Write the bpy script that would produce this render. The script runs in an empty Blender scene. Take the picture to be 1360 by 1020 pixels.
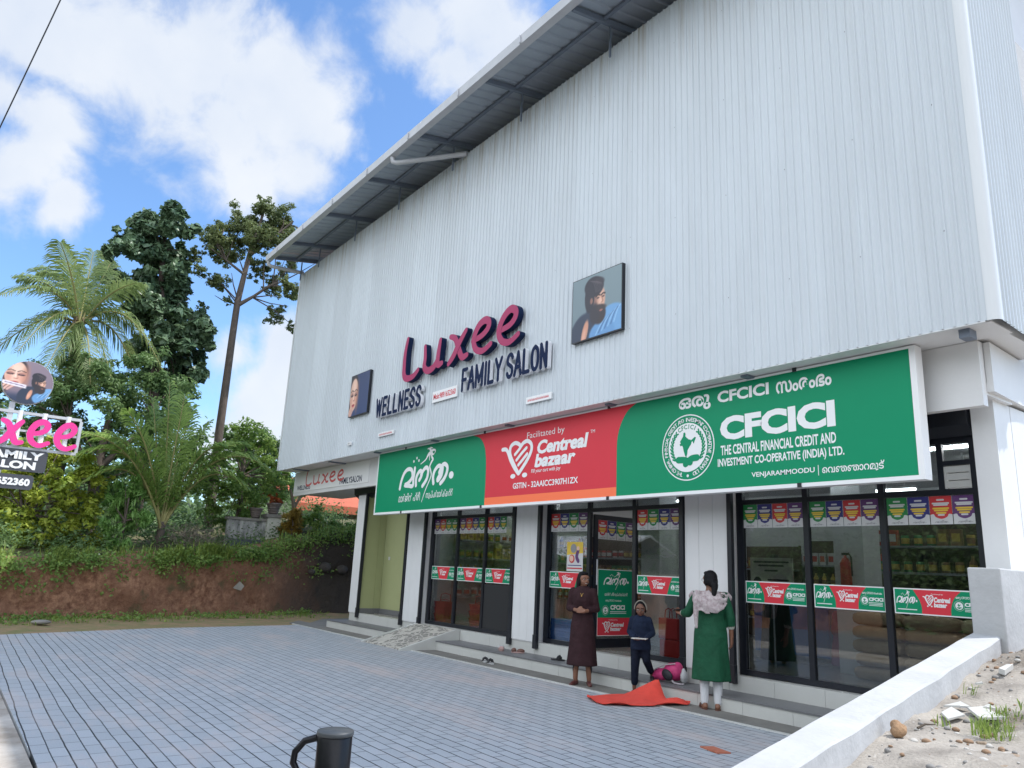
import bpy, bmesh, math, random
import numpy as np
from mathutils import Vector, Matrix

S = bpy.context.scene
C = S.collection

# ------------------------------------------------------------------ camera
cam_d = bpy.data.cameras.new('camera')
cam_d.sensor_width = 36.0
cam_d.lens = 36.0 * 1000.0 / 1360.0
cam_d.clip_start = 0.05
cam_d.clip_end = 2000.0
cam = bpy.data.objects.new('camera', cam_d)
C.objects.link(cam)
_r = Vector((0.60005, 0.79861, 0.04636)); _u = Vector((0.16578, -0.18084, 0.96944)); _f = Vector((-0.78259, 0.57403, 0.24091))
_m = Matrix(((_r.x, _u.x, -_f.x, 0), (_r.y, _u.y, -_f.y, 0), (_r.z, _u.z, -_f.z, 0), (0, 0, 0, 1)))
_m.translation = Vector((0, 0, 1.5))
cam.matrix_world = _m
S.camera = cam

# ------------------------------------------------------------------ light
SUN_EL, SUN_AZ = math.radians(57), math.radians(33)      # azimuth from +Y towards +X
S.view_settings.view_transform = 'Standard'
S.view_settings.look = 'None'
S.view_settings.gamma = 1.0
S.view_settings.exposure = 1.28
SKY_STRENGTH = 0.105
sun_dir = Vector((math.sin(SUN_AZ) * math.cos(SUN_EL), math.cos(SUN_AZ) * math.cos(SUN_EL), math.sin(SUN_EL)))
sd = bpy.data.lights.new('sun', 'SUN')
sd.energy = 2.0; sd.angle = math.radians(0.5); sd.color = (1.0, 0.96, 0.90)
sun = bpy.data.objects.new('sun', sd); C.objects.link(sun)
sun.rotation_euler = sun_dir.to_track_quat('Z', 'Y').to_euler()
sun.location = (0, 0, 40)

W = bpy.data.worlds.new('World'); S.world = W; W.use_nodes = True
nt = W.node_tree; nt.nodes.clear()
def N(t, tree=nt, **kw):
    n = tree.nodes.new(t)
    for k, v in kw.items(): setattr(n, k, v)
    return n
sky = N('ShaderNodeTexSky', sky_type='NISHITA', sun_disc=False)
sky.sun_elevation = SUN_EL; sky.sun_rotation = SUN_AZ
sky.air_density = 1.0; sky.dust_density = 0.6; sky.ozone_density = 3.0; sky.altitude = 50
bg = N('ShaderNodeBackground'); bg.inputs['Strength'].default_value = SKY_STRENGTH
out = N('ShaderNodeOutputWorld')
tc = N('ShaderNodeTexCoord')
def math_node(op, a, b=None, tree=nt, clamp=False):
    n = tree.nodes.new('ShaderNodeMath'); n.operation = op; n.use_clamp = clamp
    for i, v in enumerate((a, b)):
        if v is None: continue
        if isinstance(v, (int, float)): n.inputs[i].default_value = v
        else: tree.links.new(v, n.inputs[i])
    return n.outputs[0]
# clouds: soft lumps at fixed sky directions, broken up by noise
CLOUDS = [(-0.85,-0.005,0.527,0.087),(-0.84,0.064,0.538,0.107),(-0.83,0.14,0.54,0.112),(-0.816,0.214,0.538,0.098),(-0.803,0.275,0.528,0.073),(-0.854,0.188,0.485,0.089),(-0.841,0.279,0.464,0.056),(-0.867,0.225,0.445,0.055),(-0.89,0.011,0.456,0.057),(-0.916,0.002,0.401,0.061),(-0.926,0.043,0.374,0.038),(-0.925,-0.014,0.38,0.056),(-0.886,-0.031,0.462,0.047),(-0.661,0.392,0.639,0.081),(-0.699,0.354,0.622,0.058),(-0.638,0.443,0.63,0.072),(-0.696,0.396,0.599,0.046),(-0.937,0.29,0.195,0.076),(-0.935,0.254,0.246,0.042),(-0.917,0.315,0.245,0.057),(-0.949,0.282,0.138,0.075),(-0.803,0.307,0.51,0.046)]
# unseen clouds behind the camera, added to brighten the facade, bank and shrubs
FILL_CLOUDS = [(0.3,-0.7,0.6,0.5),(-0.35,-0.75,0.5,0.45),(0.0,-0.45,0.9,0.35),(0.75,-0.45,0.45,0.45),(-0.75,-0.55,0.35,0.35),(0.0,-0.95,0.25,0.5),(0.55,-0.8,0.2,0.4),(0.93,-0.1,0.32,0.45),(0.8,0.05,0.6,0.3)]
def lumps(lst):
  acc = None
  for cx, cy, cz, r in lst:
    d = N('ShaderNodeVectorMath', operation='DISTANCE')
    nt.links.new(tc.outputs['Generated'], d.inputs[0]); d.inputs[1].default_value = (cx, cy, cz)
    v = math_node('SUBTRACT', 1.0, math_node('DIVIDE', d.outputs['Value'], r * 1.12))
    if acc is None: acc = v
    else:
        n = N('ShaderNodeMath', operation='SMOOTH_MAX'); nt.links.new(acc, n.inputs[0]); nt.links.new(v, n.inputs[1]); n.inputs[2].default_value = 0.18
        acc = n.outputs[0]
  return acc
acc = lumps(CLOUDS)
nz = N('ShaderNodeTexNoise'); nz.inputs['Scale'].default_value = 11; nz.inputs['Detail'].default_value = 9; nz.inputs['Roughness'].default_value = 0.58
nz.inputs['Distortion'].default_value = 0.25
nt.links.new(tc.outputs['Generated'], nz.inputs['Vector'])
brk = math_node('MULTIPLY', math_node('SUBTRACT', nz.outputs['Fac'], 0.5), 2.3)
cl = math_node('ADD', acc, brk)
ramp = N('ShaderNodeMapRange', interpolation_type='SMOOTHSTEP')
ramp.inputs['From Min'].default_value = -0.08; ramp.inputs['From Max'].default_value = 0.72
nt.links.new(cl, ramp.inputs['Value'])
nz2 = N('ShaderNodeTexNoise'); nz2.inputs['Scale'].default_value = 7; nz2.inputs['Detail'].default_value = 6
nt.links.new(tc.outputs['Generated'], nz2.inputs['Vector'])
shade = N('ShaderNodeMapRange'); shade.inputs['From Min'].default_value = 0.3; shade.inputs['From Max'].default_value = 0.7
nt.links.new(nz2.outputs['Fac'], shade.inputs['Value'])
cc = N('ShaderNodeMixRGB'); nt.links.new(shade.outputs[0], cc.inputs[0])
cc.inputs[1].default_value = (2.95, 3.25, 3.75, 1); cc.inputs[2].default_value = (3.65, 3.8, 4.0, 1)
# humid air: pull the blue towards a softer milky blue
sk = N('ShaderNodeMixRGB', blend_type='MULTIPLY'); sk.inputs[0].default_value = 1.0
nt.links.new(sky.outputs[0], sk.inputs[1]); sk.inputs[2].default_value = (0.80, 0.94, 1.05, 1)
mx = N('ShaderNodeMixRGB'); nt.links.new(math_node('MULTIPLY', ramp.outputs[0], 0.95), mx.inputs[0])
nt.links.new(sk.outputs[0], mx.inputs[1]); nt.links.new(cc.outputs[0], mx.inputs[2])
rb = N('ShaderNodeMapRange', interpolation_type='SMOOTHSTEP'); rb.inputs['From Min'].default_value = -0.1; rb.inputs['From Max'].default_value = 0.5
nt.links.new(math_node('ADD', lumps(FILL_CLOUDS), math_node('MULTIPLY', brk, 0.8)), rb.inputs['Value'])
mb_ = N('ShaderNodeMixRGB'); nt.links.new(rb.outputs[0], mb_.inputs[0]); nt.links.new(mx.outputs[0], mb_.inputs[1]); mb_.inputs[2].default_value = (7.7, 8.3, 9.1, 1)
nt.links.new(mb_.outputs[0], bg.inputs['Color']); nt.links.new(bg.outputs[0], out.inputs[0])

# ------------------------------------------------------------------ helpers
def link(o): C.objects.link(o); return o
def tag(o, label=None, cat=None, group=None, kind=None):
    if label: o['label'] = label
    if cat: o['category'] = cat
    if group: o['group'] = group
    if kind: o['kind'] = kind
    return o
def thing(name, label, cat, loc=(0, 0, 0), rz=0.0, group=None):
    o = bpy.data.objects.new(name, None); link(o)
    o.empty_display_size = 0.1
    o.location = loc; o.rotation_euler = (0, 0, rz)
    return tag(o, label, cat, group)
def wloc(o):
    v = Vector((0, 0, 0))
    while o is not None:
        v += o.location; o = o.parent
    return v
class MB:
    """collects polygons; material index per polygon"""
    def __init__(self): self.v = []; self.f = []; self.m = []; self.sm = []
    def add(self, vs, fs, mi=0, smooth=False):
        b = len(self.v); self.v.extend([tuple(p) for p in vs])
        for f in fs:
            self.f.append(tuple(i + b for i in f)); self.m.append(mi); self.sm.append(smooth)
        return self
    def box(self, x0, x1, y0, y1, z0, z1, mi=0):
        vs = [(x0,y0,z0),(x1,y0,z0),(x1,y1,z0),(x0,y1,z0),(x0,y0,z1),(x1,y0,z1),(x1,y1,z1),(x0,y1,z1)]
        return self.add(vs, [(0,3,2,1),(4,5,6,7),(0,1,5,4),(1,2,6,5),(2,3,7,6),(3,0,4,7)], mi)
    def quad(self, a, b, c, d, mi=0): return self.add([a, b, c, d], [(0,1,2,3)], mi)
    def poly(self, pts, mi=0): return self.add(pts, [tuple(range(len(pts)))], mi)
    def prism(self, pts, off, mi=0):
        n = len(pts); off = Vector(off)
        vs = [Vector(p) for p in pts] + [Vector(p) + off for p in pts]
        fs = [tuple(range(n))[::-1], tuple(range(n, 2*n))] + [(i, (i+1) % n, n+(i+1) % n, n+i) for i in range(n)]
        return self.add(vs, fs, mi)
    def tube(self, path, r, n=8, mi=0, cap=True, smooth=True):
        path = [Vector(p) for p in path]; k = len(path)
        rs = r if isinstance(r, (list, tuple)) else [r]*k
        vs = []; up = None
        for i, p in enumerate(path):
            t = (path[min(i+1, k-1)] - path[max(i-1, 0)])
            t = t.normalized() if t.length > 1e-9 else Vector((0,0,1))
            if up is None: up = Vector((0,0,1)) if abs(t.z) < .9 else Vector((1,0,0))
            a = t.cross(up)
            if a.length < 1e-6: a = t.orthogonal()
            a.normalize(); b = a.cross(t).normalized(); up = b
            for j in range(n):
                th = 2*math.pi*j/n
                vs.append(p + (a*math.cos(th) + b*math.sin(th))*rs[i])
        fs = [(i*n+j, i*n+(j+1) % n, (i+1)*n+(j+1) % n, (i+1)*n+j) for i in range(k-1) for j in range(n)]
        self.add(vs, fs, mi, smooth)
        if cap:
            self.add(vs[:n], [tuple(range(n))[::-1]], mi); self.add(vs[-n:], [tuple(range(n))], mi)
        return self
    def lathe(self, prof, c=(0,0,0), n=20, mi=0, smooth=True):
        c = Vector(c); vs = []; k = len(prof)
        for r, z in prof:
            for j in range(n):
                th = 2*math.pi*j/n; vs.append(c + Vector((r*math.cos(th), r*math.sin(th), z)))
        fs = [(i*n+j, i*n+(j+1) % n, (i+1)*n+(j+1) % n, (i+1)*n+j) for i in range(k-1) for j in range(n)]
        return self.add(vs, fs, mi, smooth)
    def capsule(self, p0, r0, p1, r1, n=12, mi=0):
        p0, p1 = Vector(p0), Vector(p1); ax = p1 - p0
        L = ax.length; ax = ax.normalized() if L > 1e-6 else Vector((0,0,1))
        a = ax.orthogonal().normalized(); b = ax.cross(a)
        rings = [(p0 - ax*r0*math.cos(t), r0*math.sin(t)) for t in (0.02, .5, 1.0, 1.571)] + [(p1 + ax*r1*math.cos(t), r1*math.sin(t)) for t in (1.571, 1.0, .5, 0.02)]
        vs = []
        for c, r in rings:
            for j in range(n):
                th = 2*math.pi*j/n; vs.append(c + (a*math.cos(th) + b*math.sin(th))*r)
        k = len(rings)
        fs = [(i*n+j, i*n+(j+1) % n, (i+1)*n+(j+1) % n, (i+1)*n+j) for i in range(k-1) for j in range(n)]
        fs += [tuple(range(n))[::-1], tuple(range((k-1)*n, k*n))]
        return self.add(vs, fs, mi, True)
    def ell(self, c, r, n=14, mi=0, rot=None):
        c = Vector(c); vs = []; K = 9
        for i in range(K):
            t = math.pi*(i + .02*(i == 0) - .02*(i == K-1))/(K-1)
            for j in range(n):
                th = 2*math.pi*j/n
                q = Vector((r[0]*math.sin(t)*math.cos(th), r[1]*math.sin(t)*math.sin(th), r[2]*math.cos(t)))
                if rot: q = rot @ q
                vs.append(c + q)
        fs = [(i*n+j, (i+1)*n+j, (i+1)*n+(j+1) % n, i*n+(j+1) % n) for i in range(K-1) for j in range(n)]
        fs += [tuple(range(n)), tuple(range((K-1)*n, K*n))[::-1]]
        return self.add(vs, fs, mi, True)
    def mesh(self, name, off=Vector((0,0,0))):
        me = bpy.data.meshes.new(name)
        me.from_pydata([(x-off.x, y-off.y, z-off.z) for x, y, z in self.v], [], self.f)
        me.polygons.foreach_set('material_index', self.m)
        me.polygons.foreach_set('use_smooth', self.sm)
        me.update()
        return me
    def build(self, name, mats, parent=None, local=False, bevel=0.0, remesh=0.0, smooth=0):
        off = wloc(parent) if (parent is not None and not local) else Vector((0,0,0))
        me = self.mesh(name, off)
        for m in (mats if isinstance(mats, (list, tuple)) else [mats]): me.materials.append(m)
        o = bpy.data.objects.new(name, me); link(o)
        if parent is not None: o.parent = parent
        if bevel or remesh or smooth:
            if remesh:
                md = o.modifiers.new('r', 'REMESH'); md.mode = 'VOXEL'; md.voxel_size = remesh; md.use_smooth_shade = True
            if smooth:
                md = o.modifiers.new('s', 'SMOOTH'); md.iterations = smooth; md.factor = .5
            if bevel:
                md = o.modifiers.new('b', 'BEVEL'); md.width = bevel; md.segments = 2; md.limit_method = 'ANGLE'
            dg = bpy.context.evaluated_depsgraph_get()
            m2 = bpy.data.meshes.new_from_object(o.evaluated_get(dg))
            o.modifiers.clear(); old = o.data; o.data = m2; bpy.data.meshes.remove(old)
            m2.name = name
        return o
def copy_tree(o, parent=None):
    c = o.copy(); link(c)
    if parent is not None: c.parent = parent
    for ch in list(o.children): copy_tree(ch, c)
    return c

# ------------------------------------------------------------------ materials
def srgb(r, g, b):
    f = lambda c: (c/255/12.92) if c/255 <= .04045 else ((c/255+.055)/1.055)**2.4
    return (f(r), f(g), f(b))
def mat(name, col, rough=.6, metal=0.0, var=0.0, vscale=3.0, col2=None, bump=0.0, bscale=40.0, spec=0.5, stretch=None, emit=0.0):
    m = bpy.data.materials.new(name); m.use_nodes = True
    t = m.node_tree; p = t.nodes['Principled BSDF']
    p.inputs['Roughness'].default_value = rough; p.inputs['Metallic'].default_value = metal
    p.inputs['Specular IOR Level'].default_value = spec
    c4 = (*col, 1); p.inputs['Base Color'].default_value = c4
    if emit:
        p.inputs['Emission Color'].default_value = c4; p.inputs['Emission Strength'].default_value = emit
    g = t.nodes.new('ShaderNodeNewGeometry'); src = g.outputs['Position']
    if stretch:
        mp = t.nodes.new('ShaderNodeMapping'); mp.inputs['Scale'].default_value = stretch
        t.links.new(src, mp.inputs['Vector']); src = mp.outputs[0]
    if var or col2:
        n = t.nodes.new('ShaderNodeTexNoise'); n.inputs['Scale'].default_value = vscale; n.inputs['Detail'].default_value = 6; n.inputs['Roughness'].default_value = .65
        t.links.new(src, n.inputs['Vector'])
        r = t.nodes.new('ShaderNodeMapRange'); r.inputs['From Min'].default_value = .32; r.inputs['From Max'].default_value = .68
        t.links.new(n.outputs['Fac'], r.inputs['Value'])
        mx = t.nodes.new('ShaderNodeMixRGB'); t.links.new(r.outputs[0], mx.inputs[0])
        if col2 is None: col2 = tuple(c*(1-var) for c in col)
        mx.inputs[1].default_value = (*col2, 1); mx.inputs[2].default_value = c4
        t.links.new(mx.outputs[0], p.inputs['Base Color'])
        m['mix'] = mx.name
    if bump:
        n2 = t.nodes.new('ShaderNodeTexNoise'); n2.inputs['Scale'].default_value = bscale; n2.inputs['Detail'].default_value = 5
        t.links.new(src, n2.inputs['Vector'])
        b = t.nodes.new('ShaderNodeBump'); b.inputs['Strength'].default_value = bump; b.inputs['Distance'].default_value = .02
        t.links.new(n2.outputs['Fac'], b.inputs['Height']); t.links.new(b.outputs[0], p.inputs['Normal'])
    return m
def leaf_mat(name, dark, light, scale=2.5, trans=.42, fine=25.0, rough=.5):
    m = bpy.data.materials.new(name); m.use_nodes = True
    t = m.node_tree; p = t.nodes['Principled BSDF']; o = t.nodes['Material Output']
    g = t.nodes.new('ShaderNodeNewGeometry')
    n = t.nodes.new('ShaderNodeTexNoise'); n.inputs['Scale'].default_value = scale; n.inputs['Detail'].default_value = 3
    n2 = t.nodes.new('ShaderNodeTexNoise'); n2.inputs['Scale'].default_value = fine; n2.inputs['Detail'].default_value = 1
    t.links.new(g.outputs['Position'], n.inputs['Vector']); t.links.new(g.outputs['Position'], n2.inputs['Vector'])
    a = math_node('ADD', math_node('MULTIPLY', n.outputs['Fac'], .6, t), math_node('MULTIPLY', n2.outputs['Fac'], .6, t), t)
    r = t.nodes.new('ShaderNodeMapRange'); r.inputs['From Min'].default_value = .4; r.inputs['From Max'].default_value = .8
    t.links.new(a, r.inputs['Value'])
    mx = t.nodes.new('ShaderNodeMixRGB'); mx.inputs[1].default_value = (*dark, 1); mx.inputs[2].default_value = (*light, 1)
    t.links.new(r.outputs[0], mx.inputs[0]); t.links.new(mx.outputs[0], p.inputs['Base Color'])
    p.inputs['Roughness'].default_value = rough; p.inputs['Specular IOR Level'].default_value = .4
    tr = t.nodes.new('ShaderNodeBsdfTranslucent'); t.links.new(mx.outputs[0], tr.inputs['Color'])
    ms = t.nodes.new('ShaderNodeMixShader'); ms.inputs[0].default_value = trans
    t.links.new(p.outputs[0], ms.inputs[1]); t.links.new(tr.outputs[0], ms.inputs[2]); t.links.new(ms.outputs[0], o.inputs[0])
    return m
def glass_mat(name, tint=(.69,.73,.74), ior=1.5):
    m = bpy.data.materials.new(name); m.use_nodes = True
    t = m.node_tree; t.nodes.clear()
    o = t.nodes.new('ShaderNodeOutputMaterial'); tr = t.nodes.new('ShaderNodeBsdfTransparent'); tr.inputs[0].default_value = (*tint, 1)
    gl = t.nodes.new('ShaderNodeBsdfGlossy'); gl.inputs['Roughness'].default_value = .01
    fr = t.nodes.new('ShaderNodeFresnel'); g = t.nodes.new('ShaderNodeNewGeometry'); t.links.new(math_node('SUBTRACT', ior, math_node('MULTIPLY', g.outputs['Backfacing'], ior-1/ior, t), t), fr.inputs[0])   # same mirror strength from both sides of the thin pane
    ms = t.nodes.new('ShaderNodeMixShader')
    t.links.new(math_node('MULTIPLY', fr.outputs[0], 2.3, t, True), ms.inputs[0]); t.links.new(tr.outputs[0], ms.inputs[1]); t.links.new(gl.outputs[0], ms.inputs[2])
    t.links.new(ms.outputs[0], o.inputs[0])
    return m
M = {}
M['clad'] = mat('white_cladding', (.66,.68,.69), .38, var=.10, vscale=1.0, stretch=(9,9,.35))
M['white'] = mat('white_paint', (.72,.72,.72), .55, var=.07, vscale=1.5, bump=.05, bscale=30)
M['whitewall'] = mat('limewashed_wall', (.45,.455,.46), .8, var=.18, vscale=2.8, bump=.25, bscale=22)
M['offtile'] = mat('off_white_tile', (.55,.55,.52), .28, var=.08, vscale=3)
M['granite'] = mat('grey_granite', (.17,.17,.175), .45, var=.25, vscale=60)
M['grout'] = mat('dark_grout', (.10,.10,.10), .8)
M['black'] = mat('black_metal', (.012,.014,.02), .35)
M['dark'] = mat('dark_frame', (.010,.012,.018), .3)
M['gutter'] = mat('gutter_plastic', (.50,.51,.54), .4, var=.12, vscale=4)
M['soffit'] = mat('metal_roof_sheet', (.38,.43,.49), .45, metal=.1, var=.15, vscale=1.2)
M['rafter'] = mat('painted_steel', (.15,.18,.23), .5)
M['signgreen'] = mat('green_vinyl', srgb(0,138,96), .5, var=.03, spec=.25)
M['signred'] = mat('red_vinyl', srgb(212,58,70), .5, var=.03, spec=.25)
M['signorange'] = mat('orange_vinyl', srgb(250,118,72), .45)
M['signwhite'] = mat('white_vinyl', (.80,.80,.80), .45)
M['yellowwall'] = mat('pale_green_plaster', (.36,.38,.19), .7, var=.06)
M['cream'] = mat('cream_plaster', (.48,.46,.38), .75, var=.25, vscale=3, bump=.1)
M['concrete'] = mat('worn_concrete', (.30,.28,.25), .85, var=.35, vscale=2.5, bump=.2, bscale=30)
M['glass'] = glass_mat('shop_glass')
M['navy'] = mat('navy_letters', (.010,.020,.060), .65, spec=.12)
M['pink'] = mat('pink_acrylic', srgb(166,58,98), .5, spec=.2)
M['rubberblack'] = mat('black_rubber', (.015,.015,.017), .6)
M['red'] = mat('red_plastic', (.55,.035,.03), .4)
M['tube'] = mat('lit_tube_lamp', (.95,.98,1.0), emit=15.0)
# ------------------------------------------------------------------ ground, paving, road
def nz2d(x, y, s=1.0, seed=0.0):
    return (math.sin(x*1.3*s+seed)*math.cos(y*1.7*s-seed*1.3) + .5*math.sin(x*2.9*s+y*2.3*s+seed*2.1) + .3*math.sin(x*6.1*s-y*5.3*s+seed*.7) + .18*math.sin(x*13.7*s+y*11.1*s+seed*3.1))/1.5
def paving_mat():
    m = bpy.data.materials.new('block_paving'); m.use_nodes = True
    t = m.node_tree; p = t.nodes['Principled BSDF']; L = t.links.new
    g = t.nodes.new('ShaderNodeNewGeometry')
    nzw = t.nodes.new('ShaderNodeTexNoise'); nzw.inputs['Scale'].default_value = 1.3
    L(g.outputs['Position'], nzw.inputs['Vector'])
    off = t.nodes.new('ShaderNodeVectorMath'); off.operation = 'MULTIPLY_ADD'
    L(nzw.outputs['Color'], off.inputs[0]); off.inputs[1].default_value = (.034, .03, 0); L(g.outputs['Position'], off.inputs[2])
    mp = t.nodes.new('ShaderNodeMapping'); mp.inputs['Rotation'].default_value = (0, 0, math.radians(1.2)); mp.inputs['Scale'].default_value = (1, 1, 0)
    L(off.outputs[0], mp.inputs['Vector'])
    b = t.nodes.new('ShaderNodeTexBrick'); b.inputs['Scale'].default_value = 1.0
    b.inputs['Brick Width'].default_value = .30; b.inputs['Row Height'].default_value = .122
    b.inputs['Mortar Size'].default_value = .0052; b.inputs['Mortar Smooth'].default_value = .25; b.inputs['Bias'].default_value = 0
    b.inputs['Color1'].default_value = (.365, .388, .412, 1); b.inputs['Color2'].default_value = (.415, .438, .462, 1); b.inputs['Mortar'].default_value = (.035, .038, .045, 1)
    L(mp.outputs[0], b.inputs['Vector'])
    # every second long joint is deeper and darker
    wv = t.nodes.new('ShaderNodeTexBrick'); wv.inputs['Scale'].default_value = 1.0; wv.offset = 0
    wv.inputs['Brick Width'].default_value = 400; wv.inputs['Row Height'].default_value = .244; wv.inputs['Mortar Size'].default_value = .0065; wv.inputs['Mortar Smooth'].default_value = .2
    L(mp.outputs[0], wv.inputs['Vector'])
    dk = t.nodes.new('ShaderNodeMixRGB'); L(wv.outputs['Fac'], dk.inputs[0]); L(b.outputs['Color'], dk.inputs[1]); dk.inputs[2].default_value = (.014, .015, .018, 1)
    n = t.nodes.new('ShaderNodeTexNoise'); n.inputs['Scale'].default_value = .9; n.inputs['Detail'].default_value = 7; n.inputs['Roughness'].default_value = .7
    st = t.nodes.new('ShaderNodeMapping'); st.inputs['Scale'].default_value = (.55, 1.6, 1); st.inputs['Rotation'].default_value = (0, 0, .5)
    L(g.outputs['Position'], st.inputs['Vector']); L(st.outputs[0], n.inputs['Vector'])
    r = t.nodes.new('ShaderNodeMapRange'); r.inputs['From Min'].default_value = .50; r.inputs['From Max'].default_value = .74; r.inputs['To Max'].default_value = .8
    L(n.outputs['Fac'], r.inputs['Value'])
    dust = t.nodes.new('ShaderNodeMixRGB'); L(r.outputs[0], dust.inputs[0]); L(dk.outputs[0], dust.inputs[1]); dust.inputs[2].default_value = (.56, .46, .42, 1)
    n3 = t.nodes.new('ShaderNodeTexNoise'); n3.inputs['Scale'].default_value = 90; n3.inputs['Detail'].default_value = 4
    L(g.outputs['Position'], n3.inputs['Vector'])
    sp = t.nodes.new('ShaderNodeMapRange'); sp.inputs['To Min'].default_value = .75; sp.inputs['To Max'].default_value = 1.25
    L(n3.outputs['Fac'], sp.inputs['Value'])
    fin = t.nodes.new('ShaderNodeVectorMath'); fin.operation = 'SCALE'; L(dust.outputs[0], fin.inputs[0]); L(sp.outputs[0], fin.inputs['Scale'])
    L(fin.outputs[0], p.inputs['Base Color']); p.inputs['Roughness'].default_value = .62
    h = math_node('SUBTRACT', math_node('MULTIPLY', n3.outputs['Fac'], .25, t), math_node('ADD', b.outputs['Fac'], wv.outputs['Fac'], t), t)
    bp = t.nodes.new('ShaderNodeBump'); bp.inputs['Strength'].default_value = .55; bp.inputs['Distance'].default_value = .006
    L(h, bp.inputs['Height']); L(bp.outputs[0], p.inputs['Normal'])
    return m
M['paving'] = paving_mat()
M['soil'] = mat('bare_soil', (.24,.15,.09), .95, var=.5, vscale=2.0, bump=.5, bscale=14)
M['asphalt'] = mat('asphalt', (.13,.125,.12), .9, var=.25, vscale=30, bump=.3, bscale=120)
M['roadside'] = mat('patched_concrete', (.52,.48,.43), .9, col2=(.24,.20,.16), vscale=1.7, bump=.3, bscale=25)
mb = MB(); mb.box(-260, 200, -260, 260, -.6, -.05); tag(mb.build('ground', M['soil']), kind='structure')
mb = MB(); mb.prism([(-2.0,.86,-.2),(-2.25,7.33,-.2),(-18.3,7.33,-.2),(-17.6,4.0,-.2),(-16.35,.86,-.2)], (0,0,.2)); tag(mb.build('paving', M['paving']), kind='structure')
mb = MB(); mb.box(-60, 30, -1.2, .845, -.3, -.012); tag(mb.build('road_verge', M['roadside']), kind='structure')
mb = MB(); mb.box(-200, 150, -8.2, -1.2, -.3, -.04); tag(mb.build('road', M['asphalt']), kind='structure')
M['apron'] = mat('apron_concrete', (.20,.19,.17), .85, var=.3, vscale=3, bump=.2, bscale=40)
mb = MB(); mb.prism([(-18.9,7.37,-.2),(-2.9,7.37,-.2),(-2.9,7.9,-.2),(-19.6,7.9,-.2)], (0,0,.204)); mb.prism([(-18.9,7.9,-.2),(-17.62,7.9,-.2),(-17.62,12,-.2),(-21,12,-.2),(-20.2,8.8,-.2)], (0,0,.2)); tag(mb.build('apron', M['apron']), kind='structure')
mb = MB(); mb.box(-18.6, -14.2, 7.325, 7.372, -.2, .012); mb.box(-12.75, -2.6, 7.325, 7.372, -.2, .012); tag(mb.build('edging_strip', M['offtile']), kind='structure')

# the odd red paver, laid in the corner of the parking court
M['redtile'] = mat('terracotta', (.50,.16,.09), .7, var=.2, vscale=20, bump=.2, bscale=60)
mb = MB(); mb.prism([(-4.96,5.99,.001),(-4.72,5.93,.001),(-4.66,6.05,.001),(-4.90,6.11,.001)], (0,0,.012)); tag(mb.build('terracotta_tile', M['redtile']), 'single orange terracotta tile lying flat on the grey block paving', 'tile')

# ------------------------------------------------------------------ laterite bank on the far side
def bank_base(y): return -20.05 - .32*(y-2.84) if y < 9.5 else -22.18 - .12*(y-9.5)
_hy = [-12, 0, 2.0, 3.6, 6.3, 8.4, 9.7, 12, 30]; _hz = [1.1, 1.15, 1.27, 1.45, 1.55, 2.05, 2.45, 2.6, 2.8]
def bank_h(y): return float(np.interp(y, _hy, _hz))
def bank_mat():
    m = bpy.data.materials.new('laterite_cut'); m.use_nodes = True
    t = m.node_tree; p = t.nodes['Principled BSDF']; L = t.links.new
    g = t.nodes.new('ShaderNodeNewGeometry')
    def noise(sc, de=6, ro=.65):
        n = t.nodes.new('ShaderNodeTexNoise'); n.inputs['Scale'].default_value = sc; n.inputs['Detail'].default_value = de; n.inputs['Roughness'].default_value = ro
        L(g.outputs['Position'], n.inputs['Vector']); return n.outputs['Fac']
    def mixc(f, a, b):
        x = t.nodes.new('ShaderNodeMixRGB'); L(f, x.inputs[0])
        for i, c in ((1, a), (2, b)):
            if isinstance(c, tuple): x.inputs[i].default_value = (*c, 1)
            else: L(c, x.inputs[i])
        return x.outputs[0]
    def rng(v, a, b):
        r = t.nodes.new('ShaderNodeMapRange'); r.inputs['From Min'].default_value = a; r.inputs['From Max'].default_value = b; L(v, r.inputs['Value']); return r.outputs[0]
    a = mixc(rng(noise(7), .35, .65), (.22,.095,.055), (.52,.28,.165))
    a = mixc(rng(noise(.8, 3), .42, .6), a, (.30,.145,.085))
    a = mixc(rng(noise(1.6, 5), .56, .68), a, (.16,.12,.06))
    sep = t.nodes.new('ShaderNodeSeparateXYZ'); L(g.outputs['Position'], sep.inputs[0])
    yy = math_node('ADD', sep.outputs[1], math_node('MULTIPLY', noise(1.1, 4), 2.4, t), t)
    a = mixc(rng(yy, 8.6, 10.6), a, (.075,.058,.045))        # building's shade painted into the laterite colour at the rocky far end
    L(a, p.inputs['Base Color']); p.inputs['Roughness'].default_value = .95
    b = t.nodes.new('ShaderNodeBump'); b.inputs['Strength'].default_value = 1.0; b.inputs['Distance'].default_value = .10
    L(math_node('ADD', noise(9, 8, .7), math_node('MULTIPLY', noise(40, 4), .4, t), t), b.inputs['Height']); L(b.outputs[0], p.inputs['Normal'])
    return m
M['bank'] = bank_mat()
M['turf'] = mat('weedy_soil', (.10,.13,.04), .95, col2=(.16,.11,.06), vscale=2.5, bump=.4, bscale=30)
prof = [(0.0,0.0),(.07,.10),(.11,.22),(.14,.35),(.17,.48),(.20,.60),(.22,.72),(.25,.82),(.31,.90),(.46,.96),(.70,1.0),(1.0,1.04)]
ys = np.arange(-12, 24, .16); vs = []; fs = []
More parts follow.
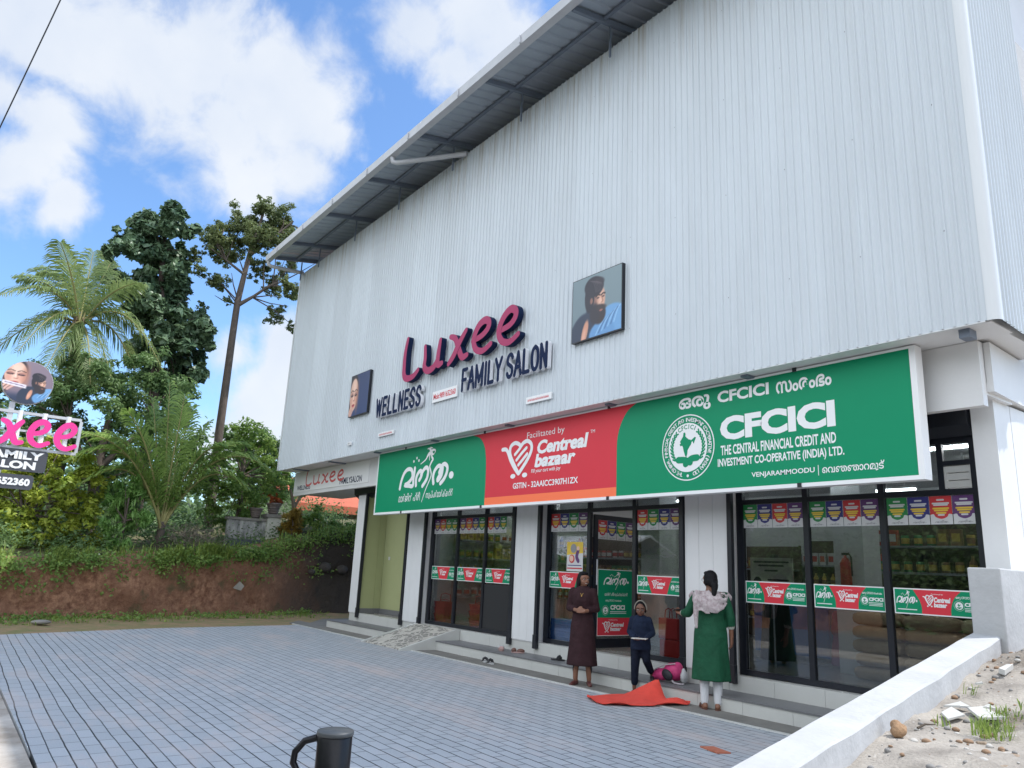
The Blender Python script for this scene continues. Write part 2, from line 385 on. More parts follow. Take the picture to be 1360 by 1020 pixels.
for i, y in enumerate(ys):
    b, h = bank_base(y), bank_h(y)
    for k, (o, z) in enumerate(prof):
        w = min(1, k/2)*(1 if k < 9 else .5)
        n1 = nz2d(y*1.2, z*3.1, 1.0, 1.7); n2 = nz2d(y*3.4, z*6.0, 1.3, 4.2)
        vs.append((b - o*.62 - max(0,o-.25)*.5 + w*(.085*n1 + .065*n2), y, h*z + (.07*nz2d(y*1.5, k*.7, 1, 2.2) if k > 5 else 0) - (.05 if k == 0 else 0)))
k = len(prof)
for i in range(len(ys)-1):
    for j in range(k-1): fs.append((i*k+j, i*k+j+1, (i+1)*k+j+1, (i+1)*k+j))
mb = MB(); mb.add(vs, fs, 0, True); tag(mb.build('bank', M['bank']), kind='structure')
def plateau_z(x, y):
    d = max(0, bank_base(y) - .85 - x)
    return bank_h(y)*1.03 + min(d, 5)*.10 + .06*nz2d(x, y, .8, 3)*min(1, d)
vs = []; fs = []; xs = [0, .4, .9, 1.5, 2.3, 3.4, 5, 8, 14, 30, 80]; ys2 = np.arange(-40, 70, .9)
for y in ys2:
    yy = min(max(y, -12), 24)
    for d in xs:
        x = bank_base(yy) - .85 - d; vs.append((x, y, plateau_z(x, yy)))
k = len(xs)
for i in range(len(ys2)-1):
    for j in range(k-1): fs.append((i*k+j, i*k+j+1, (i+1)*k+j+1, (i+1)*k+j))
mb = MB(); mb.add(vs, fs, 0, True); tag(mb.build('upper_ground', M['turf']), kind='structure')
# weedy strip between paving and bank
vs = []; fs = []
for i, y in enumerate(np.arange(-3, 11.6, .4)):
    x0 = -16.3 - .40*(y-.86) if y < 4 else -17.56 - .22*(y-4)
    x0 = max(x0, -18.85) if y > 7.3 else x0
    x1 = bank_base(y) + .25
    for kk in range(6):
        f = kk/5; vs.append((x0 + (x1-x0)*f, y, -.02 + .05*f*f + .02*nz2d(y*2, f*5, 1, 1)*(kk > 0)))
n = len(vs)//6
for i in range(n-1):
    for j in range(5): fs.append((i*6+j, i*6+j+1, (i+1)*6+j+1, (i+1)*6+j))
M['strip'] = mat('weedy_laterite', (.34,.20,.12), .95, col2=(.15,.17,.055), vscale=2.2, bump=.5, bscale=25)
mb = MB(); mb.add(vs, fs, 0, True); tag(mb.build('verge', M['strip']), kind='structure')

# ------------------------------------------------------------------ stony slope on the right
def slope_z(x, y):
    z = .11 + .128*y + .05*max(0, x+2.2)
    z += .035*nz2d(x*1.5, y*1.5, 1.2, .4) + .015*nz2d(x*5, y*5, 1.3, 2)
    # rocky outcrop low right, rubble against the boundary wall
    d = math.hypot((x+1.72)/.55, (y-4.15)/.5)
    if d < 1: z += (1-d)**2*.05*(1+.9*nz2d(x*6, y*6, 1.4, 1.1))
    d = math.hypot((x+2.3)/.45, (y-7.1)/.6)
    if d < 1: z += (1-d)*.24*(1+.7*nz2d(x*5, y*5, 1.6, 3.1))
    return z
xs = np.arange(-3.1, 2.6, .07); ys = np.arange(.6, 16, .07)
vs = [(x, y, slope_z(x, y) if x > -2.42-.147*(y-3.1)+.1 else slope_z(x, y)-.25) for y in ys for x in xs]
nx = len(xs)
fs = [(j*nx+i, j*nx+i+1, (j+1)*nx+i+1, (j+1)*nx+i) for j in range(len(ys)-1) for i in range(nx-1) if xs[i] > -2.42-.147*(ys[j]-3.1)-.1]
def stony():
    m = mat('stony_sand', (.39,.355,.31), .95, col2=(.19,.168,.145), vscale=2.6, bump=.6, bscale=45)
    t = m.node_tree; p = t.nodes['Principled BSDF']; L = t.links.new
    g = t.nodes.new('ShaderNodeNewGeometry')
    v = t.nodes.new('ShaderNodeTexVoronoi'); v.inputs['Scale'].default_value = 26; L(g.outputs['Position'], v.inputs['Vector'])
    r = t.nodes.new('ShaderNodeMapRange'); r.inputs['From Min'].default_value = .08; r.inputs['From Max'].default_value = .2; r.inputs['To Min'].default_value = .55; r.inputs['To Max'].default_value = 0
    L(v.outputs['Distance'], r.inputs['Value'])
    n = t.nodes.new('ShaderNodeTexNoise'); n.inputs['Scale'].default_value = 8; L(g.outputs['Position'], n.inputs['Vector'])
    r2 = t.nodes.new('ShaderNodeMapRange'); r2.inputs['From Min'].default_value = .5; r2.inputs['From Max'].default_value = .56; L(n.outputs['Fac'], r2.inputs['Value'])
    f = math_node('MULTIPLY', r.outputs[0], r2.outputs[0], t)
    x = t.nodes.new('ShaderNodeMixRGB'); L(f, x.inputs[0]); L(t.nodes[m['mix']].outputs[0], x.inputs[1]); x.inputs[2].default_value = (.55,.53,.50,1)
    n4 = t.nodes.new('ShaderNodeTexNoise'); n4.inputs['Scale'].default_value = 1.4; n4.inputs['Detail'].default_value = 8; L(g.outputs['Position'], n4.inputs['Vector'])
    r4 = t.nodes.new('ShaderNodeMapRange'); r4.inputs['From Min'].default_value = .55; r4.inputs['From Max'].default_value = .66; r4.inputs['To Max'].default_value = .7; L(n4.outputs['Fac'], r4.inputs['Value'])
    x2 = t.nodes.new('ShaderNodeMixRGB'); L(r4.outputs[0], x2.inputs[0]); L(x.outputs[0], x2.inputs[1]); x2.inputs[2].default_value = (.13,.10,.075,1)
    L(x2.outputs[0], p.inputs['Base Color'])
    return m
M['stony'] = stony()
mb = MB(); mb.add(vs, fs, 0, True); tag(mb.build('stony_slope', M['stony']), kind='structure')
mb = MB(); mb.prism([(2.5,.6,-.3),(60,.6,-.3),(60,40,-.3),(2.5,40,-.3)], (0,0,1.2)); tag(mb.build('far_slope', M['stony']), kind='structure')

# low rendered wall climbing to the white block and on behind it
bw = thing('boundary_wall', 'low white rendered wall sloping up beside the stony ground to a tall end block', 'wall', (-2.6, 5.0, .4))
D = Vector((-math.sin(math.radians(8.4)), math.cos(math.radians(8.4)), 0))
def wl(t, w): # t metres along from y=3.1 inner
    p = Vector((-2.42, 3.1, .66)) + D*t + Vector((D.y, -D.x, 0))*w
    p.z = .66 + .1235*t
    return p
mb = MB()
Ts = np.linspace(-2.6, 4.18, 28)
vs = []
for i, t in enumerate(Ts):
    j = .006*math.sin(i*2.3) + .004*math.sin(i*5.1)
    a = wl(t, 0); b = wl(t, .225 + j)
    vs += [(a.x, a.y, -.2), (a.x, a.y, a.z-.008), (a.x+.01*D.y, a.y-.01*D.x, a.z+j*.3), (b.x-.012*D.y, b.y+.012*D.x, b.z-.006+j*.5), (b.x, b.y, b.z-.02), (b.x+.015, b.y, -.2)]
fs = [(i*6+j, i*6+j+1, (i+1)*6+j+1, (i+1)*6+j) for i in range(len(Ts)-1) for j in range(5)]
fs += [(0,1,2,3,4,5), tuple((len(Ts)-1)*6+j for j in (5,4,3,2,1,0))]
mb.add(vs, fs); mb.build('low_wall', M['whitewall'], bw)
mb = MB(); mb.prism([(-3.015,7.2,.2),(-2.755,7.2,.2),(-2.80,8.34,.2),(-3.06,8.34,.2)], (0,0,1.515))
mb.prism([(-2.80,8.345,.2),(-2.84,14,.2),(-3.08,14,.2),(-3.06,8.345,.2)], (0,0,1.50))
mb.build('end_block', M['whitewall'], bw, bevel=.012)
# ------------------------------------------------------------------ the shop building
B = thing('shop_building', 'white shop building with ribbed metal upper storey, glazed ground floor and long roof overhang', 'building', (-10, 8.5, 0))
XL, XR, YC, ZB, ZT = -21.25, -2.63, 7.45, 3.97, 9.95
def clad_mat():
    m = mat('ribbed_white_sheet', (.60,.645,.68), .42, var=.08, vscale=.8, stretch=(2.2,2.2,.5))
    t = m.node_tree; p = t.nodes['Principled BSDF']; L = t.links.new
    g = t.nodes.new('ShaderNodeNewGeometry'); mp = t.nodes.new('ShaderNodeMapping'); mp.inputs['Scale'].default_value = (9, 9, .22)
    L(g.outputs['Position'], mp.inputs['Vector'])
    n = t.nodes.new('ShaderNodeTexNoise'); n.inputs['Scale'].default_value = 1.6; n.inputs['Detail'].default_value = 4; L(mp.outputs[0], n.inputs['Vector'])
    sep = t.nodes.new('ShaderNodeSeparateXYZ'); L(g.outputs['Position'], sep.inputs[0])
    top = t.nodes.new('ShaderNodeMapRange'); top.inputs['From Min'].default_value = 8.6; top.inputs['From Max'].default_value = 10.0; L(sep.outputs[2], top.inputs['Value'])
    st = t.nodes.new('ShaderNodeMapRange'); st.inputs['From Min'].default_value = .48; st.inputs['From Max'].default_value = .72; L(n.outputs['Fac'], st.inputs['Value'])
    f = math_node('MULTIPLY', math_node('MULTIPLY', top.outputs[0], st.outputs[0], t), .75, t)   # rust-brown run-off below the eaves
    f = math_node('ADD', f, math_node('MULTIPLY', st.outputs[0], .07, t), t)
    x = t.nodes.new('ShaderNodeMixRGB'); L(f, x.inputs[0]); L(t.nodes[m['mix']].outputs[0], x.inputs[1]); x.inputs[2].default_value = (.36,.32,.26,1)
    # every sheet is 1.08 m wide and a shade off its neighbour
    fl = math_node('FLOOR', math_node('MULTIPLY', sep.outputs[0], .926, t), None, t); wn = t.nodes.new('ShaderNodeTexWhiteNoise'); wn.noise_dimensions = '1D'; L(fl, wn.inputs['W'])
    vr = t.nodes.new('ShaderNodeMapRange'); vr.inputs['To Min'].default_value = .94; vr.inputs['To Max'].default_value = 1.03; L(wn.outputs['Value'], vr.inputs['Value'])
    # screw heads along the girts
    def near(v, period, half):
        q = math_node('FRACT', math_node('DIVIDE', v, period, t), None, t); return math_node('LESS_THAN', math_node('ABSOLUTE', math_node('SUBTRACT', q, .5, t), None, t), half/period, t)
    scr = math_node('MULTIPLY', near(sep.outputs[0], .864, .008), near(sep.outputs[2], 1.42, .008), t)
    dk = t.nodes.new('ShaderNodeMixRGB'); L(scr, dk.inputs[0]); L(x.outputs[0], dk.inputs[1]); dk.inputs[2].default_value = (.12,.12,.13,1)
    sc = t.nodes.new('ShaderNodeVectorMath'); sc.operation = 'SCALE'; L(dk.outputs[0], sc.inputs[0]); L(vr.outputs[0], sc.inputs['Scale'])
    L(sc.outputs[0], p.inputs['Base Color'])
    return m
M['ribbed'] = clad_mat()
def ribbed(path0, path1, z0, z1, outward, pitch=.108):
    """trapezoid-ribbed sheet from path0 to path1 (xy)"""
    a, b = Vector((*path0, 0)), Vector((*path1, 0)); L = (b-a).length; d = (b-a).normalized(); o = Vector((*outward, 0))
    s = 0; P = [(0, 0)]
    while s < L - pitch:
        P += [(s+pitch*.30, 0), (s+pitch*.35, .003), (s+pitch*.41, .003), (s+pitch*.46, 0), (s+pitch-.034, 0), (s+pitch-.025, .017), (s+pitch-.011, .017), (s+pitch-.002, 0)]
        s += pitch
    P.append((L, 0))
    pts = [a + d*q + o*h for q, h in P]
    vs = [(p.x, p.y, z0) for p in pts] + [(p.x, p.y, z1) for p in pts]; n = len(pts)
    return vs, [(i, i+1, n+i+1, n+i) for i in range(n-1)]
mb = MB(); v, f = ribbed((XL, YC), (XR-.09, YC), ZB, ZT, (0, -1)); mb.add(v, f); mb.build('front_cladding', M['ribbed'], B)
sx = math.sin(math.radians(3.7)); cy_ = math.cos(math.radians(3.7))
def side(t): return (XR - sx*t, YC + cy_*t)
mb = MB(); v, f = ribbed(side(.09), side(1.72), ZB, ZT, (cy_, sx), .098); mb.add(v, f); mb.build('side_cladding', M['ribbed'], B)
# rounded corner flashing
mb = MB(); arc = [(XR-.10, YC-.006)] + [(XR-.075+.081*math.sin(a), YC+.075-.081*math.cos(a)) for a in np.linspace(0, math.pi/2, 7)] + [(side(.10)[0]+.006, side(.10)[1])]
vs = [(x, y, ZB-.004) for x, y in arc] + [(x, y, ZT) for x, y in arc]; n = len(arc)
mb.add(vs, [(i, i+1, n+i+1, n+i) for i in range(n-1)], 0, True); mb.build('corner_flashing', M['clad'], B)
mb = MB(); mb.box(XL-.012, XL+.06, YC-.03, YC+.05, ZB-.004, ZT); mb.box(XL, XR-.12, YC-.006, YC+.03, ZB-.012, ZB-.0005); mb.build('edge_flashing', M['clad'], B)
# body behind the sheets (shallow false front on the left)
mb = MB()
mb.box(XL+.04, -17.8, YC+.04, 9.6, ZB+.02, ZT-.02)
mb.box(-17.79, -2.78, YC+.04, 9.1, ZB+.02, ZT-.02); mb.box(-17.78, -3.1, 9.11, 22, ZB+.02, ZT-.05)
mb.build('upper_wall', M['white'], B)
mb = MB(); mb.box(-3.09, -2.75, 9.2, 22, ZB+.3, 7.9); mb.build('rear_flank_wall', M['whitewall'], B)
# concrete beam with projecting fascia
mb = MB()
mb.box(-21.3, -3.045, 8.0, 8.10, 3.30, 3.965)
mb.box(-21.3, -17.7, 8.105, 9.5, 3.36, 3.962); mb.box(-17.69, -3.045, 8.105, 8.7, 3.42, 3.962)
mb.prism([(-3.04,8.11,3.45),(-2.98,8.11,3.45),(-3.3,13,3.45),(-3.36,13,3.45)], (0,0,.51))
mb.prism([(-3.36,13,3.455),(-3.04,8.11,3.455),(-3.05,8.11,3.455),(-4.0,13,3.455)], (0,0,.09))
mb.build('beam', M['white'], B)
mb = MB(); mb.box(-21.2, -2.72, YC+.05, 7.995, ZB-.002, ZB+.015); mb.build('overhang_soffit', M['white'], B)
for x in (-20.3, -17.9, -15.4, -12.9, -10.4, -7.9, -5.5, -2.98):
    h_ = .09 if x > -3.5 else .03
    mb = MB(); mb.box(x-.05, x+.05, YC+.10, 7.7 if x > -3.5 else 7.99, ZB-h_, ZB-.004); mb.build('overhang_bracket', M['rafter'], B)
# pillars, shutter rails
for (x0, x1) in ((-17.70,-17.24),(-15.0,-14.32),(-11.06,-10.42),(-7.14,-6.42),(-3.32,-3.10)):
    mb = MB(); y0 = 8.36
    n = max(1, round((x1-x0)/.23)); w = (x1-x0)/n
    for i in range(n): mb.box(x0+i*w+(.002 if i else 0), x0+(i+1)*w-(.002 if i < n-1 else 0), y0, y0+.02, .36, 3.42)
    mb.box(x0+.001, x1-.001, y0+.012, y0+.40, .345, 3.42)
    mb.build('pillar', M['white'], B)
for x in (-17.19, -15.05, -14.27, -11.11, -10.37, -7.19, -6.37):
    mb = MB(); mb.box(x-.034, x+.034, 8.325, 8.385, .40, 3.30); mb.box(x-.045, x+.045, 8.315, 8.377, .26, .48)
    mb.build('shutter_rail', M['black'], B)
for x0, x1 in ((-17.9,-14.9),(-14.4,-11.0),(-10.5,-7.1),(-6.45,-3.34)):
    mb = MB(); mb.prism([(x0,8.30,3.41),(x0,8.55,3.41),(x0,8.55,3.14),(x0,8.45,3.10),(x0,8.32,3.2)], (x1-x0,0,0)); mb.build('shutter_box', M['dark'], B)
# ground-floor side and inner walls, floor, ceiling
mb = MB()
mb.box(-3.32, -3.10, 8.77, 22, -.1, 3.42)
mb.box(-17.7, -17.45, 8.77, 22, -.1, 3.36)
mb.box(-17.44, -3.33, 15.0, 15.2, .3, 3.42)
mb.box(-14.6, -14.38, 8.77, 14.99, .3, 3.42)
mb.box(-17.44, -3.33, 8.72, 22, 3.425, 3.5)
mb.build('wall', M['white'], B)
mb = MB(); mb.box(-17.23, -17.21, 8.77, 8.94, .36, 3.4); mb.box(-17.44, -14.61, 8.945, 9.1, .36, 3.4); mb.box(-17.235, -17.205, 8.40, 8.765, .361, 3.4); mb.build('entry_wall', M['yellowwall'], B)
mb = MB(); mb.box(-17.203, -17.19, 8.41, 8.94, .356, .47); mb.box(-17.19, -14.98, 8.928, 8.942, .356, .47); mb.build('skirting', M['granite'], B)
mb = MB(); mb.box(-16.95, -16.87, 8.935, 8.944, 1.62, 1.70); mb.build('switch_plate', M['offtile'], B)
M['floor'] = mat('vitrified_floor', (.34,.32,.29), .2, var=.08, vscale=2)
mb = MB(); mb.box(-17.7, -3.12, 8.40, 15, .0, .352); mb.build('floor', M['floor'], B)
# steps
mb = MB()
for x0 in np.arange(-17.75, -3.0, .66):
    x1 = min(x0+.66, -2.98); mb.box(x0+.002, x1-.002, 7.85, 7.87, .0, .148, 0)
mb.box(-17.75, -2.98, 7.872, 8.385, -.1, .146, 1); mb.box(-17.77, -2.97, 7.838, 8.379, .149, .167, 2)
for x0 in np.arange(-17.68, -3.0, .66):
    x1 = min(x0+.66, -2.98); mb.box(x0+.002, x1-.002, 8.38, 8.398, .1675, .345, 0)
mb.box(-17.68, -2.98, 8.381, 8.52, .345, .356, 0)
mb.build('steps', [M['offtile'], M['grout'], M['granite']], B)
# ---- shop windows
YG = 8.53
def frame_bars(mb, xs, ztr, zt=3.12, y0=YG-.03, y1=YG+.03, skip=None):
    for i, x in enumerate(xs):
        w = .035 if 0 < i < len(xs)-1 else .05
        mb.box(x-w, x+w, y0, y1, .36, zt)
    for i in range(len(xs)-1):
        a, b = xs[i]+(.05 if i == 0 else .035), xs[i+1]-(.05 if i == len(xs)-2 else .035)
        mb.box(a, b, y0+.002, y1-.002, ztr-.03, ztr+.03); mb.box(a, b, y0+.002, y1-.002, zt-.07, zt)
        if i != skip: mb.box(a, b, y0+.002, y1-.002, .361, .43)
BAYS = [[-14.22,-13.23,-12.235,-11.33],[-10.31,-9.28,-8.26,-7.30],[-6.33,-5.36,-4.40,-3.38]]
for bi, xs in enumerate(BAYS):
    mb = MB(); frame_bars(mb, xs, 2.53, skip=1 if bi == 1 else None)
    if bi == 2: mb.box(-3.76, -3.70, YG-.028, YG+.028, 2.56, 3.05); mb.box(-3.70, -3.43, YG-.027, YG+.027, 2.81, 2.86)
    fr = mb.build('window_frame', M['dark'], B)
    for i in range(3):
        a, b = xs[i]+.03, xs[i+1]-.03
        if not (bi == 1 and i == 1):
            mb = MB(); mb.box(a, b, YG-.004, YG+.004, .42, 2.505); mb.build('pane', M['glass'], fr)
        mb = MB(); mb.box(a, b if not (bi == 2 and i == 2) else -3.76, YG-.004, YG+.004, 2.555, 3.06); mb.build('pane', M['glass'], fr)
    if bi == 2:
        mb = MB(); mb.box(-3.69, -3.43, YG-.004, YG+.004, 2.86, 3.06); mb.build('pane', M['glass'], fr)
        mb = MB(); mb.box(-3.70, -3.675, YG-.02, YG+.02, 2.565, 2.80); mb.box(-3.45, -3.43, YG-.02, YG+.02, 2.565, 2.80)
        for z in (2.575, 2.655, 2.735): mb.prism([(-3.675,YG-.02,z),(-3.675,YG-.012,z+.07),(-3.675,YG-.004,z+.07),(-3.675,YG-.012,z)], (.225,0,0))
        mb.build('louvre_vent', M['offtile'], fr)
mb = MB(); mb.box(-12.20, -11.38, YG-.012, YG-.006, .43, 1.24); mb.build('dark_film', M['rubberblack'], B)
# door leaf, swung inwards
mb = MB(); X = -9.24
mb.box(X-.02, X+.02, 8.58, 8.66, .38, 2.47); mb.box(X-.02, X+.02, 9.52, 9.60, .38, 2.47)
mb.box(X-.019, X+.019, 8.66, 9.52, .38, .52); mb.box(X-.019, X+.019, 8.66, 9.52, 2.39, 2.47)
door = mb.build('door', M['dark'], B)
mb = MB(); mb.box(X-.004, X+.004, 8.65, 9.53, .51, 2.40); mb.build('pane', M['glass'], door)
mb = MB(); mb.tube([(X+.05,8.62,1.35),(X+.05,8.62,1.75)], .012); mb.build('handle', M['gutter'], door)
# roof
mb = MB(); XR0, XR1 = -21.15, -1.9
def roofline(y): return 10.17 + .2*(y-6.4) if y <= 15 else 10.17 + .2*8.6 - .2*(y-15)
P = []; x = XR0
while x < XR1: P += [(x, 0), (x+.14, 0), (x+.165, .028), (x+.21, .028), (x+.235, 0)]; x += .25
n = len(P)
for yA, yB in ((6.33, 15), (15, 24)):
    vs = []
    for off in (0, .012):
        for yy in (yA, yB): vs += [(px, yy, roofline(yy)+h+off) for px, h in P]
    fs = []
    for q in (0, 1):
        b0 = q*2*n
        fs += [(b0+i, b0+i+1, b0+n+i+1, b0+n+i) for i in range(n-1)]
    fs += [(i, i+1, 2*n+i+1, 2*n+i) for i in range(n-1)]
    mb.add(vs, fs)
mb.build('roof', M['soffit'], B)
for x in list(np.arange(-19.57, -1.9, 2.37))+[-20.95]:
    mb = MB(); z = lambda y: roofline(y)-.012
    mb.prism([(x-.03,6.5,z(6.5)),(x-.03,9.4,z(9.4)),(x-.03,9.4,z(9.4)-.14),(x-.03,6.5,z(6.5)-.09)], (.06,0,0)); r = mb.build('rafter', M['rafter'], B)
    mb = MB(); mb.box(x-.015, x+.015, 7.30, 7.33, ZT-.3, z(7.3)-.12); mb.build('strut', M['rafter'], r)
mb = MB()
for y in (7.15,): mb.box(XR0, XR1, y-.03, y+.03, roofline(y)-.06, roofline(y)-.014)
mb.build('purlin', M['rafter'], B)
mb = MB()
mb.prism([(XR0-.02,6.30,10.035),(XR0-.02,6.28,10.19),(XR0-.02,6.295,10.19),(XR0-.02,6.31,10.045),(XR0-.02,6.42,10.045),(XR0-.02,6.43,10.18),(XR0-.02,6.445,10.18),(XR0-.02,6.435,10.03)], (XR1-XR0+.04,0,0))
for x in np.arange(-20.2, -2, 1.9): mb.box(x-.015, x+.015, 6.268, 6.30, 10.04, 10.193)
mb.build('gutter', M['gutter'], B)
for p in ([(-13.44,6.38,10.04),(-13.44,6.40,9.93),(-13.38,6.46,9.90),(-12.09,7.42,9.92)], [(-21.10,6.36,10.04),(-21.10,6.38,9.93),(-21.10,6.46,9.90),(-21.02,7.42,9.93)]):
    mb = MB(); mb.tube(p, .055, 10); mb.build('drain_pipe', M['gutter'], B)
# access ramp in broken stone and render
def ramp_mat():
    m = mat('broken_stone_ramp', (.52,.49,.43), .8, var=.2, vscale=9)
    t = m.node_tree; p = t.nodes['Principled BSDF']; L = t.links.new; g = t.nodes.new('ShaderNodeNewGeometry')
    v = t.nodes.new('ShaderNodeTexVoronoi'); v.feature = 'DISTANCE_TO_EDGE'; v.inputs['Scale'].default_value = 8.5; L(g.outputs['Position'], v.inputs['Vector'])
    r = t.nodes.new('ShaderNodeMapRange'); r.inputs['From Min'].default_value = .05; r.inputs['From Max'].default_value = .10; L(v.outputs[0], r.inputs['Value'])
    x = t.nodes.new('ShaderNodeMixRGB'); L(r.outputs[0], x.inputs[0]); x.inputs[2].default_value = (.19,.18,.16,1); L(t.nodes[m['mix']].outputs[0], x.inputs[1])
    n = t.nodes.new('ShaderNodeTexNoise'); n.inputs['Scale'].default_value = 6; L(g.outputs['Position'], n.inputs['Vector'])
    r2 = t.nodes.new('ShaderNodeMapRange'); r2.inputs['From Min'].default_value = .5; r2.inputs['From Max'].default_value = .55; L(n.outputs['Fac'], r2.inputs['Value'])
    y = t.nodes.new('ShaderNodeMixRGB'); L(r2.outputs[0], y.inputs[0]); L(x.outputs[0], y.inputs[1]); L(t.nodes[m['mix']].outputs[0], y.inputs[2])
    L(y.outputs[0], p.inputs['Base Color']); return m
M['ramp'] = ramp_mat()
rp = thing('ramp', 'short access ramp faced with broken stone leading up over the steps', 'ramp', (-13.5, 7.7, 0))
mb = MB(); mb.prism([(-14.24,7.16,-.02),(-14.24,8.375,-.02),(-14.24,8.375,.352),(-14.24,8.30,.352),(-14.24,7.16,.02)], (1.45,0,0)); mb.build('slope', M['ramp'], rp)
for x in (-14.31, -12.785):
    mb = MB(); mb.prism([(x,7.10,-.02),(x,8.372,-.02),(x,8.372,.362),(x,8.30,.362),(x,7.10,.03)], (.065,0,0)); mb.build('kerb', M['offtile'], rp)
# ------------------------------------------------------------------ lettering
class Plane:
    """maps board coordinates (u right, v up, d out of the board) to the world"""
    def __init__(self, kind, c): self.kind, self.c = kind, c
    def __call__(self, u, v, d=0.0):
        return (u, self.c - d, v) if self.kind == 'y' else (self.c + d, u, v)
_tc = {}
def text_raw(body, bold=0.0, shear=0.0):
    key = (body, bold, shear)
    if key in _tc: return _tc[key]
    c = bpy.data.curves.new('t', 'FONT'); c.body = body; c.size = 1; c.offset = bold; c.shear = shear; c.resolution_u = 3; c.fill_mode = 'FRONT'
    o = bpy.data.objects.new('t', c); link(o)
    me = bpy.data.meshes.new_from_object(o.evaluated_get(bpy.context.evaluated_depsgraph_get()))
    vs = [(v.co.x, v.co.y) for v in me.vertices]; fs = [tuple(p.vertices) for p in me.polygons]
    bpy.data.objects.remove(o); bpy.data.curves.remove(c); bpy.data.meshes.remove(me)
    _tc[key] = (vs, fs); return vs, fs
def fit(vs, x0, x1, z0, z1):
    xa = min(v[0] for v in vs); xb = max(v[0] for v in vs); ya = min(v[1] for v in vs); yb = max(v[1] for v in vs)
    return [(x0+(x-xa)/(xb-xa)*(x1-x0), z0+(y-ya)/(yb-ya)*(z1-z0)) for x, y in vs]
def put_text(mb, pl, body, x0, x1, z0, z1, d=.002, bold=0.0, shear=0.0, mi=0):
    vs, fs = text_raw(body, bold, shear)
    mb.add([pl(u, v, d) for u, v in fit(vs, x0, x1, z0, z1)], fs, mi)
def islands(vs, fs):
    par = list(range(len(vs)))
    def fd(i):
        while par[i] != i: par[i] = par[par[i]]; i = par[i]
        return i
    for f in fs:
        for i in f[1:]: par[fd(i)] = fd(f[0])
    g = {}
    for f in fs: g.setdefault(fd(f[0]), []).append(f)
    return sorted(g.values(), key=lambda q: min(vs[i][0] for f in q for i in f))
def ramp_t(nv, w=.005):
    """small rise along a stroke so that it never lies in its own plane where it crosses itself"""
    n = (nv-8)//2
    return [w*(i % n)/n if i < 2*n else (0 if i < 2*n+4 else w) for i in range(nv)]
def extrude_flat(mb, pl, vs, fs, d0, d1, mf=0, ms=1, rise=None):
    """vs 2D; front at d1, sides back to d0"""
    idx = sorted({i for f in fs for i in f}); mp = {i: k for k, i in enumerate(idx)}; n = len(idx)
    P = [pl(*vs[i], d1 + (rise[i] if rise else 0)) for i in idx] + [pl(*vs[i], d0) for i in idx]
    F = [tuple(mp[i] for i in f) for f in fs]
    ed = {}
    for f in F:
        for a, b in zip(f, f[1:]+f[:1]):
            k = (min(a, b), max(a, b)); ed[k] = None if k in ed else (a, b)
    mb.add(P, F, mf); mb.add(P, [(e[1], e[0], e[0]+n, e[1]+n) for e in ed.values() if e], ms)
def catmull(pts, k=6):
    out = []; n = len(pts)
    for i in range(n-1):
        p0, p1, p2, p3 = pts[max(i-1,0)], pts[i], pts[i+1], pts[min(i+2,n-1)]
        for j in range(k):
            t = j/k
            out.append(tuple(.5*(2*p1[q]+(p2[q]-p0[q])*t+(2*p0[q]-5*p1[q]+4*p2[q]-p3[q])*t*t+(3*p1[q]-p0[q]-3*p2[q]+p3[q])*t**3) for q in (0,1)))
    out.append(tuple(pts[-1])); return out
def stroke2d(pts, w, k=6, taper=None):
    """returns 2D verts/quads of a round-ended stroke"""
    c = catmull(pts, k) if k > 1 else list(pts); n = len(c); L = []; R = []
    for i, p in enumerate(c):
        a, b = c[max(i-1,0)], c[min(i+1,n-1)]; dx, dy = b[0]-a[0], b[1]-a[1]; l = math.hypot(dx, dy) or 1
        ww = w/2*(taper(i/(n-1)) if taper else 1)
        L.append((p[0]-dy/l*ww, p[1]+dx/l*ww)); R.append((p[0]+dy/l*ww, p[1]-dx/l*ww))
    vs = L + R; fs = [(i, n+i, n+i+1, i+1) for i in range(n-1)]
    for end in (0, n-1):
        a, b = L[end], R[end]; cx, cy = (a[0]+b[0])/2, (a[1]+b[1])/2; r = math.hypot(a[0]-b[0], a[1]-b[1])/2
        th = math.atan2(a[1]-cy, a[0]-cx); s = 1 if end == 0 else -1
        b0 = len(vs); cap = [(cx+r*math.cos(th+s*math.pi*q/5), cy+r*math.sin(th+s*math.pi*q/5)) for q in range(1,5)]
        vs += cap; ring = [end] + [b0+q for q in range(4)] + [n+end]
        fs.append(tuple(ring if s > 0 else ring[::-1]))
    return vs, fs
def put_stroke(mb, pl, pts, w, d, mi=0, k=6, taper=None):
    vs, fs = stroke2d(pts, w, k, taper); mb.add([pl(u, v, d+q) for (u, v), q in zip(vs, ramp_t(len(vs), .0002*len(pts)))], fs, mi)
def put_poly(mb, pl, pts, d, mi=0): mb.poly([pl(u, v, d) for u, v in pts], mi)
def circ(cx, cy, rx, ry=None, n=28): return [(cx+rx*math.cos(2*math.pi*i/n), cy+(ry or rx)*math.sin(2*math.pi*i/n)) for i in range(n)]
def put_ring(mb, pl, cx, cy, r0, r1, d, mi=0, n=48, e=1.0):
    a = circ(cx, cy, r0, r0*e, n); b = circ(cx, cy, r1, r1*e, n)
    mb.add([pl(*p, d) for p in a+b], [(i, (i+1) % n, n+(i+1) % n, n+i) for i in range(n)], mi)

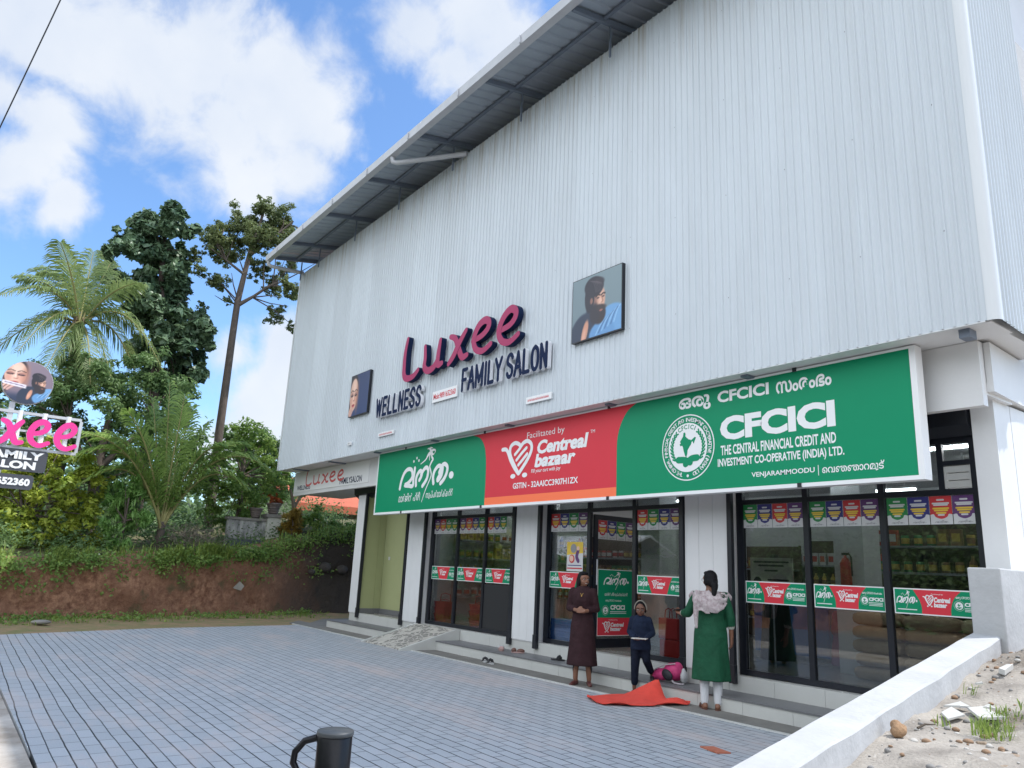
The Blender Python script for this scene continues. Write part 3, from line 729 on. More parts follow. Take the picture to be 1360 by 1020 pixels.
VANI = dict(va=[(-14.35,3.09),(-14.31,3.24),(-14.22,3.39),(-14.1,3.47),(-13.97,3.48),(-13.88,3.44),(-13.84,3.34),(-13.88,3.26),(-14.0,3.19),(-14.14,3.15),(-13.97,3.13),(-13.8,3.12),(-13.79,3.26),(-13.77,3.37),(-13.76,3.48)],
 na=[(-13.67,3.12),(-13.68,3.26),(-13.62,3.36),(-13.53,3.41),(-13.46,3.37),(-13.47,3.3),(-13.54,3.22)],
 na2=[(-13.49,3.33),(-13.38,3.43),(-13.28,3.46),(-13.21,3.39),(-13.23,3.26),(-13.3,3.17),(-13.4,3.09)],
 palm=[(-13.39,2.77),(-13.33,2.89),(-13.25,3.03),(-13.14,3.18),(-13.08,3.29),(-13.11,3.38),(-13.16,3.47),(-13.1,3.56),(-13.05,3.61),(-13.1,3.66),(-13.13,3.76)],
 f1=[(-13.16,3.76),(-13.26,3.7),(-13.35,3.62),(-13.53,3.55)], f2=[(-13.14,3.77),(-13.24,3.74),(-13.31,3.67)], f3=[(-13.14,3.77),(-13.19,3.69),(-13.19,3.6)],
 f4=[(-13.13,3.77),(-13.07,3.71),(-13.02,3.72)], f5=[(-13.13,3.78),(-13.05,3.8),(-12.98,3.78),(-13.0,3.73)], f6=[(-13.15,3.78),(-13.22,3.84),(-13.29,3.84)], f7=[(-13.14,3.78),(-13.18,3.85),(-13.09,3.84)],
 tha=[(-12.97,3.12),(-13.0,3.25),(-12.95,3.37),(-12.83,3.45),(-12.73,3.44),(-12.7,3.36),(-12.74,3.28),(-12.82,3.19),(-12.79,3.17),(-12.68,3.26),(-12.65,3.4)],
 tha2=[(-12.77,3.32),(-12.68,3.45),(-12.57,3.47),(-12.48,3.4),(-12.5,3.28),(-12.59,3.17),(-12.7,3.1)])
def logo_vanitham(mb, pl, u0, v0, sx, sz, d, mi=0, k=5):
    """script word with a palm; (u0,v0) lower left of the word, sx/sz scale against the big board"""
    tr = lambda p: (u0+(p[0]+14.35)*sx, v0+(p[1]-2.77)*sz)
    q = 0
    for nme, pts in VANI.items():
        w = {'va':.085,'na':.085,'na2':.085,'tha':.085,'tha2':.085,'palm':.05}.get(nme, .055)
        tp = (lambda t: .35+.9*t if t < .7 else 1.0) if nme == 'palm' else ((lambda t: 1.1-.8*t) if nme[0] == 'f' else None)
        put_stroke(mb, pl, [tr(p) for p in pts], w*(sx+sz)/2, d+.0003*q, mi, k, tp); q += 1
    put_poly(mb, pl, circ(*tr((-12.33,3.24)), .085*sx, .072*sz, 14), d, mi)
    for c in ((-13.83,3.63),(-13.71,3.69),(-13.62,3.63)): put_poly(mb, pl, circ(*tr(c), .028*sx, .03*sz, 8), d, mi)
def logo_cart(mb, pl, u0, v0, w, h, d, mi=0, k=5):
    tr = lambda p: (u0+p[0]*w, v0+p[1]*h); t = .095*(w+h)/2
    S_ = [[(0,.85),(.12,.84),(.2,.74),(.3,.52),(.44,.30),(.58,.13)], [(.58,.13),(.36,.5),(.27,.72),(.29,.9),(.42,.98),(.55,.94),(.63,.88),(.72,.95),(.85,.98),(.97,.88),(.98,.7),(.85,.45),(.60,.13)],
          [(.44,.66),(.55,.76),(.64,.86)], [(.5,.5),(.66,.66),(.82,.80)], [(.57,.36),(.72,.5),(.85,.63)]]
    for q, s in enumerate(S_): put_stroke(mb, pl, [tr(p) for p in s], t*(.8 if q > 1 else 1), d+.0004*q, mi, k)
    for c in (.40, .79): put_poly(mb, pl, circ(*tr((c, .07)), .085*w, .065*h, 14), d, mi)
INDIA = [(.30,.98),(.38,1.0),(.42,.93),(.40,.85),(.48,.78),(.60,.70),(.68,.70),(.70,.66),(.78,.70),(.92,.78),(.98,.74),(.90,.62),(.86,.52),(.82,.55),(.80,.62),(.74,.60),(.72,.52),(.62,.42),(.52,.30),(.50,.15),(.44,.02),(.38,.10),(.30,.30),(.26,.45),(.22,.50),(.14,.48),(.08,.55),(.16,.60),(.10,.65),(.22,.78),(.28,.85)]
def emblem(mb, pl, cx, cy, r, d, white=0, green=1, detail=True):
    put_ring(mb, pl, cx, cy, r*.965, r, d, white); put_poly(mb, pl, circ(cx, cy, r*.74, n=40), d, white)
    s = r*.86; put_poly(mb, pl, [(cx-s*.42+p[0]*s*.82, cy-s*.38+p[1]*s*.92) for p in INDIA], d+.0012, green)
    # clasped hands
    put_stroke(mb, pl, [(cx-.36*r,cy-.36*r),(cx-.12*r,cy-.38*r),(cx+.1*r,cy-.46*r)], .2*r, d+.0016, green)
    put_stroke(mb, pl, [(cx+.36*r,cy-.34*r),(cx+.14*r,cy-.36*r),(cx-.08*r,cy-.50*r)], .2*r, d+.002, green)
    if not detail: return
    for s_ in (-1, 1):
        for q in range(9):
            a = math.radians(215 + q*13) if s_ < 0 else math.radians(-35 - q*13)
            a = math.radians(218 - q*10) if s_ < 0 else math.radians(-38 + q*10)
            p = (cx+.60*r*math.cos(a), cy+.60*r*math.sin(a)); t = a + (math.pi/2 if s_ > 0 else -math.pi/2)
            put_stroke(mb, pl, [p, (p[0]+.10*r*math.cos(t+.5*s_), p[1]+.10*r*math.sin(t+.5*s_))], .05*r, d+.0012, green, 1)
            put_stroke(mb, pl, [p, (p[0]+.10*r*math.cos(t-.5*s_), p[1]+.10*r*math.sin(t-.5*s_))], .05*r, d+.0014, green, 1)
    def arc_text(txt, rad, a0, a1, h, mi, dd, bold):
        n = len(txt)
        for i, ch in enumerate(txt):
            if ch == ' ': continue
            a = a0 + (a1-a0)*i/(n-1)
            vs, fs = text_raw(ch, bold); xm = (min(v[0] for v in vs)+max(v[0] for v in vs))/2
            t = a - math.pi/2; ct, st = math.cos(t), math.sin(t)
            P = [((x-xm)*h, y*h) for x, y in vs]
            mb.add([pl(cx+rad*math.cos(a)+x*ct-y*st, cy+rad*math.sin(a)+x*st+y*ct, dd) for x, y in P], fs, mi)
    arc_text('THE CENTRAL FINANCIAL CREDIT AND INVESTMENT CO-OPERATIVE (INDIA) LTD', r*.785, math.radians(253), math.radians(-73), .165*r, white, d+.001, .02)
    arc_text('CFCICI', r*.56, math.radians(118), math.radians(62), .19*r, green, d+.0012, .02)
    put_poly(mb, pl, circ(cx, cy-.855*r, .045*r, n=10), d, white)

# ------------------------------------------------------------------ the long shop sign
PS = Plane('y', 7.70)
sg = thing('shop_sign', 'long green and red shop sign board hung below the ribbed upper storey', 'sign', (-9.5, 7.75, 2.6))
X0, X1, Z0, Z1 = -15.45, -3.53, 2.60, 3.94
mb = MB(); mb.box(X0, X1, 7.715, 7.82, Z0, Z1); mb.build('sign_box', M['gutter'], sg)
mb = MB(); mb.box(X0-.012, X1+.012, 7.69, 7.83, Z0-.03, Z0+.014); mb.box(X0-.012, X1+.012, 7.69, 7.83, Z1-.012, Z1+.014); mb.box(X0-.012, X0+.022, 7.69, 7.83, Z0+.0145, Z1-.0125); mb.box(X1-.05, X1+.013, 7.69, 7.832, Z0+.0145, Z1-.0125)
mb.build('frame', M['signwhite'], sg)
e1 = catmull([(-11.70,Z1),(-11.42,3.86),(-11.26,3.70),(-11.19,3.48),(-11.165,3.2),(-11.16,2.9),(-11.16,Z0)], 6)
e2 = catmull([(-7.42,Z1),(-7.62,3.84),(-7.76,3.66),(-7.83,3.45),(-7.84,3.2),(-7.84,2.9),(-7.84,Z0)], 6)
mb = MB(); put_poly(mb, PS, [(X0+.02,Z0)]+[(X0+.02,Z1)]+e1, 0); mb.build('green_panel', M['signgreen'], sg)
mb = MB(); put_poly(mb, PS, [p for p in e1]+[p for p in e2[::-1]], -.001); mb.build('red_panel', M['signred'], sg)
mb = MB(); put_poly(mb, PS, e2+[(X1-.05,Z0),(X1-.05,Z1)], 0); mb.build('green_panel', M['signgreen'], sg)
mb = MB(); put_poly(mb, PS, [(-11.16,Z0+.014),(-7.84,Z0+.014),(-7.84,2.745),(-11.16,2.745)], .001); mb.build('orange_strip', M['signorange'], sg)
mb = MB(); logo_vanitham(mb, PS, -14.35, 2.77, 1, 1, .002); mb.build('script_logo', M['signwhite'], sg)
mb = MB(); put_text(mb, PS, 'മാർജിൻ ഫ്രീ', -14.36, -13.47, 2.80, 2.98, bold=.012); mb.build('lettering', M['signwhite'], sg); mb = MB(); put_text(mb, PS, 'സൂപ്പർമാർക്കറ്റ്', -13.24, -12.24, 2.80, 2.98, bold=.012); mb.build('lettering', M['signwhite'], sg)
mb = MB(); put_text(mb, PS, 'Facilitated by', -9.99, -9.02, 3.655, 3.79, bold=-.004)
mb.build('lettering', M['signwhite'], sg); mb = MB(); put_text(mb, PS, 'Centreal', -9.70, -8.45, 3.395, 3.625, bold=.045, shear=.18); mb.build('lettering', M['signwhite'], sg); mb = MB(); put_text(mb, PS, 'bazaar', -9.76, -8.74, 3.175, 3.40, bold=.045, shear=.18)
mb.build('lettering', M['signwhite'], sg); mb = MB(); put_text(mb, PS, 'Fill your cart with joy', -9.84, -9.09, 3.075, 3.155, bold=.01, shear=.15); mb.build('lettering', M['signwhite'], sg); mb = MB(); put_text(mb, PS, 'TM', -8.41, -8.31, 3.60, 3.65)
mb.build('lettering', M['signwhite'], sg); mb = MB(); put_text(mb, PS, 'GSTIN - 32AAICC3907H1ZX', -10.33, -8.67, 2.855, 2.955, bold=.022); mb.build('lettering', M['signwhite'], sg)
mb = MB(); logo_cart(mb, PS, -10.68, 3.03, .84, .63, .002); mb.build('cart_logo', M['signwhite'], sg)
mb = MB(); put_text(mb, PS, 'ഒരു', -6.66, -6.13, 3.66, 3.86, bold=.03); mb.build('lettering', M['signwhite'], sg); mb = MB(); put_text(mb, PS, 'CFCICI', -6.02, -5.26, 3.71, 3.86, bold=.035); mb.build('lettering', M['signwhite'], sg); mb = MB(); put_text(mb, PS, 'സംരംഭം', -5.16, -4.45, 3.69, 3.84, bold=.025)
mb.build('lettering', M['signwhite'], sg); mb = MB(); put_text(mb, PS, 'CFCICI', -5.99, -4.43, 3.215, 3.52, bold=.05)
mb.build('lettering', M['signwhite'], sg); mb = MB(); put_text(mb, PS, 'THE CENTRAL FINANCIAL CREDIT AND', -5.985, -4.435, 3.03, 3.155, bold=.024); mb.build('lettering', M['signwhite'], sg); mb = MB(); put_text(mb, PS, 'INVESTMENT CO-OPERATIVE (INDIA) LTD.', -6.035, -4.35, 2.86, 2.99, bold=.024)
mb.build('lettering', M['signwhite'], sg); mb = MB(); put_text(mb, PS, 'VENJARAMMOODU', -5.54, -4.71, 2.71, 2.785, bold=.018); mb.build('lettering', M['signwhite'], sg); mb = MB(); put_stroke(mb, PS, [(-4.665,2.69),(-4.665,2.80)], .008, .002, 0, 1); mb.build('lettering', M['signwhite'], sg); mb = MB(); put_text(mb, PS, 'െവഞഞാറമൂട്', -4.62, -3.92, 2.685, 2.80, bold=.015)
mb.build('lettering', M['signwhite'], sg)
mb = MB(); emblem(mb, PS, -6.52, 3.19, .44, .002); mb.build('emblem', [M['signwhite'], M['signgreen']], sg)
mb = MB()
for x in (-14.2, -11.25, -8.0, -4.9):
    for z in (Z0-.032, Z1-.02): mb.box(x-.025, x+.025, 7.68, 7.70, z, z+.05)
mb.build('clamp', M['black'], sg)
mb = MB()
for x in (-14.5, -12, -9.5, -7, -4.6): mb.box(x-.03, x+.03, 7.83, 7.995, 3.5, 3.56)
mb.build('bracket', M['rafter'], sg)

# ------------------------------------------------------------------ Luxee letters on the facade
PF = Plane('y', 7.40)
LUX = [('L', [[(-13.76,6.2),(-13.83,5.91),(-13.83,5.59),(-13.80,5.40),(-13.66,5.31),(-13.40,5.32),(-13.21,5.42)]]),
 ('u', [[(-12.99,5.87),(-12.96,5.62),(-12.97,5.44),(-12.83,5.33),(-12.62,5.35),(-12.46,5.48),(-12.42,5.66),(-12.39,5.88)],[(-12.40,5.85),(-12.44,5.56),(-12.42,5.38),(-12.27,5.38)]]),
 ('x', [[(-12.02,5.86),(-11.84,5.78),(-11.7,5.55),(-11.56,5.36),(-11.39,5.37)],[(-11.47,5.87),(-11.69,5.65),(-11.86,5.44),(-12.02,5.31)]]),
 ('e', [[(-11.23,5.60),(-10.94,5.64),(-10.75,5.74),(-10.73,5.86),(-10.87,5.92),(-11.07,5.84),(-11.19,5.63),(-11.11,5.42),(-10.88,5.34),(-10.63,5.42)]]),
 ('e', [[(-10.40,5.60),(-10.09,5.64),(-9.93,5.75),(-9.93,5.87),(-10.08,5.93),(-10.28,5.82),(-10.40,5.60),(-10.30,5.40),(-10.07,5.33),(-9.82,5.42)]])]
lx = thing('salon_name_letters', 'large raised pink script letters with dark sides on the ribbed white facade', 'letters', (-11.8, 7.42, 5.3))
for ch, strokes in LUX:
    mb = MB()
    for q, s in enumerate(strokes):
        vs, fs = stroke2d(s, .128, 7, lambda t: .8+.35*math.sin(math.pi*t)); extrude_flat(mb, PF, vs, fs, 0.0, .115+.006*q, 0, 1, ramp_t(len(vs)))
    mb.build('letter', [M['pink'], M['navy']], lx)
GLYPH = {'W': [[(0,1),(.24,0)],[(.24,0),(.5,.9)],[(.5,.9),(.76,0)],[(.76,0),(1,1)]], 'E': [[(.1,0),(.1,1)],[(.1,1),(.9,1)],[(.1,.52),(.8,.52)],[(.1,0),(.9,0)]], 'L': [[(.1,1),(.1,0)],[(.1,0),(.9,0)]],
 'N': [[(.1,0),(.1,1)],[(.1,1),(.9,0)],[(.9,0),(.9,1)]], 'S': [[(.9,.84),(.68,.99),(.35,.99),(.12,.83),(.18,.62),(.5,.51),(.82,.39),(.88,.17),(.65,.01),(.32,.01),(.1,.16)]], 'F': [[(.1,0),(.1,1)],[(.1,1),(.9,1)],[(.1,.5),(.78,.5)]],
 'A': [[(0,0),(.5,1)],[(.5,1),(1,0)],[(.18,.33),(.82,.33)]], 'M': [[(.05,0),(.05,1)],[(.05,1),(.5,.2)],[(.5,.2),(.95,1)],[(.95,1),(.95,0)]], 'I': [[(.5,0),(.5,1)]], 'Y': [[(0,1),(.5,.48)],[(1,1),(.5,.48)],[(.5,.48),(.5,0)]],
 'O': [[(.5,1),(.15,.85),(.05,.5),(.15,.15),(.5,0),(.85,.15),(.95,.5),(.85,.85),(.5,1)]]}
M['whiteside'] = mat('white_acrylic', (.75,.75,.78), .35)
for body, (a, b, z0, z1), lab, nm in (('WELLNESS', (-15.05,-13.10,4.66,5.10), 'raised navy capital letters spelling WELLNESS beside the woman picture', 'wellness_letters'), ('FAMILY SALON', (-11.58,-9.07,4.69,5.14), 'raised navy capital letters spelling FAMILY SALON below the pink script', 'family_salon_letters')):
    t_ = thing(nm, lab, 'letters', ((a+b)/2, 7.42, z0))
    adv = [.45 if c in ' I' else (1.25 if c in 'WM' else 1.0) for c in body]; u = a; k = (b-a)/(sum(adv)-.22)
    for c, w in zip(body, adv):
        if c != ' ':
            mb = MB(); gw = (w-.22)*k
            for q, s in enumerate(GLYPH[c]):
                vs, fs = stroke2d([(u+x*gw, z0+.03+y*(z1-z0-.06)) for x, y in s], .075, 5 if c in 'SO' else 1); extrude_flat(mb, PF, vs, fs, .0, .07+.003*q, 0, 1, ramp_t(len(vs), .002))
            mb.build('letter', [M['navy'], M['whiteside']], t_)
        u += w*k
for (a, b, z0, z1), body, lab in (((-12.76,-11.85,4.67,4.89), 'Mob:9891652360', 'white phone number plate with red figures between the two rows of navy letters'), ((-15.0,-14.3,4.235,4.32), 5, 'small white plate with faint red lettering low on the facade, left below the word WELLNESS'), ((-9.68,-9.03,4.19,4.30), 8, 'small white plate with dark red lettering low on the facade, below the word SALON')):
    t_ = thing('name_plate', lab, 'plate', ((a+b)/2, 7.42, z0), group='small plates on the facade')
    mb = MB(); mb.box(a, b, 7.405, 7.435, z0, z1); mb.build('plate', M['signwhite'], t_)
    mb = MB(); pl = Plane('y', 7.405)
    if isinstance(body, str): put_text(mb, pl, body, a+.05, b-.05, z0+.055, z1-.05, .002, .02)
    else:
        zm = (z0+z1)/2; rr_ = random.Random(body); u = a+.05
        while u < b-.06:      # too small to read: short dabs of print
            wd = rr_.uniform(.012, .028); put_stroke(mb, pl, [(u, zm-.018), (u+wd*.4, zm+.02), (u+wd, zm-.015)], .009, .002, 0, 1); u += wd+.012
    mb.build('lettering', M['signred'], t_)
t_ = thing('wall_notice', 'tiny white notice near the lower left of the ribbed facade', 'notice', (-16.47, 7.42, 4.2)); mb = MB(); mb.box(-16.57, -16.38, 7.40, 7.43, 4.21, 4.28); mb.build('plate', M['signwhite'], t_)
mb = MB()
for u in (-16.54, -16.50, -16.45): put_stroke(mb, Plane('y', 7.40), [(u,4.23),(u+.03,4.26)], .008, .002, 0, 1)
mb.build('lettering', M['navy'], t_)

# ------------------------------------------------------------------ salon panel on the beam, far left
PB = Plane('y', 7.985)
t_ = thing('salon_sign', 'white salon name sign with red script on the beam above the entry', 'sign', (-18.8, 7.99, 3.4))
mb = MB(); mb.box(-21.27, -16.5, 7.985, 7.999, 3.40, 3.93); mb.build('board', M['signwhite'], t_)
mb = MB()
def tl(p): return (-20.38+(p[0]+13.83)*.615, 3.545+(p[1]-5.31)*.42)
q = 0
for ch, strokes in LUX:
    for s in strokes: put_stroke(mb, PB, [tl(p) for p in s], .055, .002+.0003*q); q += 1
mb.build('script_lettering', mat('pale_red_print', srgb(205,90,90), .5), t_)
mb = MB(); put_text(mb, PB, 'WELLNESS', -21.0, -20.05, 3.44, 3.57, .002, .02); mb.build('lettering', M['navy'], t_); mb = MB(); put_text(mb, PB, 'FAMILYSALON', -18.12, -16.85, 3.44, 3.60, .002, .02); mb.build('lettering', M['navy'], t_)

# ------------------------------------------------------------------ the two portrait panels
SK = mat('print_skin', srgb(232,190,170), .45)
def print_mat():
    m = bpy.data.materials.new('photo_print'); m.use_nodes = True; t = m.node_tree; p = t.nodes['Principled BSDF']; p.inputs['Roughness'].default_value = .4
    a = t.nodes.new('ShaderNodeAttribute'); a.attribute_name = 'ink'; t.links.new(a.outputs['Color'], p.inputs['Base Color']); return m
M['print'] = print_mat()
def sst(a, b, x): t = np.clip((x-a)/(b-a), 0, 1); return t*t*(3-2*t)
class Paint:
    """a printed picture: soft-edged shapes laid over one another on a fine grid of ink cells"""
    def __init__(self, n, bg): self.n = n; self.y, self.x = np.mgrid[0:n,0:n]/(n-1); self.c = np.ones((n,n,3))*np.array(bg)
    def mix(self, m, col): m = np.clip(m, 0, 1)[...,None]; self.c = self.c*(1-m) + np.array(col)*m
    def el(self, cx, cy, rx, ry, col, soft=.12, rot=0, op=1.0):
        dx, dy = self.x-cx, self.y-cy; c, s_ = math.cos(rot), math.sin(rot); u, v = (dx*c+dy*s_)/rx, (-dx*s_+dy*c)/ry
        self.mix((1-sst(1-soft, 1+soft, np.sqrt(u*u+v*v)))*op, col)
    def line(self, pts, w, col, op=1.0):
        m = np.zeros_like(self.x); P = catmull(pts, 5)
        for (ax, ay), (bx_, by_) in zip(P, P[1:]):
            dx, dy = bx_-ax, by_-ay; l = dx*dx+dy*dy or 1e-9; t = np.clip(((self.x-ax)*dx+(self.y-ay)*dy)/l, 0, 1)
            m = np.maximum(m, 1-sst(w*.4, w, np.hypot(self.x-ax-t*dx, self.y-ay-t*dy)))
        self.mix(m*op, col)
    def build(self, name, pl, u0, v0, w, h, d, parent, mask=None):
        n = self.n; vs = [pl(u0+w*i/(n-1), v0+h*j/(n-1), d) for j in range(n) for i in range(n)]
        fs = [(j*n+i, j*n+i+1, (j+1)*n+i+1, (j+1)*n+i) for j in range(n-1) for i in range(n-1) if mask is None or mask((i+.5)/(n-1), (j+.5)/(n-1))]
        mb = MB(); mb.add(vs, fs); o = mb.build(name, M['print'], parent)
        at = o.data.color_attributes.new('ink', 'FLOAT_COLOR', 'POINT'); lin = np.where(self.c <= 10.3, self.c/255/12.92, ((self.c/255+.055)/1.055)**2.4)
        at.data.foreach_set('color', np.concatenate([lin, np.ones((n,n,1))], 2).astype(np.float32).ravel()); return o
def wpaint(P, ox=0., oy=0., sx=1., sy=1., bg=True):
    E = lambda cx, cy, rx, ry, col, soft=.12, rot=0, op=1.0: P.el(ox+cx*sx, oy+cy*sy, rx*sx, ry*sy, col, soft, rot, op)
    L_ = lambda pts, w, col, op=1.0: P.line([(ox+a*sx, oy+b*sy) for a, b in pts], w*sy, col, op)
    E(.16,.60,.27,.46,(42,36,44),.1); E(.02,.3,.16,.4,(60,46,48),.2)
    E(.21,.52,.205,.40,(226,180,158),.06); E(.18,.66,.15,.22,(240,204,186),.6,0,.8); E(.17,.38,.10,.12,(238,196,176),.7,0,.7)
    E(.40,.45,.07,.34,(176,122,104),.7,0,.8); E(.09,.5,.05,.3,(196,146,128),.8,0,.5); E(.32,.40,.06,.08,(214,150,132),.8,0,.6); E(.1,.38,.05,.08,(216,150,134),.8,0,.5)
    for c in (.115,.315):
        E(c,.535,.075,.055,(182,128,112),.6,0,.8); E(c,.515,.065,.028,(120,84,84),.5,0,.8); L_([(c-.06,.50),(c,.485),(c+.06,.505)], .020, (34,26,32)); L_([(c-.075,.595),(c-.01,.635),(c+.075,.605)], .020, (70,50,46),.9)
    L_([(.235,.53),(.262,.42),(.255,.385)], .022, (190,134,116),.8); E(.225,.375,.042,.018,(168,108,94),.5,0,.9); E(.215,.47,.016,.09,(246,216,200),.7,0,.7)
    E(.215,.262,.075,.026,(176,62,72),.25); E(.215,.238,.062,.026,(196,84,92),.3); L_([(.145,.255),(.215,.252),(.285,.255)], .010, (110,34,42),.9); E(.22,.19,.06,.015,(190,140,122),.7,0,.6)
    for k, (a, b) in enumerate((((.0,.05),(.10,.24)),((.05,.0),(.15,.19)),((.11,.0),(.20,.13)))): L_([a, ((a[0]+b[0])/2-.005,(a[1]+b[1])/2), b], .045, (228-8*k,180-6*k,160)); L_([(a[0]+.03,a[1]-.01),(b[0]+.025,b[1]-.02)], .010, (160,108,92),.7)
def mpaint(P, ox=0., oy=0., sx=1., sy=1.):
    E = lambda cx, cy, rx, ry, col, soft=.12, rot=0, op=1.0: P.el(ox+cx*sx, oy+cy*sy, rx*sx, ry*sy, col, soft, rot, op)
    L_ = lambda pts, w, col, op=1.0: P.line([(ox+a*sx, oy+b*sy) for a, b in pts], w*sy, col, op)
    E(.20,.02,.27,.40,(38,50,72),.08,-.3); E(.42,.30,.15,.22,(44,54,74),.2)
    E(.80,.12,.34,.30,(110,160,206),.06,.35); E(.62,.0,.26,.22,(100,150,198),.1)
    for k in range(7): L_([(.50+.06*k,.02+.02*k),(.60+.055*k,.16+.025*k),(.74+.04*k,.25+.02*k)], .016, (58,96,144) if k % 2 else (158,200,232), .65)
    E(.27,.1,.06,.20,(206,146,120),.2,-.25); E(.25,.06,.03,.10,(226,170,146),.6,-.25,.8)
    E(.555,.55,.125,.225,(200,150,128),.08,-.06); E(.60,.58,.06,.16,(228,182,158),.7,0,.8); E(.46,.55,.05,.2,(120,86,78),.6,0,.7)
    E(.56,.33,.135,.155,(52,42,44),.14,-.1); E(.47,.36,.10,.16,(46,40,48),.25); E(.60,.43,.10,.045,(58,46,46),.4,-.1); E(.60,.385,.035,.014,(180,112,100),.4,0,.9)
    E(.45,.80,.20,.165,(38,36,46),.08,-.2); E(.36,.64,.10,.24,(40,38,48),.1); E(.56,.865,.10,.06,(52,46,54),.3,-.3)
    for k in range(6): L_([(.36+.03*k,.92-.01*k),(.44+.035*k,.86-.012*k),(.49+.025*k,.70)], .009, (104,92,96), .5)
    for c in (.535,.64): L_([(c-.04,.625),(c,.645),(c+.035,.635)], .020, (44,34,36),.9); E(c,.595,.026,.014,(40,32,36),.5,0,.9)
    L_([(.605,.61),(.632,.53),(.60,.505)], .018, (166,112,92),.8); E(.59,.535,.02,.05,(236,194,172),.7,0,.6); E(.40,.58,.028,.05,(170,118,98),.3,0,.8)
PP = Plane('y', 7.365)
for nm, lab, (a, b, z0, z1) in (('portrait_board', 'square picture board of a bearded man in a denim shirt on the facade', (-8.53,-7.43,4.97,6.0)), ('portrait_board', 'square picture board of a made-up woman with lowered eyes on the facade', (-16.62,-15.62,4.88,5.9))):
    t_ = thing(nm, lab, 'picture', ((a+b)/2, 7.4, z0))
    mb = MB(); mb.box(a, b, 7.367, 7.43, z0, z1); mb.build('box_frame', M['black'], t_)
    if a > -10:
        P = Paint(84, (118,136,142)); P.mix(P.x*.5, (132,150,154)); P.mix((1-P.y)*.25, (96,112,122)); mpaint(P)
    else:
        P = Paint(84, (56,70,112)); P.mix(P.y*.35, (44,52,84)); wpaint(P)
    P.build('print', PP, a+.012, z0+.012, b-a-.024, z1-z0-.024, 0, t_)

# ------------------------------------------------------------------ road-side totem sign at the left
PT = Plane('x', -12.96)
tt = thing('roadside_sign', 'grey steel roadside sign post with round portrait disc, pink script and two dark plates', 'sign', (-13, .55, 0))
k13 = 13/12.0
mb = MB(); mb.box(-13.04, -12.98, .50, .57, -.05, 3.55); mb.box(-13.02, -13.0, .52, .55, 3.0, 3.8); mb.build('post', M['gutter'], tt)
cy0, cz0, rr = .67, 3.86, .325
mb = MB(); mb.prism([(-13.02, *p) for p in circ(cy0, cz0, rr, n=40)], (.05, 0, 0)); mb.build('disc', M['gutter'], tt)
P = Paint(76, (124,108,122)); P.mix(P.y*.4, (150,136,146)); P.mix(sst(.3,.1,P.y), (44,56,84))
wpaint(P, .0, .28, 1.08, .74); mpaint(P, .38, .16, .70, .62)
P.mix((1-sst(.035,.05,np.abs(P.y-(.44-.12*(P.x-.1)))))*(1-sst(.46,.5,P.x)), (226,220,226)); P.line([(.05,.447),(.2,.43),(.44,.40)], .012, (120,90,130))
P.build('portrait_print', PT, cy0-rr+.01, cz0-rr+.01, 2*rr-.02, 2*rr-.02, .013, tt, lambda x, y: math.hypot(x-.5, y-.5) < .5)
# frame with script
fz0, fz1, fy0, fy1 = 2.90, 3.415, -.95, 1.45
mb = MB()
for z in (fz0, fz1): mb.box(-13.02, -12.97, fy0, fy1, z-.02, z+.02)
for y in (fy0, fy1): mb.box(-13.02, -12.97, y-.02, y+.02, fz0+.02, fz1-.02)
mb.box(-13.01, -12.98, fy0+.02, fy1-.02, 3.14, 3.17)
mb.build('frame', M['gutter'], tt)
mb = MB()
for y in (.02, .34, .66, .97, 1.28): mb.tube([(-12.995,y,fz0+.021),(-12.995,y,fz1+.03)], .035, 8)
mb.build('lamp_bar', M['signwhite'], tt)
HOT = mat('magenta_acrylic', srgb(226,40,140), .3)
def tls(p): return (1.41+(p[0]+9.82)*.43, 2.94+(p[1]-5.31)*.60)
for ch, strokes in LUX:
    mb = MB()
    for q, s in enumerate(strokes):
        vs, fs = stroke2d([tls(p) for p in s], .078, 6, lambda t: .8+.35*math.sin(math.pi*t)); extrude_flat(mb, PT, vs, fs, .0, .05+.006*q, 0, 1, ramp_t(len(vs)))
    mb.build('letter', [HOT, M['whiteside']], tt)
DK = mat('dark_plate', srgb(62,64,72), .4)
for (a, b, z0, z1), lines in (((-.10,1.10,2.57,2.885), [('FAMILY',.32,1.05,2.74,2.855),('SALON',.31,.97,2.60,2.715)]), ((-.55,.98,2.31,2.52), [('Mob:9891652360',-.02,.94,2.36,2.47)])):
    mb = MB(); mb.prism([(-12.985,a,z0),(-12.985,b-.03,z0),(-12.985,b,z0+.03),(-12.985,b,z1-.03),(-12.985,b-.03,z1),(-12.985,a,z1)], (.022,0,0)); pl_ = mb.build('plate', DK, tt)
    mb = MB()
    for tx, u0, u1, v0, v1 in lines: put_text(mb, PT, tx, u0, u1, v0, v1, .006, .05)
    mb.build('lettering', M['signwhite'], pl_)

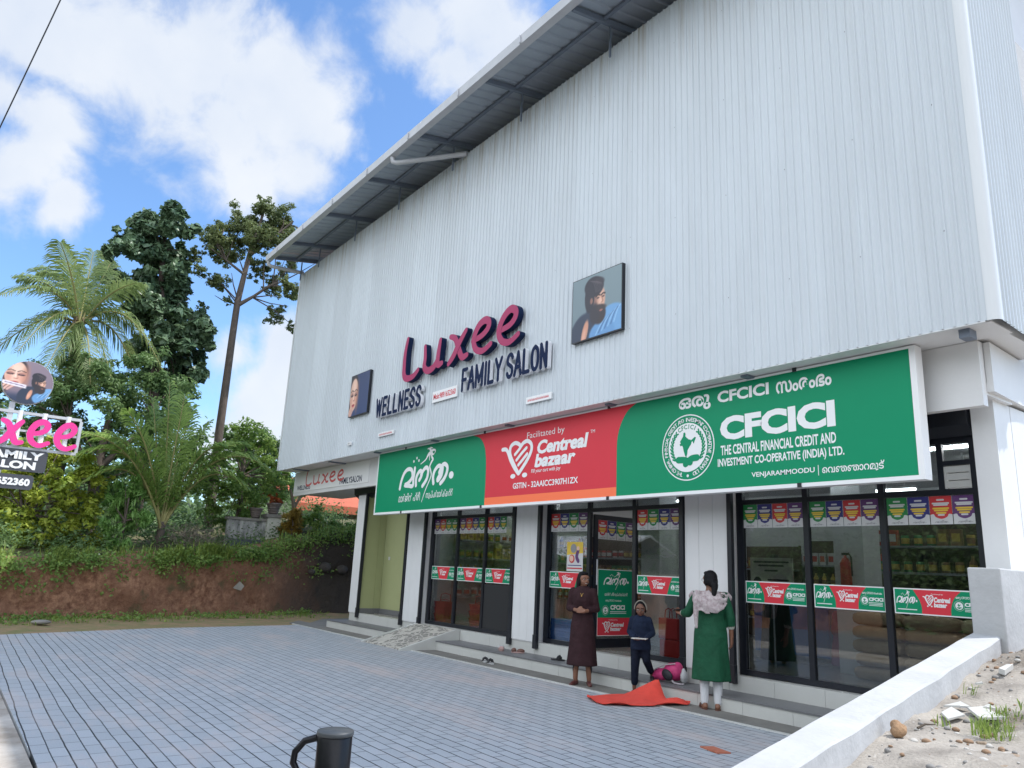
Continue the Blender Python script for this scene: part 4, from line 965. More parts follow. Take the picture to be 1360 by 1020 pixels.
# ------------------------------------------------------------------ prints stuck on the glass
PG = Plane('y', 8.53-.005)
M['pgreen'] = mat('print_green', srgb(40,130,70), .4); M['pblue'] = mat('print_indigo', srgb(52,52,120), .4); M['pred'] = mat('print_red', srgb(195,55,60), .4); M['ppurple'] = mat('print_purple', srgb(96,58,112), .4)
M['pyellow'] = mat('print_yellow', srgb(225,190,70), .4); M['pwhite'] = mat('print_paper', (.62,.62,.62), .5); M['pgrey'] = mat('print_grey', (.28,.28,.30), .5)
POSTERS = {'green': M['pgreen'], 'indigo': M['pblue'], 'red': M['pred'], 'purple': M['ppurple']}
ORD = ['first', 'second', 'third', 'fourth']
def poster(x0, x1, z0, z1, colour, label, pl=PG):
    w, h = x1-x0, z1-z0
    T = lambda L_: [(x0+x*w, z0+y*h) for x, y in L_]
    mb = MB()
    put_poly(mb, pl, T([(0,0),(1,0),(1,1),(0,1)]), .0, 1)
    put_poly(mb, pl, T([(0,1),(0,.34)]+catmull([(.0,.34),(.16,.36),(.24,.26),(.5,.19),(.76,.26),(.84,.36),(1,.34)], 4)+[(1,1)]), .001, 0)
    put_stroke(mb, pl, T([(.36,.86),(.64,.86)]), .06*h, .0018, 1, 1)
    for y, a, b in ((.74,.14,.86),(.68,.2,.8)): put_stroke(mb, pl, T([(a,y),(b,y)]), .055*h, .0018, 1, 1)
    for y, a, b, m in ((.56,.16,.84,2),(.49,.22,.78,2),(.40,.3,.7,2),(.33,.38,.62,1)): put_stroke(mb, pl, T([(a,y),(b,y)]), .06*h, .0018, m, 1)
    logo_vanitham(mb, pl, x0+.2*w, z0+.02*h, .3*w, .11*h, .0018, 3, 2)
    o = mb.build('poster', [POSTERS[colour], M['pwhite'], M['pyellow'], M['pgrey']])
    return tag(o, label, 'poster', 'coloured posters along the top of the shop windows')
BAYN = ['left shop window', 'doorway window', 'right shop window']
order = {(0,0): ['purple','red','green','green'], (0,1): ['purple','red','indigo','green'], (0,2): ['red','indigo','green'], (1,0): ['red','indigo','green','purple'], (1,2): ['red','green','indigo','purple'], (2,0): ['green','indigo','red','purple'], (2,1): ['green','indigo','red','purple'], (2,2): ['green','indigo','red','purple']}
PANE = ['left pane', 'middle pane', 'right pane']
for (bi, pi), cols in order.items():
    xs = BAYS[bi]; a, b = xs[pi]+.045, xs[pi+1]-.04; w = (b-a)/4
    for i, c in enumerate(cols):
        dup_ = cols.count(c) > 1
        lab = 'small %s poster at the top of the %s of the %s' % (c, PANE[pi], BAYN[bi])
        if dup_: lab = 'small %s poster, %s along the top of the %s, %s' % (c, ORD[i], PANE[pi], BAYN[bi])
        poster(a+i*w+.004, a+(i+1)*w-.004, 2.195, 2.495, c, lab)
PD = Plane('x', -9.24+.006)
for i, c in enumerate(['red','indigo','green','purple']):
    poster(8.66+i*.215+.004, 8.66+(i+1)*.215-.004, 2.08, 2.385, c, 'small dim %s poster at the top of the open glass door' % c, PD)
def band(pl, x0, x1, z0, z1, style, full=True):
    """green-red-green strip print"""
    w, h = x1-x0, z1-z0; b = .012
    mb = MB(); T = lambda x, y: (x0+b+x*(w-2*b), z0+b+y*(h-2*b))
    put_poly(mb, pl, [(x0,z0),(x1,z0),(x1,z1),(x0,z1)], 0, 0)
    if style == 'flare':
        L_ = [(.22,1),(.26,.6),(.34,0)]; R_ = [(.80,1),(.74,.6),(.68,0)]
    else:
        L_ = [(.22,1),(.285,.6),(.31,.3),(.31,0)]; R_ = [(.76,1),(.68,.7),(.64,.3),(.635,0)]
    L_ = catmull(L_, 4); R_ = catmull(R_, 4)
    put_poly(mb, pl, [T(0,0),T(0,1)]+[T(*p) for p in L_], .0008, 1); put_poly(mb, pl, [T(*p) for p in L_]+[T(*p) for p in R_[::-1]], .0008, 2)
    put_poly(mb, pl, [T(*p) for p in R_]+[T(1,0),T(1,1)], .0008, 1)
    sc = (w-2*b)
    logo_vanitham(mb, pl, T(.02,0)[0], T(0,.2)[1], .245*sc/2.1, .62*h, .0016, 0, 3)
    put_stroke(mb, pl, [T(.03,.15),T(.25,.15)], .035*h, .0016, 0, 1)
    logo_cart(mb, pl, T(.335,0)[0], T(0,.30)[1], .115*sc, .45*h, .0016, 0, 3)
    put_text(mb, pl, 'Centreal', *[T(.455,0)[0], T(.64,0)[0]], T(0,.5)[1], T(0,.72)[1], .0016, .05, .15); put_text(mb, pl, 'bazaar', T(.45,0)[0], T(.60,0)[0], T(0,.3)[1], T(0,.5)[1], .0016, .05, .15)
    put_text(mb, pl, 'Facilitated by', T(.43,0)[0], T(.56,0)[0], T(0,.8)[1], T(0,.87)[1], .0016)
    u = .78 if style == 'flare' else .70
    emblem(mb, pl, T(u+.03,0)[0], T(0,.42)[1], .17*h if style == 'flare' else .19*h, .0016, 0, 1, False)
    put_text(mb, pl, 'CFCICI', T(u+.09,0)[0], T(.985,0)[0], T(0,.4)[1], T(0,.56)[1], .0016, .05); put_text(mb, pl, 'ഒരു CFCICI സംരംഭം', T(u+.0,0)[0], T(.97,0)[0], T(0,.68)[1], T(0,.80)[1], .0016, .02)
    for y in (.33, .27, .21): put_stroke(mb, pl, [T(u+.09,y),T(.97,y)], .022*h, .0016, 0, 1)
    return mb
for bi, pi in order:
    xs = BAYS[bi]
    if bi == 2: mb = band(PG, xs[pi]+.055, xs[pi+1]-.04, 1.25, 1.52, 'round')
    else: mb = band(PG, xs[pi]+.05, xs[pi+1]-.04, 1.265, 1.53, 'flare')
    o = mb.build('banner_sticker', [M['signwhite'], M['signgreen'], M['signred']])
    tag(o, 'green and red banner sticker across the %s of the %s' % (PANE[pi], BAYN[bi]), 'sticker', 'banner stickers across the windows')
# large sticker on the door leaf
mb = MB(); a, b, z0, z1 = 8.68, 9.50, .56, 1.60
put_poly(mb, PD, [(a,z0),(b,z0),(b,z1),(a,z1)], 0, 0); put_poly(mb, PD, [(a+.01,.84),(b-.01,.84),(b-.01,z1-.01),(a+.01,z1-.01)], .001, 1); put_poly(mb, PD, [(a+.01,z0+.01),(b-.01,z0+.01),(b-.01,.84),(a+.01,.84)], .001, 2)
logo_vanitham(mb, PD, 8.82, 1.28, .27, .26, .002, 0, 4); put_text(mb, PD, 'മാർജിൻ ഫ്രീ സൂപ്പർമാർക്കറ്റ്', 8.84, 9.36, 1.17, 1.235, .002, .01); put_text(mb, PD, 'ഒരു CFCICI സംരംഭം', 8.86, 9.22, 1.085, 1.125, .002, .01)
emblem(mb, PD, 8.86, .955, .075, .002, 0, 1, False); put_text(mb, PD, 'CFCICI', 8.97, 9.30, .965, 1.04, .002, .05)
for y in (.935, .91): put_stroke(mb, PD, [(8.97,y),(9.33,y)], .009, .002, 0, 1)
logo_cart(mb, PD, 8.80, .61, .16, .17, .002, 0, 4); put_text(mb, PD, 'Centreal', 8.98, 9.28, .70, .765, .002, .05, .15); put_text(mb, PD, 'bazaar', 8.97, 9.22, .635, .70, .002, .05, .15); put_text(mb, PD, 'Facilitated by', 8.94, 9.14, .795, .815, .002)
tag(mb.build('door_sticker', [M['signwhite'], M['signgreen'], M['signred']]), 'tall green and red sticker on the lower half of the open glass door', 'sticker')
# offer poster on the doorway window
mb = MB(); a, b, z0, z1 = -9.83, -9.43, 1.545, 2.02
T = lambda x, y: (a+x*(b-a), z0+y*(z1-z0))
put_poly(mb, PG, [T(0,0),T(1,0),T(1,1),T(0,1)], 0, 0); put_poly(mb, PG, [T(0,.55),T(1,.62),T(1,1),T(0,1)], .001, 1); put_poly(mb, PG, circ(*T(.42,.78), .075, n=16), .002, 2)
put_poly(mb, PG, circ(*T(.32,.42), .07, n=14), .002, 3); put_poly(mb, PG, circ(*T(.30,.43), .05, n=14), .003, 4); put_stroke(mb, PG, [T(.7,.7),T(.62,.5),T(.72,.35)], .07, .002, 5); put_poly(mb, PG, circ(*T(.7,.78), .035, n=12), .003, 4)
put_stroke(mb, PG, [T(.05,.1),T(.95,.1)], .02, .002, 3, 1); put_stroke(mb, PG, [T(.08,.2),T(.9,.2)], .014, .002, 6, 1)
tag(mb.build('offer_poster', [M['pwhite'], M['pyellow'], M['pgrey'], M['pred'], SK, M['ppurple'], M['pblue']]), 'tall pale and yellow offer poster stuck on the left pane of the doorway window', 'poster')
# ------------------------------------------------------------------ shop interior
M['steel'] = mat('shelf_steel', (.30,.31,.33), .5); M['shelfback'] = mat('brown_shelf_back', (.10,.075,.05), .7); M['bluefreeze'] = mat('blue_freezer', (.02,.11,.35), .35); M['sack'] = mat('woven_sack', (.50,.36,.22), .8, var=.2, vscale=9, bump=.3, bscale=60)
GOODS = [mat('goods_'+n, c, .5) for n, c in (('white', (.55,.55,.52)), ('yellow', (.55,.40,.08)), ('green', (.08,.28,.10)), ('red', (.45,.05,.04)), ('blue', (.05,.12,.40)), ('brown', (.25,.14,.07)))]
rng = random.Random(4)
# fittings
mb = MB()
for x in (-5.85,-12.9,-9.6): mb.box(x-.22, x+.22, 10.3, 10.75, .355, 3.42)
mb.build('column', M['white'], B)
for k, (x, y, rz) in enumerate(((-6.3,10.1,0),(-8.9,11.0,0),(-12.6,10.6,0),(-4.3,11.4,1),(-6.8,13.2,0),(-11.0,13.0,0),(-3.9,9.5,0),(-13.2,9.7,0),(-13.0,12.0,0))):
    t_ = thing('tube_light', 'lit white tube lamp under the shop ceiling', 'lamp', (x, y, 3.15), group='ceiling tube lamps inside the shop')
    mb = MB(); mb.box(x-.6, x+.6, y-.03, y+.03, 3.20, 3.24); mb.box(x-.4, x-.38, y-.01, y+.01, 3.24, 3.42); mb.box(x+.38, x+.4, y-.01, y+.01, 3.24, 3.42); mb.build('batten', M['signwhite'], t_)
    mb = MB(); mb.tube([(x-.58,y,3.175),(x+.58,y,3.175)], .016, 8); mb.build('tube', M['tube'], t_)
def shelf(x0, x1, y, zs, lab, depth=.35, along='x'):
    t_ = thing('display_shelf', lab, 'shelf', ((x0+x1)/2, y, .355), group='display shelves inside the shop')
    mb = MB()
    for x in (x0, x1-.04): mb.box(x, x+.04, y+depth-.04, y+depth, .356, zs[-1]+.5)
    mb.box(x0+.041, x1-.041, y+depth-.02, y+depth-.005, .40, zs[-1]+.48)
    mb.build('upright', M['shelfback'], t_)
    mb = MB()
    for z in zs: mb.box(x0+.041, x1-.041, y, y+depth-.021, z-.03, z)
    mb.build('shelf_board', M['steel'], t_)
protos = []
def goods_proto(kind, m):
    mb = MB()
    if kind == 'packet': mb.prism([(-.07,-.05,0),(.07,-.05,0),(.07,.05,0),(-.07,.05,0)], (0,0,.23)); mb.box(-.05, .05, -.0515, -.0505, .06, .17, 1)
    elif kind == 'bottle': mb.lathe([(.0,0),(.045,0),(.048,.02),(.048,.15),(.02,.2),(.018,.24),(0,.24)], n=10); mb.lathe([(.0495,.05),(.0495,.12)], n=10, mi=1)
    else: mb.lathe([(.0,0),(.055,0),(.055,.14),(.05,.15),(0,.15)], n=10); mb.lathe([(.0565,.03),(.0565,.11)], n=10, mi=1)
    return mb.mesh(kind), m
PROT = []
for i, m in enumerate(GOODS):
    for kind in ('packet', 'bottle', 'tin'):
        me, _ = goods_proto(kind, m); me.materials.append(m); me.materials.append(GOODS[(i*2+3) % 6 if (i*2+3) % 6 != i else 0]); PROT.append((kind, me))
GN = ['white','yellow','green','red','blue','brown']
cnt = 0
def stock(x0, x1, y, z, where, step=.17):
    global cnt
    x = x0+.1
    while x < x1-.1:
        i = rng.choice([0,1,1,2,3,3,4,5,5]); kd = rng.randrange(3)
        for _ in range(rng.randrange(2, 5)):
            if x > x1-.1: break
            kind, me = PROT[i*3+kd]
            o = bpy.data.objects.new(kind, me); link(o); o.location = (x, y+.12, z+.001); o.rotation_euler.z = rng.uniform(-.2,.2)
            tag(o, '%s %s on %s' % (GN[i], kind, where), kind, 'goods on the shop shelves'); cnt += 1; x += step + rng.uniform(0,.02)
for bx0, bx1, y, zs, nm in ((-9.0,-6.4,14.0,[.7,1.1,1.5,1.9],'the tall shelf behind the right shop window'),(-13.9,-11.4,12.2,[.7,1.1,1.5,1.9],'the tall shelf behind the left shop window'),(-11.2,-9.3,14.2,[.8,1.3,1.8],'the back wall shelf behind the doorway'),(-6.0,-3.5,11.2,[.95,1.35,1.75,2.12],'the shelf above the stacked sacks')):
    shelf(bx0, bx1, y, zs, 'steel display shelf stocked with goods, '+nm.replace('the tall shelf ','').replace('the back wall shelf ','on the back wall ').replace('the shelf ',''))
    for z in zs: stock(bx0, bx1, y, z, nm)
# long shelf against the left-hand wall of the shop
t_ = thing('display_shelf', 'long steel shelf of goods against the side wall behind the left shop window', 'shelf', (-14.2, 11.5, .356), group='display shelves inside the shop')
mb = MB()
for y in np.arange(9.15, 14.6, 1.08): mb.box(-14.36, -14.33, y, y+.04, .357, 2.3)
mb.build('upright', M['steel'], t_)
for z in (.95, 1.35, 1.75, 2.12):
    mb = MB(); mb.box(-14.329, -13.98, 9.12, 14.6, z-.03, z); mb.build('shelf_board', M['steel'], t_)
    y = 9.2
    while y < 14.4:
        i = rng.randrange(6); kd = rng.randrange(3)
        for _ in range(rng.randrange(2, 6)):
            kind, me = PROT[i*3+kd]
            o = bpy.data.objects.new(kind, me); link(o); o.location = (-14.1, y, z+.001); o.rotation_euler.z = math.pi/2
            tag(o, '%s %s on the long side wall shelf behind the left shop window' % (GN[i], kind), kind, 'goods on the shop shelves'); y += .19
# sacks of rice
sk0 = MB(); sk0.ell((0,0,0), (1,1,1), 22)
sk0.v = [(.33*math.copysign(abs(x)**.5, x)*(1+.03*math.sin(9*y)), .21*math.copysign(abs(y)**.6, y)*(1+.04*math.sin(7*x)), .084+.088*math.copysign(abs(z)**.62, z)*(1+.05*math.sin(6*x+4*y))) for x, y, z in sk0.v]
me = sk0.mesh('rice_sack'); me.materials.append(M['sack'])
LV = ['bottom','second','third','fourth','top']
for c, x in enumerate((-5.30, -4.62, -3.92)):
    for l in range(5):
        o = bpy.data.objects.new('rice_sack', me); link(o); o.location = (x + rng.uniform(-.02,.02), 10.0 + rng.uniform(-.03,.03), .356+l*.168); o.rotation_euler.z = rng.uniform(-.06,.06)
        tag(o, 'brown rice sack, %s of the %s stack behind the right shop window' % (LV[l], ('left','middle','right')[c]), 'sack', 'stacked rice sacks inside the shop')
t_ = thing('chest_freezer', 'blue chest freezer behind the right shop window', 'freezer', (-7.3, 11.4, .356))
mb = MB(); mb.box(-8.1,-6.75,11.2,11.8,.42,1.30); mb.build('body', M['bluefreeze'], t_, bevel=.02); mb = MB(); mb.box(-8.13,-6.72,11.17,11.83,1.302,1.37); mb.build('lid', M['bluefreeze'], t_, bevel=.015)
t_ = thing('fire_extinguisher', 'red fire extinguisher hung on the white column inside the shop', 'extinguisher', (-5.85, 10.22, 1.5))
mb = MB(); mb.lathe([(0,1.45),(.07,1.46),(.075,1.5),(.075,1.82),(.04,1.89),(.02,1.9),(.02,1.93),(0,1.93)], (-5.85,10.21,0), 14); mb.build('cylinder', M['red'], t_)
mb = MB(); mb.tube([(-5.85,10.21,1.93),(-5.78,10.18,1.96),(-5.74,10.17,1.90),(-5.74,10.17,1.65)], .012, 6); mb.box(-5.9,-5.8,10.2,10.22,1.931,1.965); mb.build('hose', M['rubberblack'], t_)
t_ = thing('notice_board', 'cream notice sheet with black print held on a thin stand inside the right shop window', 'notice', (-6.9, 9.7, 1.4))
mb = MB(); mb.box(-7.05,-6.35,9.70,9.72,1.42,1.86); mb.build('sheet', M['cream'], t_)
mb = MB(); mb.tube([(-6.7,9.73,.36),(-6.7,9.73,1.42)], .012, 6); mb.build('stand', M['steel'], t_)
mb = MB(); pn = Plane('y', 9.70)
for z, a, b in ((1.80,-6.98,-6.42),(1.75,-6.9,-6.5),(1.68,-6.8,-6.6),(1.55,-6.75,-6.42)): put_stroke(mb, pn, [(a,z),(b,z)], .025, .002, 0, 1)
mb.ell((-6.93,9.698,1.52), (.07,.003,.07)); mb.build('print', M['rubberblack'], t_)
# shopping baskets, bags and crate just inside
def basket(x, y, z, lab, n=1):
    t_ = thing('shopping_basket', lab, 'basket', (x, y, z), group='red shopping baskets inside the left window')
    mb = MB(); w0, w1, d0, d1, h = .15, .20, .11, .145, .22
    vs = [(x-w0,y-d0,z),(x+w0,y-d0,z),(x+w0,y+d0,z),(x-w0,y+d0,z),(x-w1,y-d1,z+h),(x+w1,y-d1,z+h),(x+w1,y+d1,z+h),(x-w1,y+d1,z+h)]
    mb.add(vs, [(0,3,2,1),(0,1,5,4),(1,2,6,5),(2,3,7,6),(3,0,4,7)])
    for f in (.3,.5,.7,.97):
        a, b = w0+(w1-w0)*f+.006, d0+(d1-d0)*f+.006; mb.tube([(x-a,y-b,z+h*f),(x+a,y-b,z+h*f),(x+a,y+b,z+h*f),(x-a,y+b,z+h*f),(x-a,y-b,z+h*f)], .007, 6)
    mb.build('tub', M['red'], t_)
    mb = MB(); mb.tube([(x-w1,y,z+h),(x-w1*.9,y,z+h+.14),(x,y,z+h+.17),(x+w1*.9,y,z+h+.14),(x+w1,y,z+h)], .009, 8); mb.build('handle', M['red'], t_)
for i in range(3): basket(-13.93, 8.76, .356+i*.12, 'red shopping basket, %s of the stack at the left inside the window' % ('bottom','middle','top')[i])
for i in range(3): basket(-12.62, 8.76, .356+i*.13, 'red shopping basket, %s of the stack in the middle inside the window' % ('bottom','middle','top')[i])
def carry_bag(x, y, z, lab):
    t_ = thing('carry_bag', lab, 'bag', (x, y, z), group='red carry bags inside the doorway window')
    mb = MB(); mb.prism([(x-.18,y-.07,z),(x+.18,y-.07,z),(x+.18,y+.07,z),(x-.18,y+.07,z)], (.0,0,.29)); mb.build('bag', M['red'], t_, bevel=.01)
    mb = MB()
    for s in (-.05,.05): mb.tube([(x-.07,y+s,z+.29),(x-.06,y+s,z+.40),(x,y+s,z+.43),(x+.06,y+s,z+.40),(x+.07,y+s,z+.29)], .007, 6)
    mb.build('handle', M['red'], t_)
carry_bag(-7.73, 8.75, .356, 'red carry bag on the shop floor, lower of two by the doorway window'); carry_bag(-7.75, 8.75, .652, 'red carry bag with looped handles, upper of two by the doorway window')
t_ = thing('crate', 'blue plastic crate on the floor behind the left doorway pane', 'crate', (-10.1, 8.85, .356))
mb = MB(); mb.box(-10.38,-9.85,8.68,9.0,.357,.75)
for z in (.45,.55,.65): mb.box(-10.385,-9.845,8.675,9.005,z,z+.03)
mb.build('tub', mat('blue_plastic', (.04,.20,.62), .4), t_, bevel=.008)

# ------------------------------------------------------------------ bollard by the road
t_ = thing('bollard', 'black steel bollard post with a bent loop handle at the road edge of the paving', 'bollard', (-2.72, 1.28, 0))
bx, by = -2.72, 1.28
M['glossblack'] = mat('black_gloss_paint', (.006,.006,.008), .30, bump=.08, bscale=25, spec=.25)
mb = MB(); mb.lathe([(.0,0),(.062,0),(.062,.893),(.060,.896),(0,.896)], (bx,by,0), 28); mb.build('post', M['glossblack'], t_)
mb = MB(); mb.lathe([(.0,.897),(.064,.897),(.066,.900),(.066,.909),(.064,.913),(0,.915)], (bx,by,0), 28); mb.build('cap_plate', mat('worn_grey_steel', (.05,.057,.063), .5, var=.3, vscale=25), t_)
hd = Vector((-.60, -.80, 0)); hd.normalize()
c0 = Vector((bx, by, 0)) + hd*.066
mb = MB(); mb.tube([c0+Vector((0,0,.885)), c0+hd*.042+Vector((0,0,.872)), c0+hd*.072+Vector((0,0,.835)), c0+hd*.076+Vector((0,0,.80)), c0+hd*.056+Vector((0,0,.767)), c0+hd*.02+Vector((0,0,.762)), c0+Vector((0,0,.765))], .0125, 10); mb.build('handle', M['glossblack'], t_)

# ------------------------------------------------------------------ red mat, school bag, footwear
def sheet(pts_grid, th, name, m, lab, cat):
    n, k = len(pts_grid), len(pts_grid[0]); mb = MB()
    vs = [p for r in pts_grid for p in r]; vs2 = [(x, y, z+th) for x, y, z in vs]
    fs = [(i*k+j, i*k+j+1, (i+1)*k+j+1, (i+1)*k+j) for i in range(n-1) for j in range(k-1)]
    mb.add(vs2, fs, 0, True); mb.add(vs, [f[::-1] for f in fs], 0, True)
    N_ = n*k
    rim = [i for i in range(k)] + [i*k+k-1 for i in range(1,n)] + [(n-1)*k+j for j in range(k-2,-1,-1)] + [i*k for i in range(n-2,0,-1)]
    mb.add(vs + vs2, [(rim[i], rim[(i+1) % len(rim)], N_+rim[(i+1) % len(rim)], N_+rim[i]) for i in range(len(rim))])
    return tag(mb.build(name, m), lab, cat)
M['matred'] = mat('red_felt_mat', srgb(222,74,60), .9, var=.12, vscale=12, bump=.15, bscale=90)
# front edge runs from the left tip to the rolled right end; back edge leans up on the step riser
G = []
rows = 14; cols = 22
fr = [Vector(p) for p in ((-7.50,6.90,0),(-7.22,6.72,0),(-6.98,6.70,0),(-6.80,6.93,0),(-6.66,7.28,0),(-6.56,7.70,0))]
bk = [Vector(p) for p in ((-7.50,6.92,0),(-7.50,7.25,0),(-7.40,7.48,0),(-7.08,7.75,.23),(-6.92,7.70,.02),(-6.60,7.80,.02))]
def along(L_, t):
    f = t*(len(L_)-1); i = min(int(f), len(L_)-2); a = f-i
    a = a*a*(3-2*a)*.4 + a*.6
    return L_[i].lerp(L_[i+1], a)
for i in range(cols):
    t = i/(cols-1); a, b = along(fr, t), along(bk, t); r = []
    for j in range(rows):
        s = j/(rows-1); p = a.lerp(b, s); lift = b.z
        z = .018 + lift*max(0, (s-.45)/.55)**1.6 + .010*math.sin(t*21+s*4)*math.sin(s*math.pi)**.5 + .006*math.sin(s*17+t*9)
        if j == 0: z = .045*abs(math.sin(t*9))**2
        if t > .82: z += .055*math.sin((t-.82)/.18*math.pi)*math.sin(s*math.pi)
        r.append((p.x, p.y, max(z, .014)))
    G.append(r)
sheet(G, .006, 'floor_mat', M['matred'], 'crumpled red mat lying at the foot of the steps with one corner lifted', 'mat')
t_ = thing('school_bag', 'pink school backpack with a dark pocket slumped on the lower step', 'backpack', (-7.3, 8.2, .167))
PKB = mat('pink_nylon', srgb(205,60,120), .6, var=.2, vscale=14, bump=.4, bscale=30)
mb = MB(); mb.capsule((-7.45,8.10,.235),.065,(-7.16,8.20,.28),.095); mb.ell((-7.2,8.16,.30),(.14,.10,.115)); mb.ell((-7.36,8.12,.25),(.13,.09,.08)); mb.ell((-7.15,8.2,.34),(.07,.08,.09)); mb.build('body', PKB, t_, remesh=.012, smooth=4)
mb = MB(); mb.ell((-7.20,8.05,.265),(.095,.035,.065), rot=Matrix.Rotation(.4,3,'Y')); mb.build('pocket', mat('black_nylon', (.015,.014,.02), .6), t_)
mb = MB(); mb.tube([(-7.49,8.06,.25),(-7.38,8.02,.32),(-7.25,8.05,.385),(-7.12,8.12,.41)], .008, 6); mb.tube([(-7.12,8.06,.20),(-7.05,8.02,.185),(-6.98,8.03,.18),(-6.94,8.08,.18)], .012, 6); mb.build('strap', mat('pale_webbing', (.4,.36,.38), .7), t_)
mb = MB(); mb.ell((-7.03,8.19,.255),(.045,.06,.085)); mb.ell((-7.03,8.18,.325),(.025,.03,.04)); tag(mb.build('plastic_bag', mat('thin_white_plastic', (.55,.55,.56), .35, var=.2, vscale=20, bump=.8, bscale=30), remesh=.012, smooth=2), 'small crumpled white plastic bag leaning against the pink school bag', 'bag')
def footwear(x, y, z, rz, lab, sole, strap, L=.24, kind='slipper', grp=None):
    t_ = thing(kind, lab, 'footwear', (x, y, z), rz, grp)
    def out(s): return [(.042*s*math.sin(a)*(1+.15*math.cos(a)), L/2*math.cos(a)) for a in np.linspace(0, 2*math.pi, 18)[:-1]]
    mb = MB(); mb.prism([(a, b, .002) for a, b in out(1)], (0,0,.02)); mb.build('sole', sole, t_, local=True)
    mb = MB()
    if kind == 'slipper':
        mb.tube([(-.043,.0,.02),(-.03,.02,.055),(0,.035,.066),(.03,.02,.055),(.043,.0,.02)], [.014,.02,.022,.02,.014], 8); mb.tube([(-.043,.035,.02),(-.02,.05,.05),(.02,.05,.05),(.043,.035,.02)], .014, 8)
    else:
        mb.ell((0,.05,.035),(.042,.07,.035)); mb.ell((0,-.07,.04),(.04,.045,.04))
    mb.build('upper', strap, t_, local=True)
    return t_
WS = mat('grey_rubber', (.42,.42,.42), .6); PK2 = mat('pinkish_leather', (.40,.26,.24), .6); BR = mat('brown_leather', (.13,.06,.045), .6)
footwear(-10.88,7.70,.004,math.radians(60),'pale black-strapped slipper on the concrete below the steps, left of its pair',WS,M['rubberblack'],grp='footwear left by the steps'); footwear(-10.66,7.66,.004,math.radians(75),'pale black-strapped slipper on the concrete below the steps, right of its pair',WS,M['rubberblack'],grp='footwear left by the steps')
footwear(-11.10,8.18,.168,math.radians(70),'grey and pink closed shoe left on the lower step by the left window',PK2,WS,.23,'shoe','footwear left by the steps'); footwear(-10.98,8.10,.168,math.radians(60),'pale pink shoe on the lower step beside the grey and pink one',PK2,PK2,.22,'shoe','footwear left by the steps')
footwear(-10.62,8.18,.168,math.radians(-50),'brown shoe left alone on the lower step in front of the second pillar',PK2,BR,.23,'shoe','footwear left by the steps')
footwear(-9.58,8.18,.168,math.radians(-70),'black slipper on the lower step behind the woman in brown',M['rubberblack'],M['rubberblack'],.25,'slipper','footwear left by the steps')
# broken tiles, stone and sticks on the stony slope
M['marble'] = mat('broken_marble', (.52,.51,.48), .5, var=.1, vscale=8)
def shard(pts, lab, t=.012, m=None, tilt=.0):
    mb = MB(); mb.prism([(x, y, slope_z(x, y)+.018+tilt*(i % 2)) for i, (x, y) in enumerate(pts)], (.002,.001,t))
    return tag(mb.build('tile_shard', m or M['marble']), lab, 'broken tile', 'broken tiles on the stony ground')
shard([(-2.40,5.18),(-2.40,5.32),(-2.27,5.20),(-2.28,5.0)], 'broken white tile with a notched edge, nearest the low wall foot', tilt=.01)
shard([(-2.32,5.36),(-2.28,5.47),(-2.07,5.27),(-2.16,5.14)], 'largest broken white tile, lying flat right of the others', .014, tilt=.012)
shard([(-2.46,5.35),(-2.39,5.43),(-2.33,5.43),(-2.35,5.33)], 'broken white tile sliver behind the notched one', tilt=.015)
shard([(-2.30,5.46),(-2.26,5.52),(-2.19,5.46),(-2.24,5.42)], 'small broken white tile corner behind the largest one', .01, tilt=.02)
shard([(-2.45,6.20),(-2.49,6.45),(-2.44,6.43),(-2.40,6.17)], 'narrow broken tile strip standing apart higher up the stony slope', .035)
shard([(-2.50,5.92),(-2.48,5.97),(-2.45,5.93)], 'tiny white tile chip above the broken tiles', .012)
mb = MB(); mb.ell((-2.29,4.44,slope_z(-2.29,4.44)+.03), (.045,.055,.032), 7, rot=Matrix.Rotation(.5,3,'X')); mb.ell((-2.32,4.47,slope_z(-2.29,4.44)+.05), (.035,.035,.03), 6)
tag(mb.build('broken_brick', mat('orange_brick', (.36,.22,.12), .9, var=.4, vscale=30, bump=.6, bscale=40), remesh=.008, smooth=1), 'orange brown lump of broken brick at the foot of the low wall', 'brick')
mb = MB(); mb.tube([(-2.30,4.67,slope_z(-2.3,4.67)+.012),(-2.29,4.74,slope_z(-2.29,4.74)+.02),(-2.27,4.82,slope_z(-2.27,4.82)+.015)], [.007,.006,.003], 6)
tag(mb.build('stick', mat('dry_stick', (.06,.045,.03), .9)), 'short dark stick lying on the sand below the broken tiles', 'stick')
rr_ = random.Random(9); mb = MB()
for _ in range(800):
    y = rr_.uniform(3.2, 8.5); x = -2.40-.147*(y-3.1)+.35 + rr_.uniform(0, 1.6)**1.2 - .1; r = rr_.choice([.005,.007,.009,.013,.02])
    mb.ell((x, y, slope_z(x, y)+r*.3), (r*rr_.uniform(.8,1.5), r*rr_.uniform(.8,1.4), r*.7), 5, rr_.randrange(3))
rb = MB()
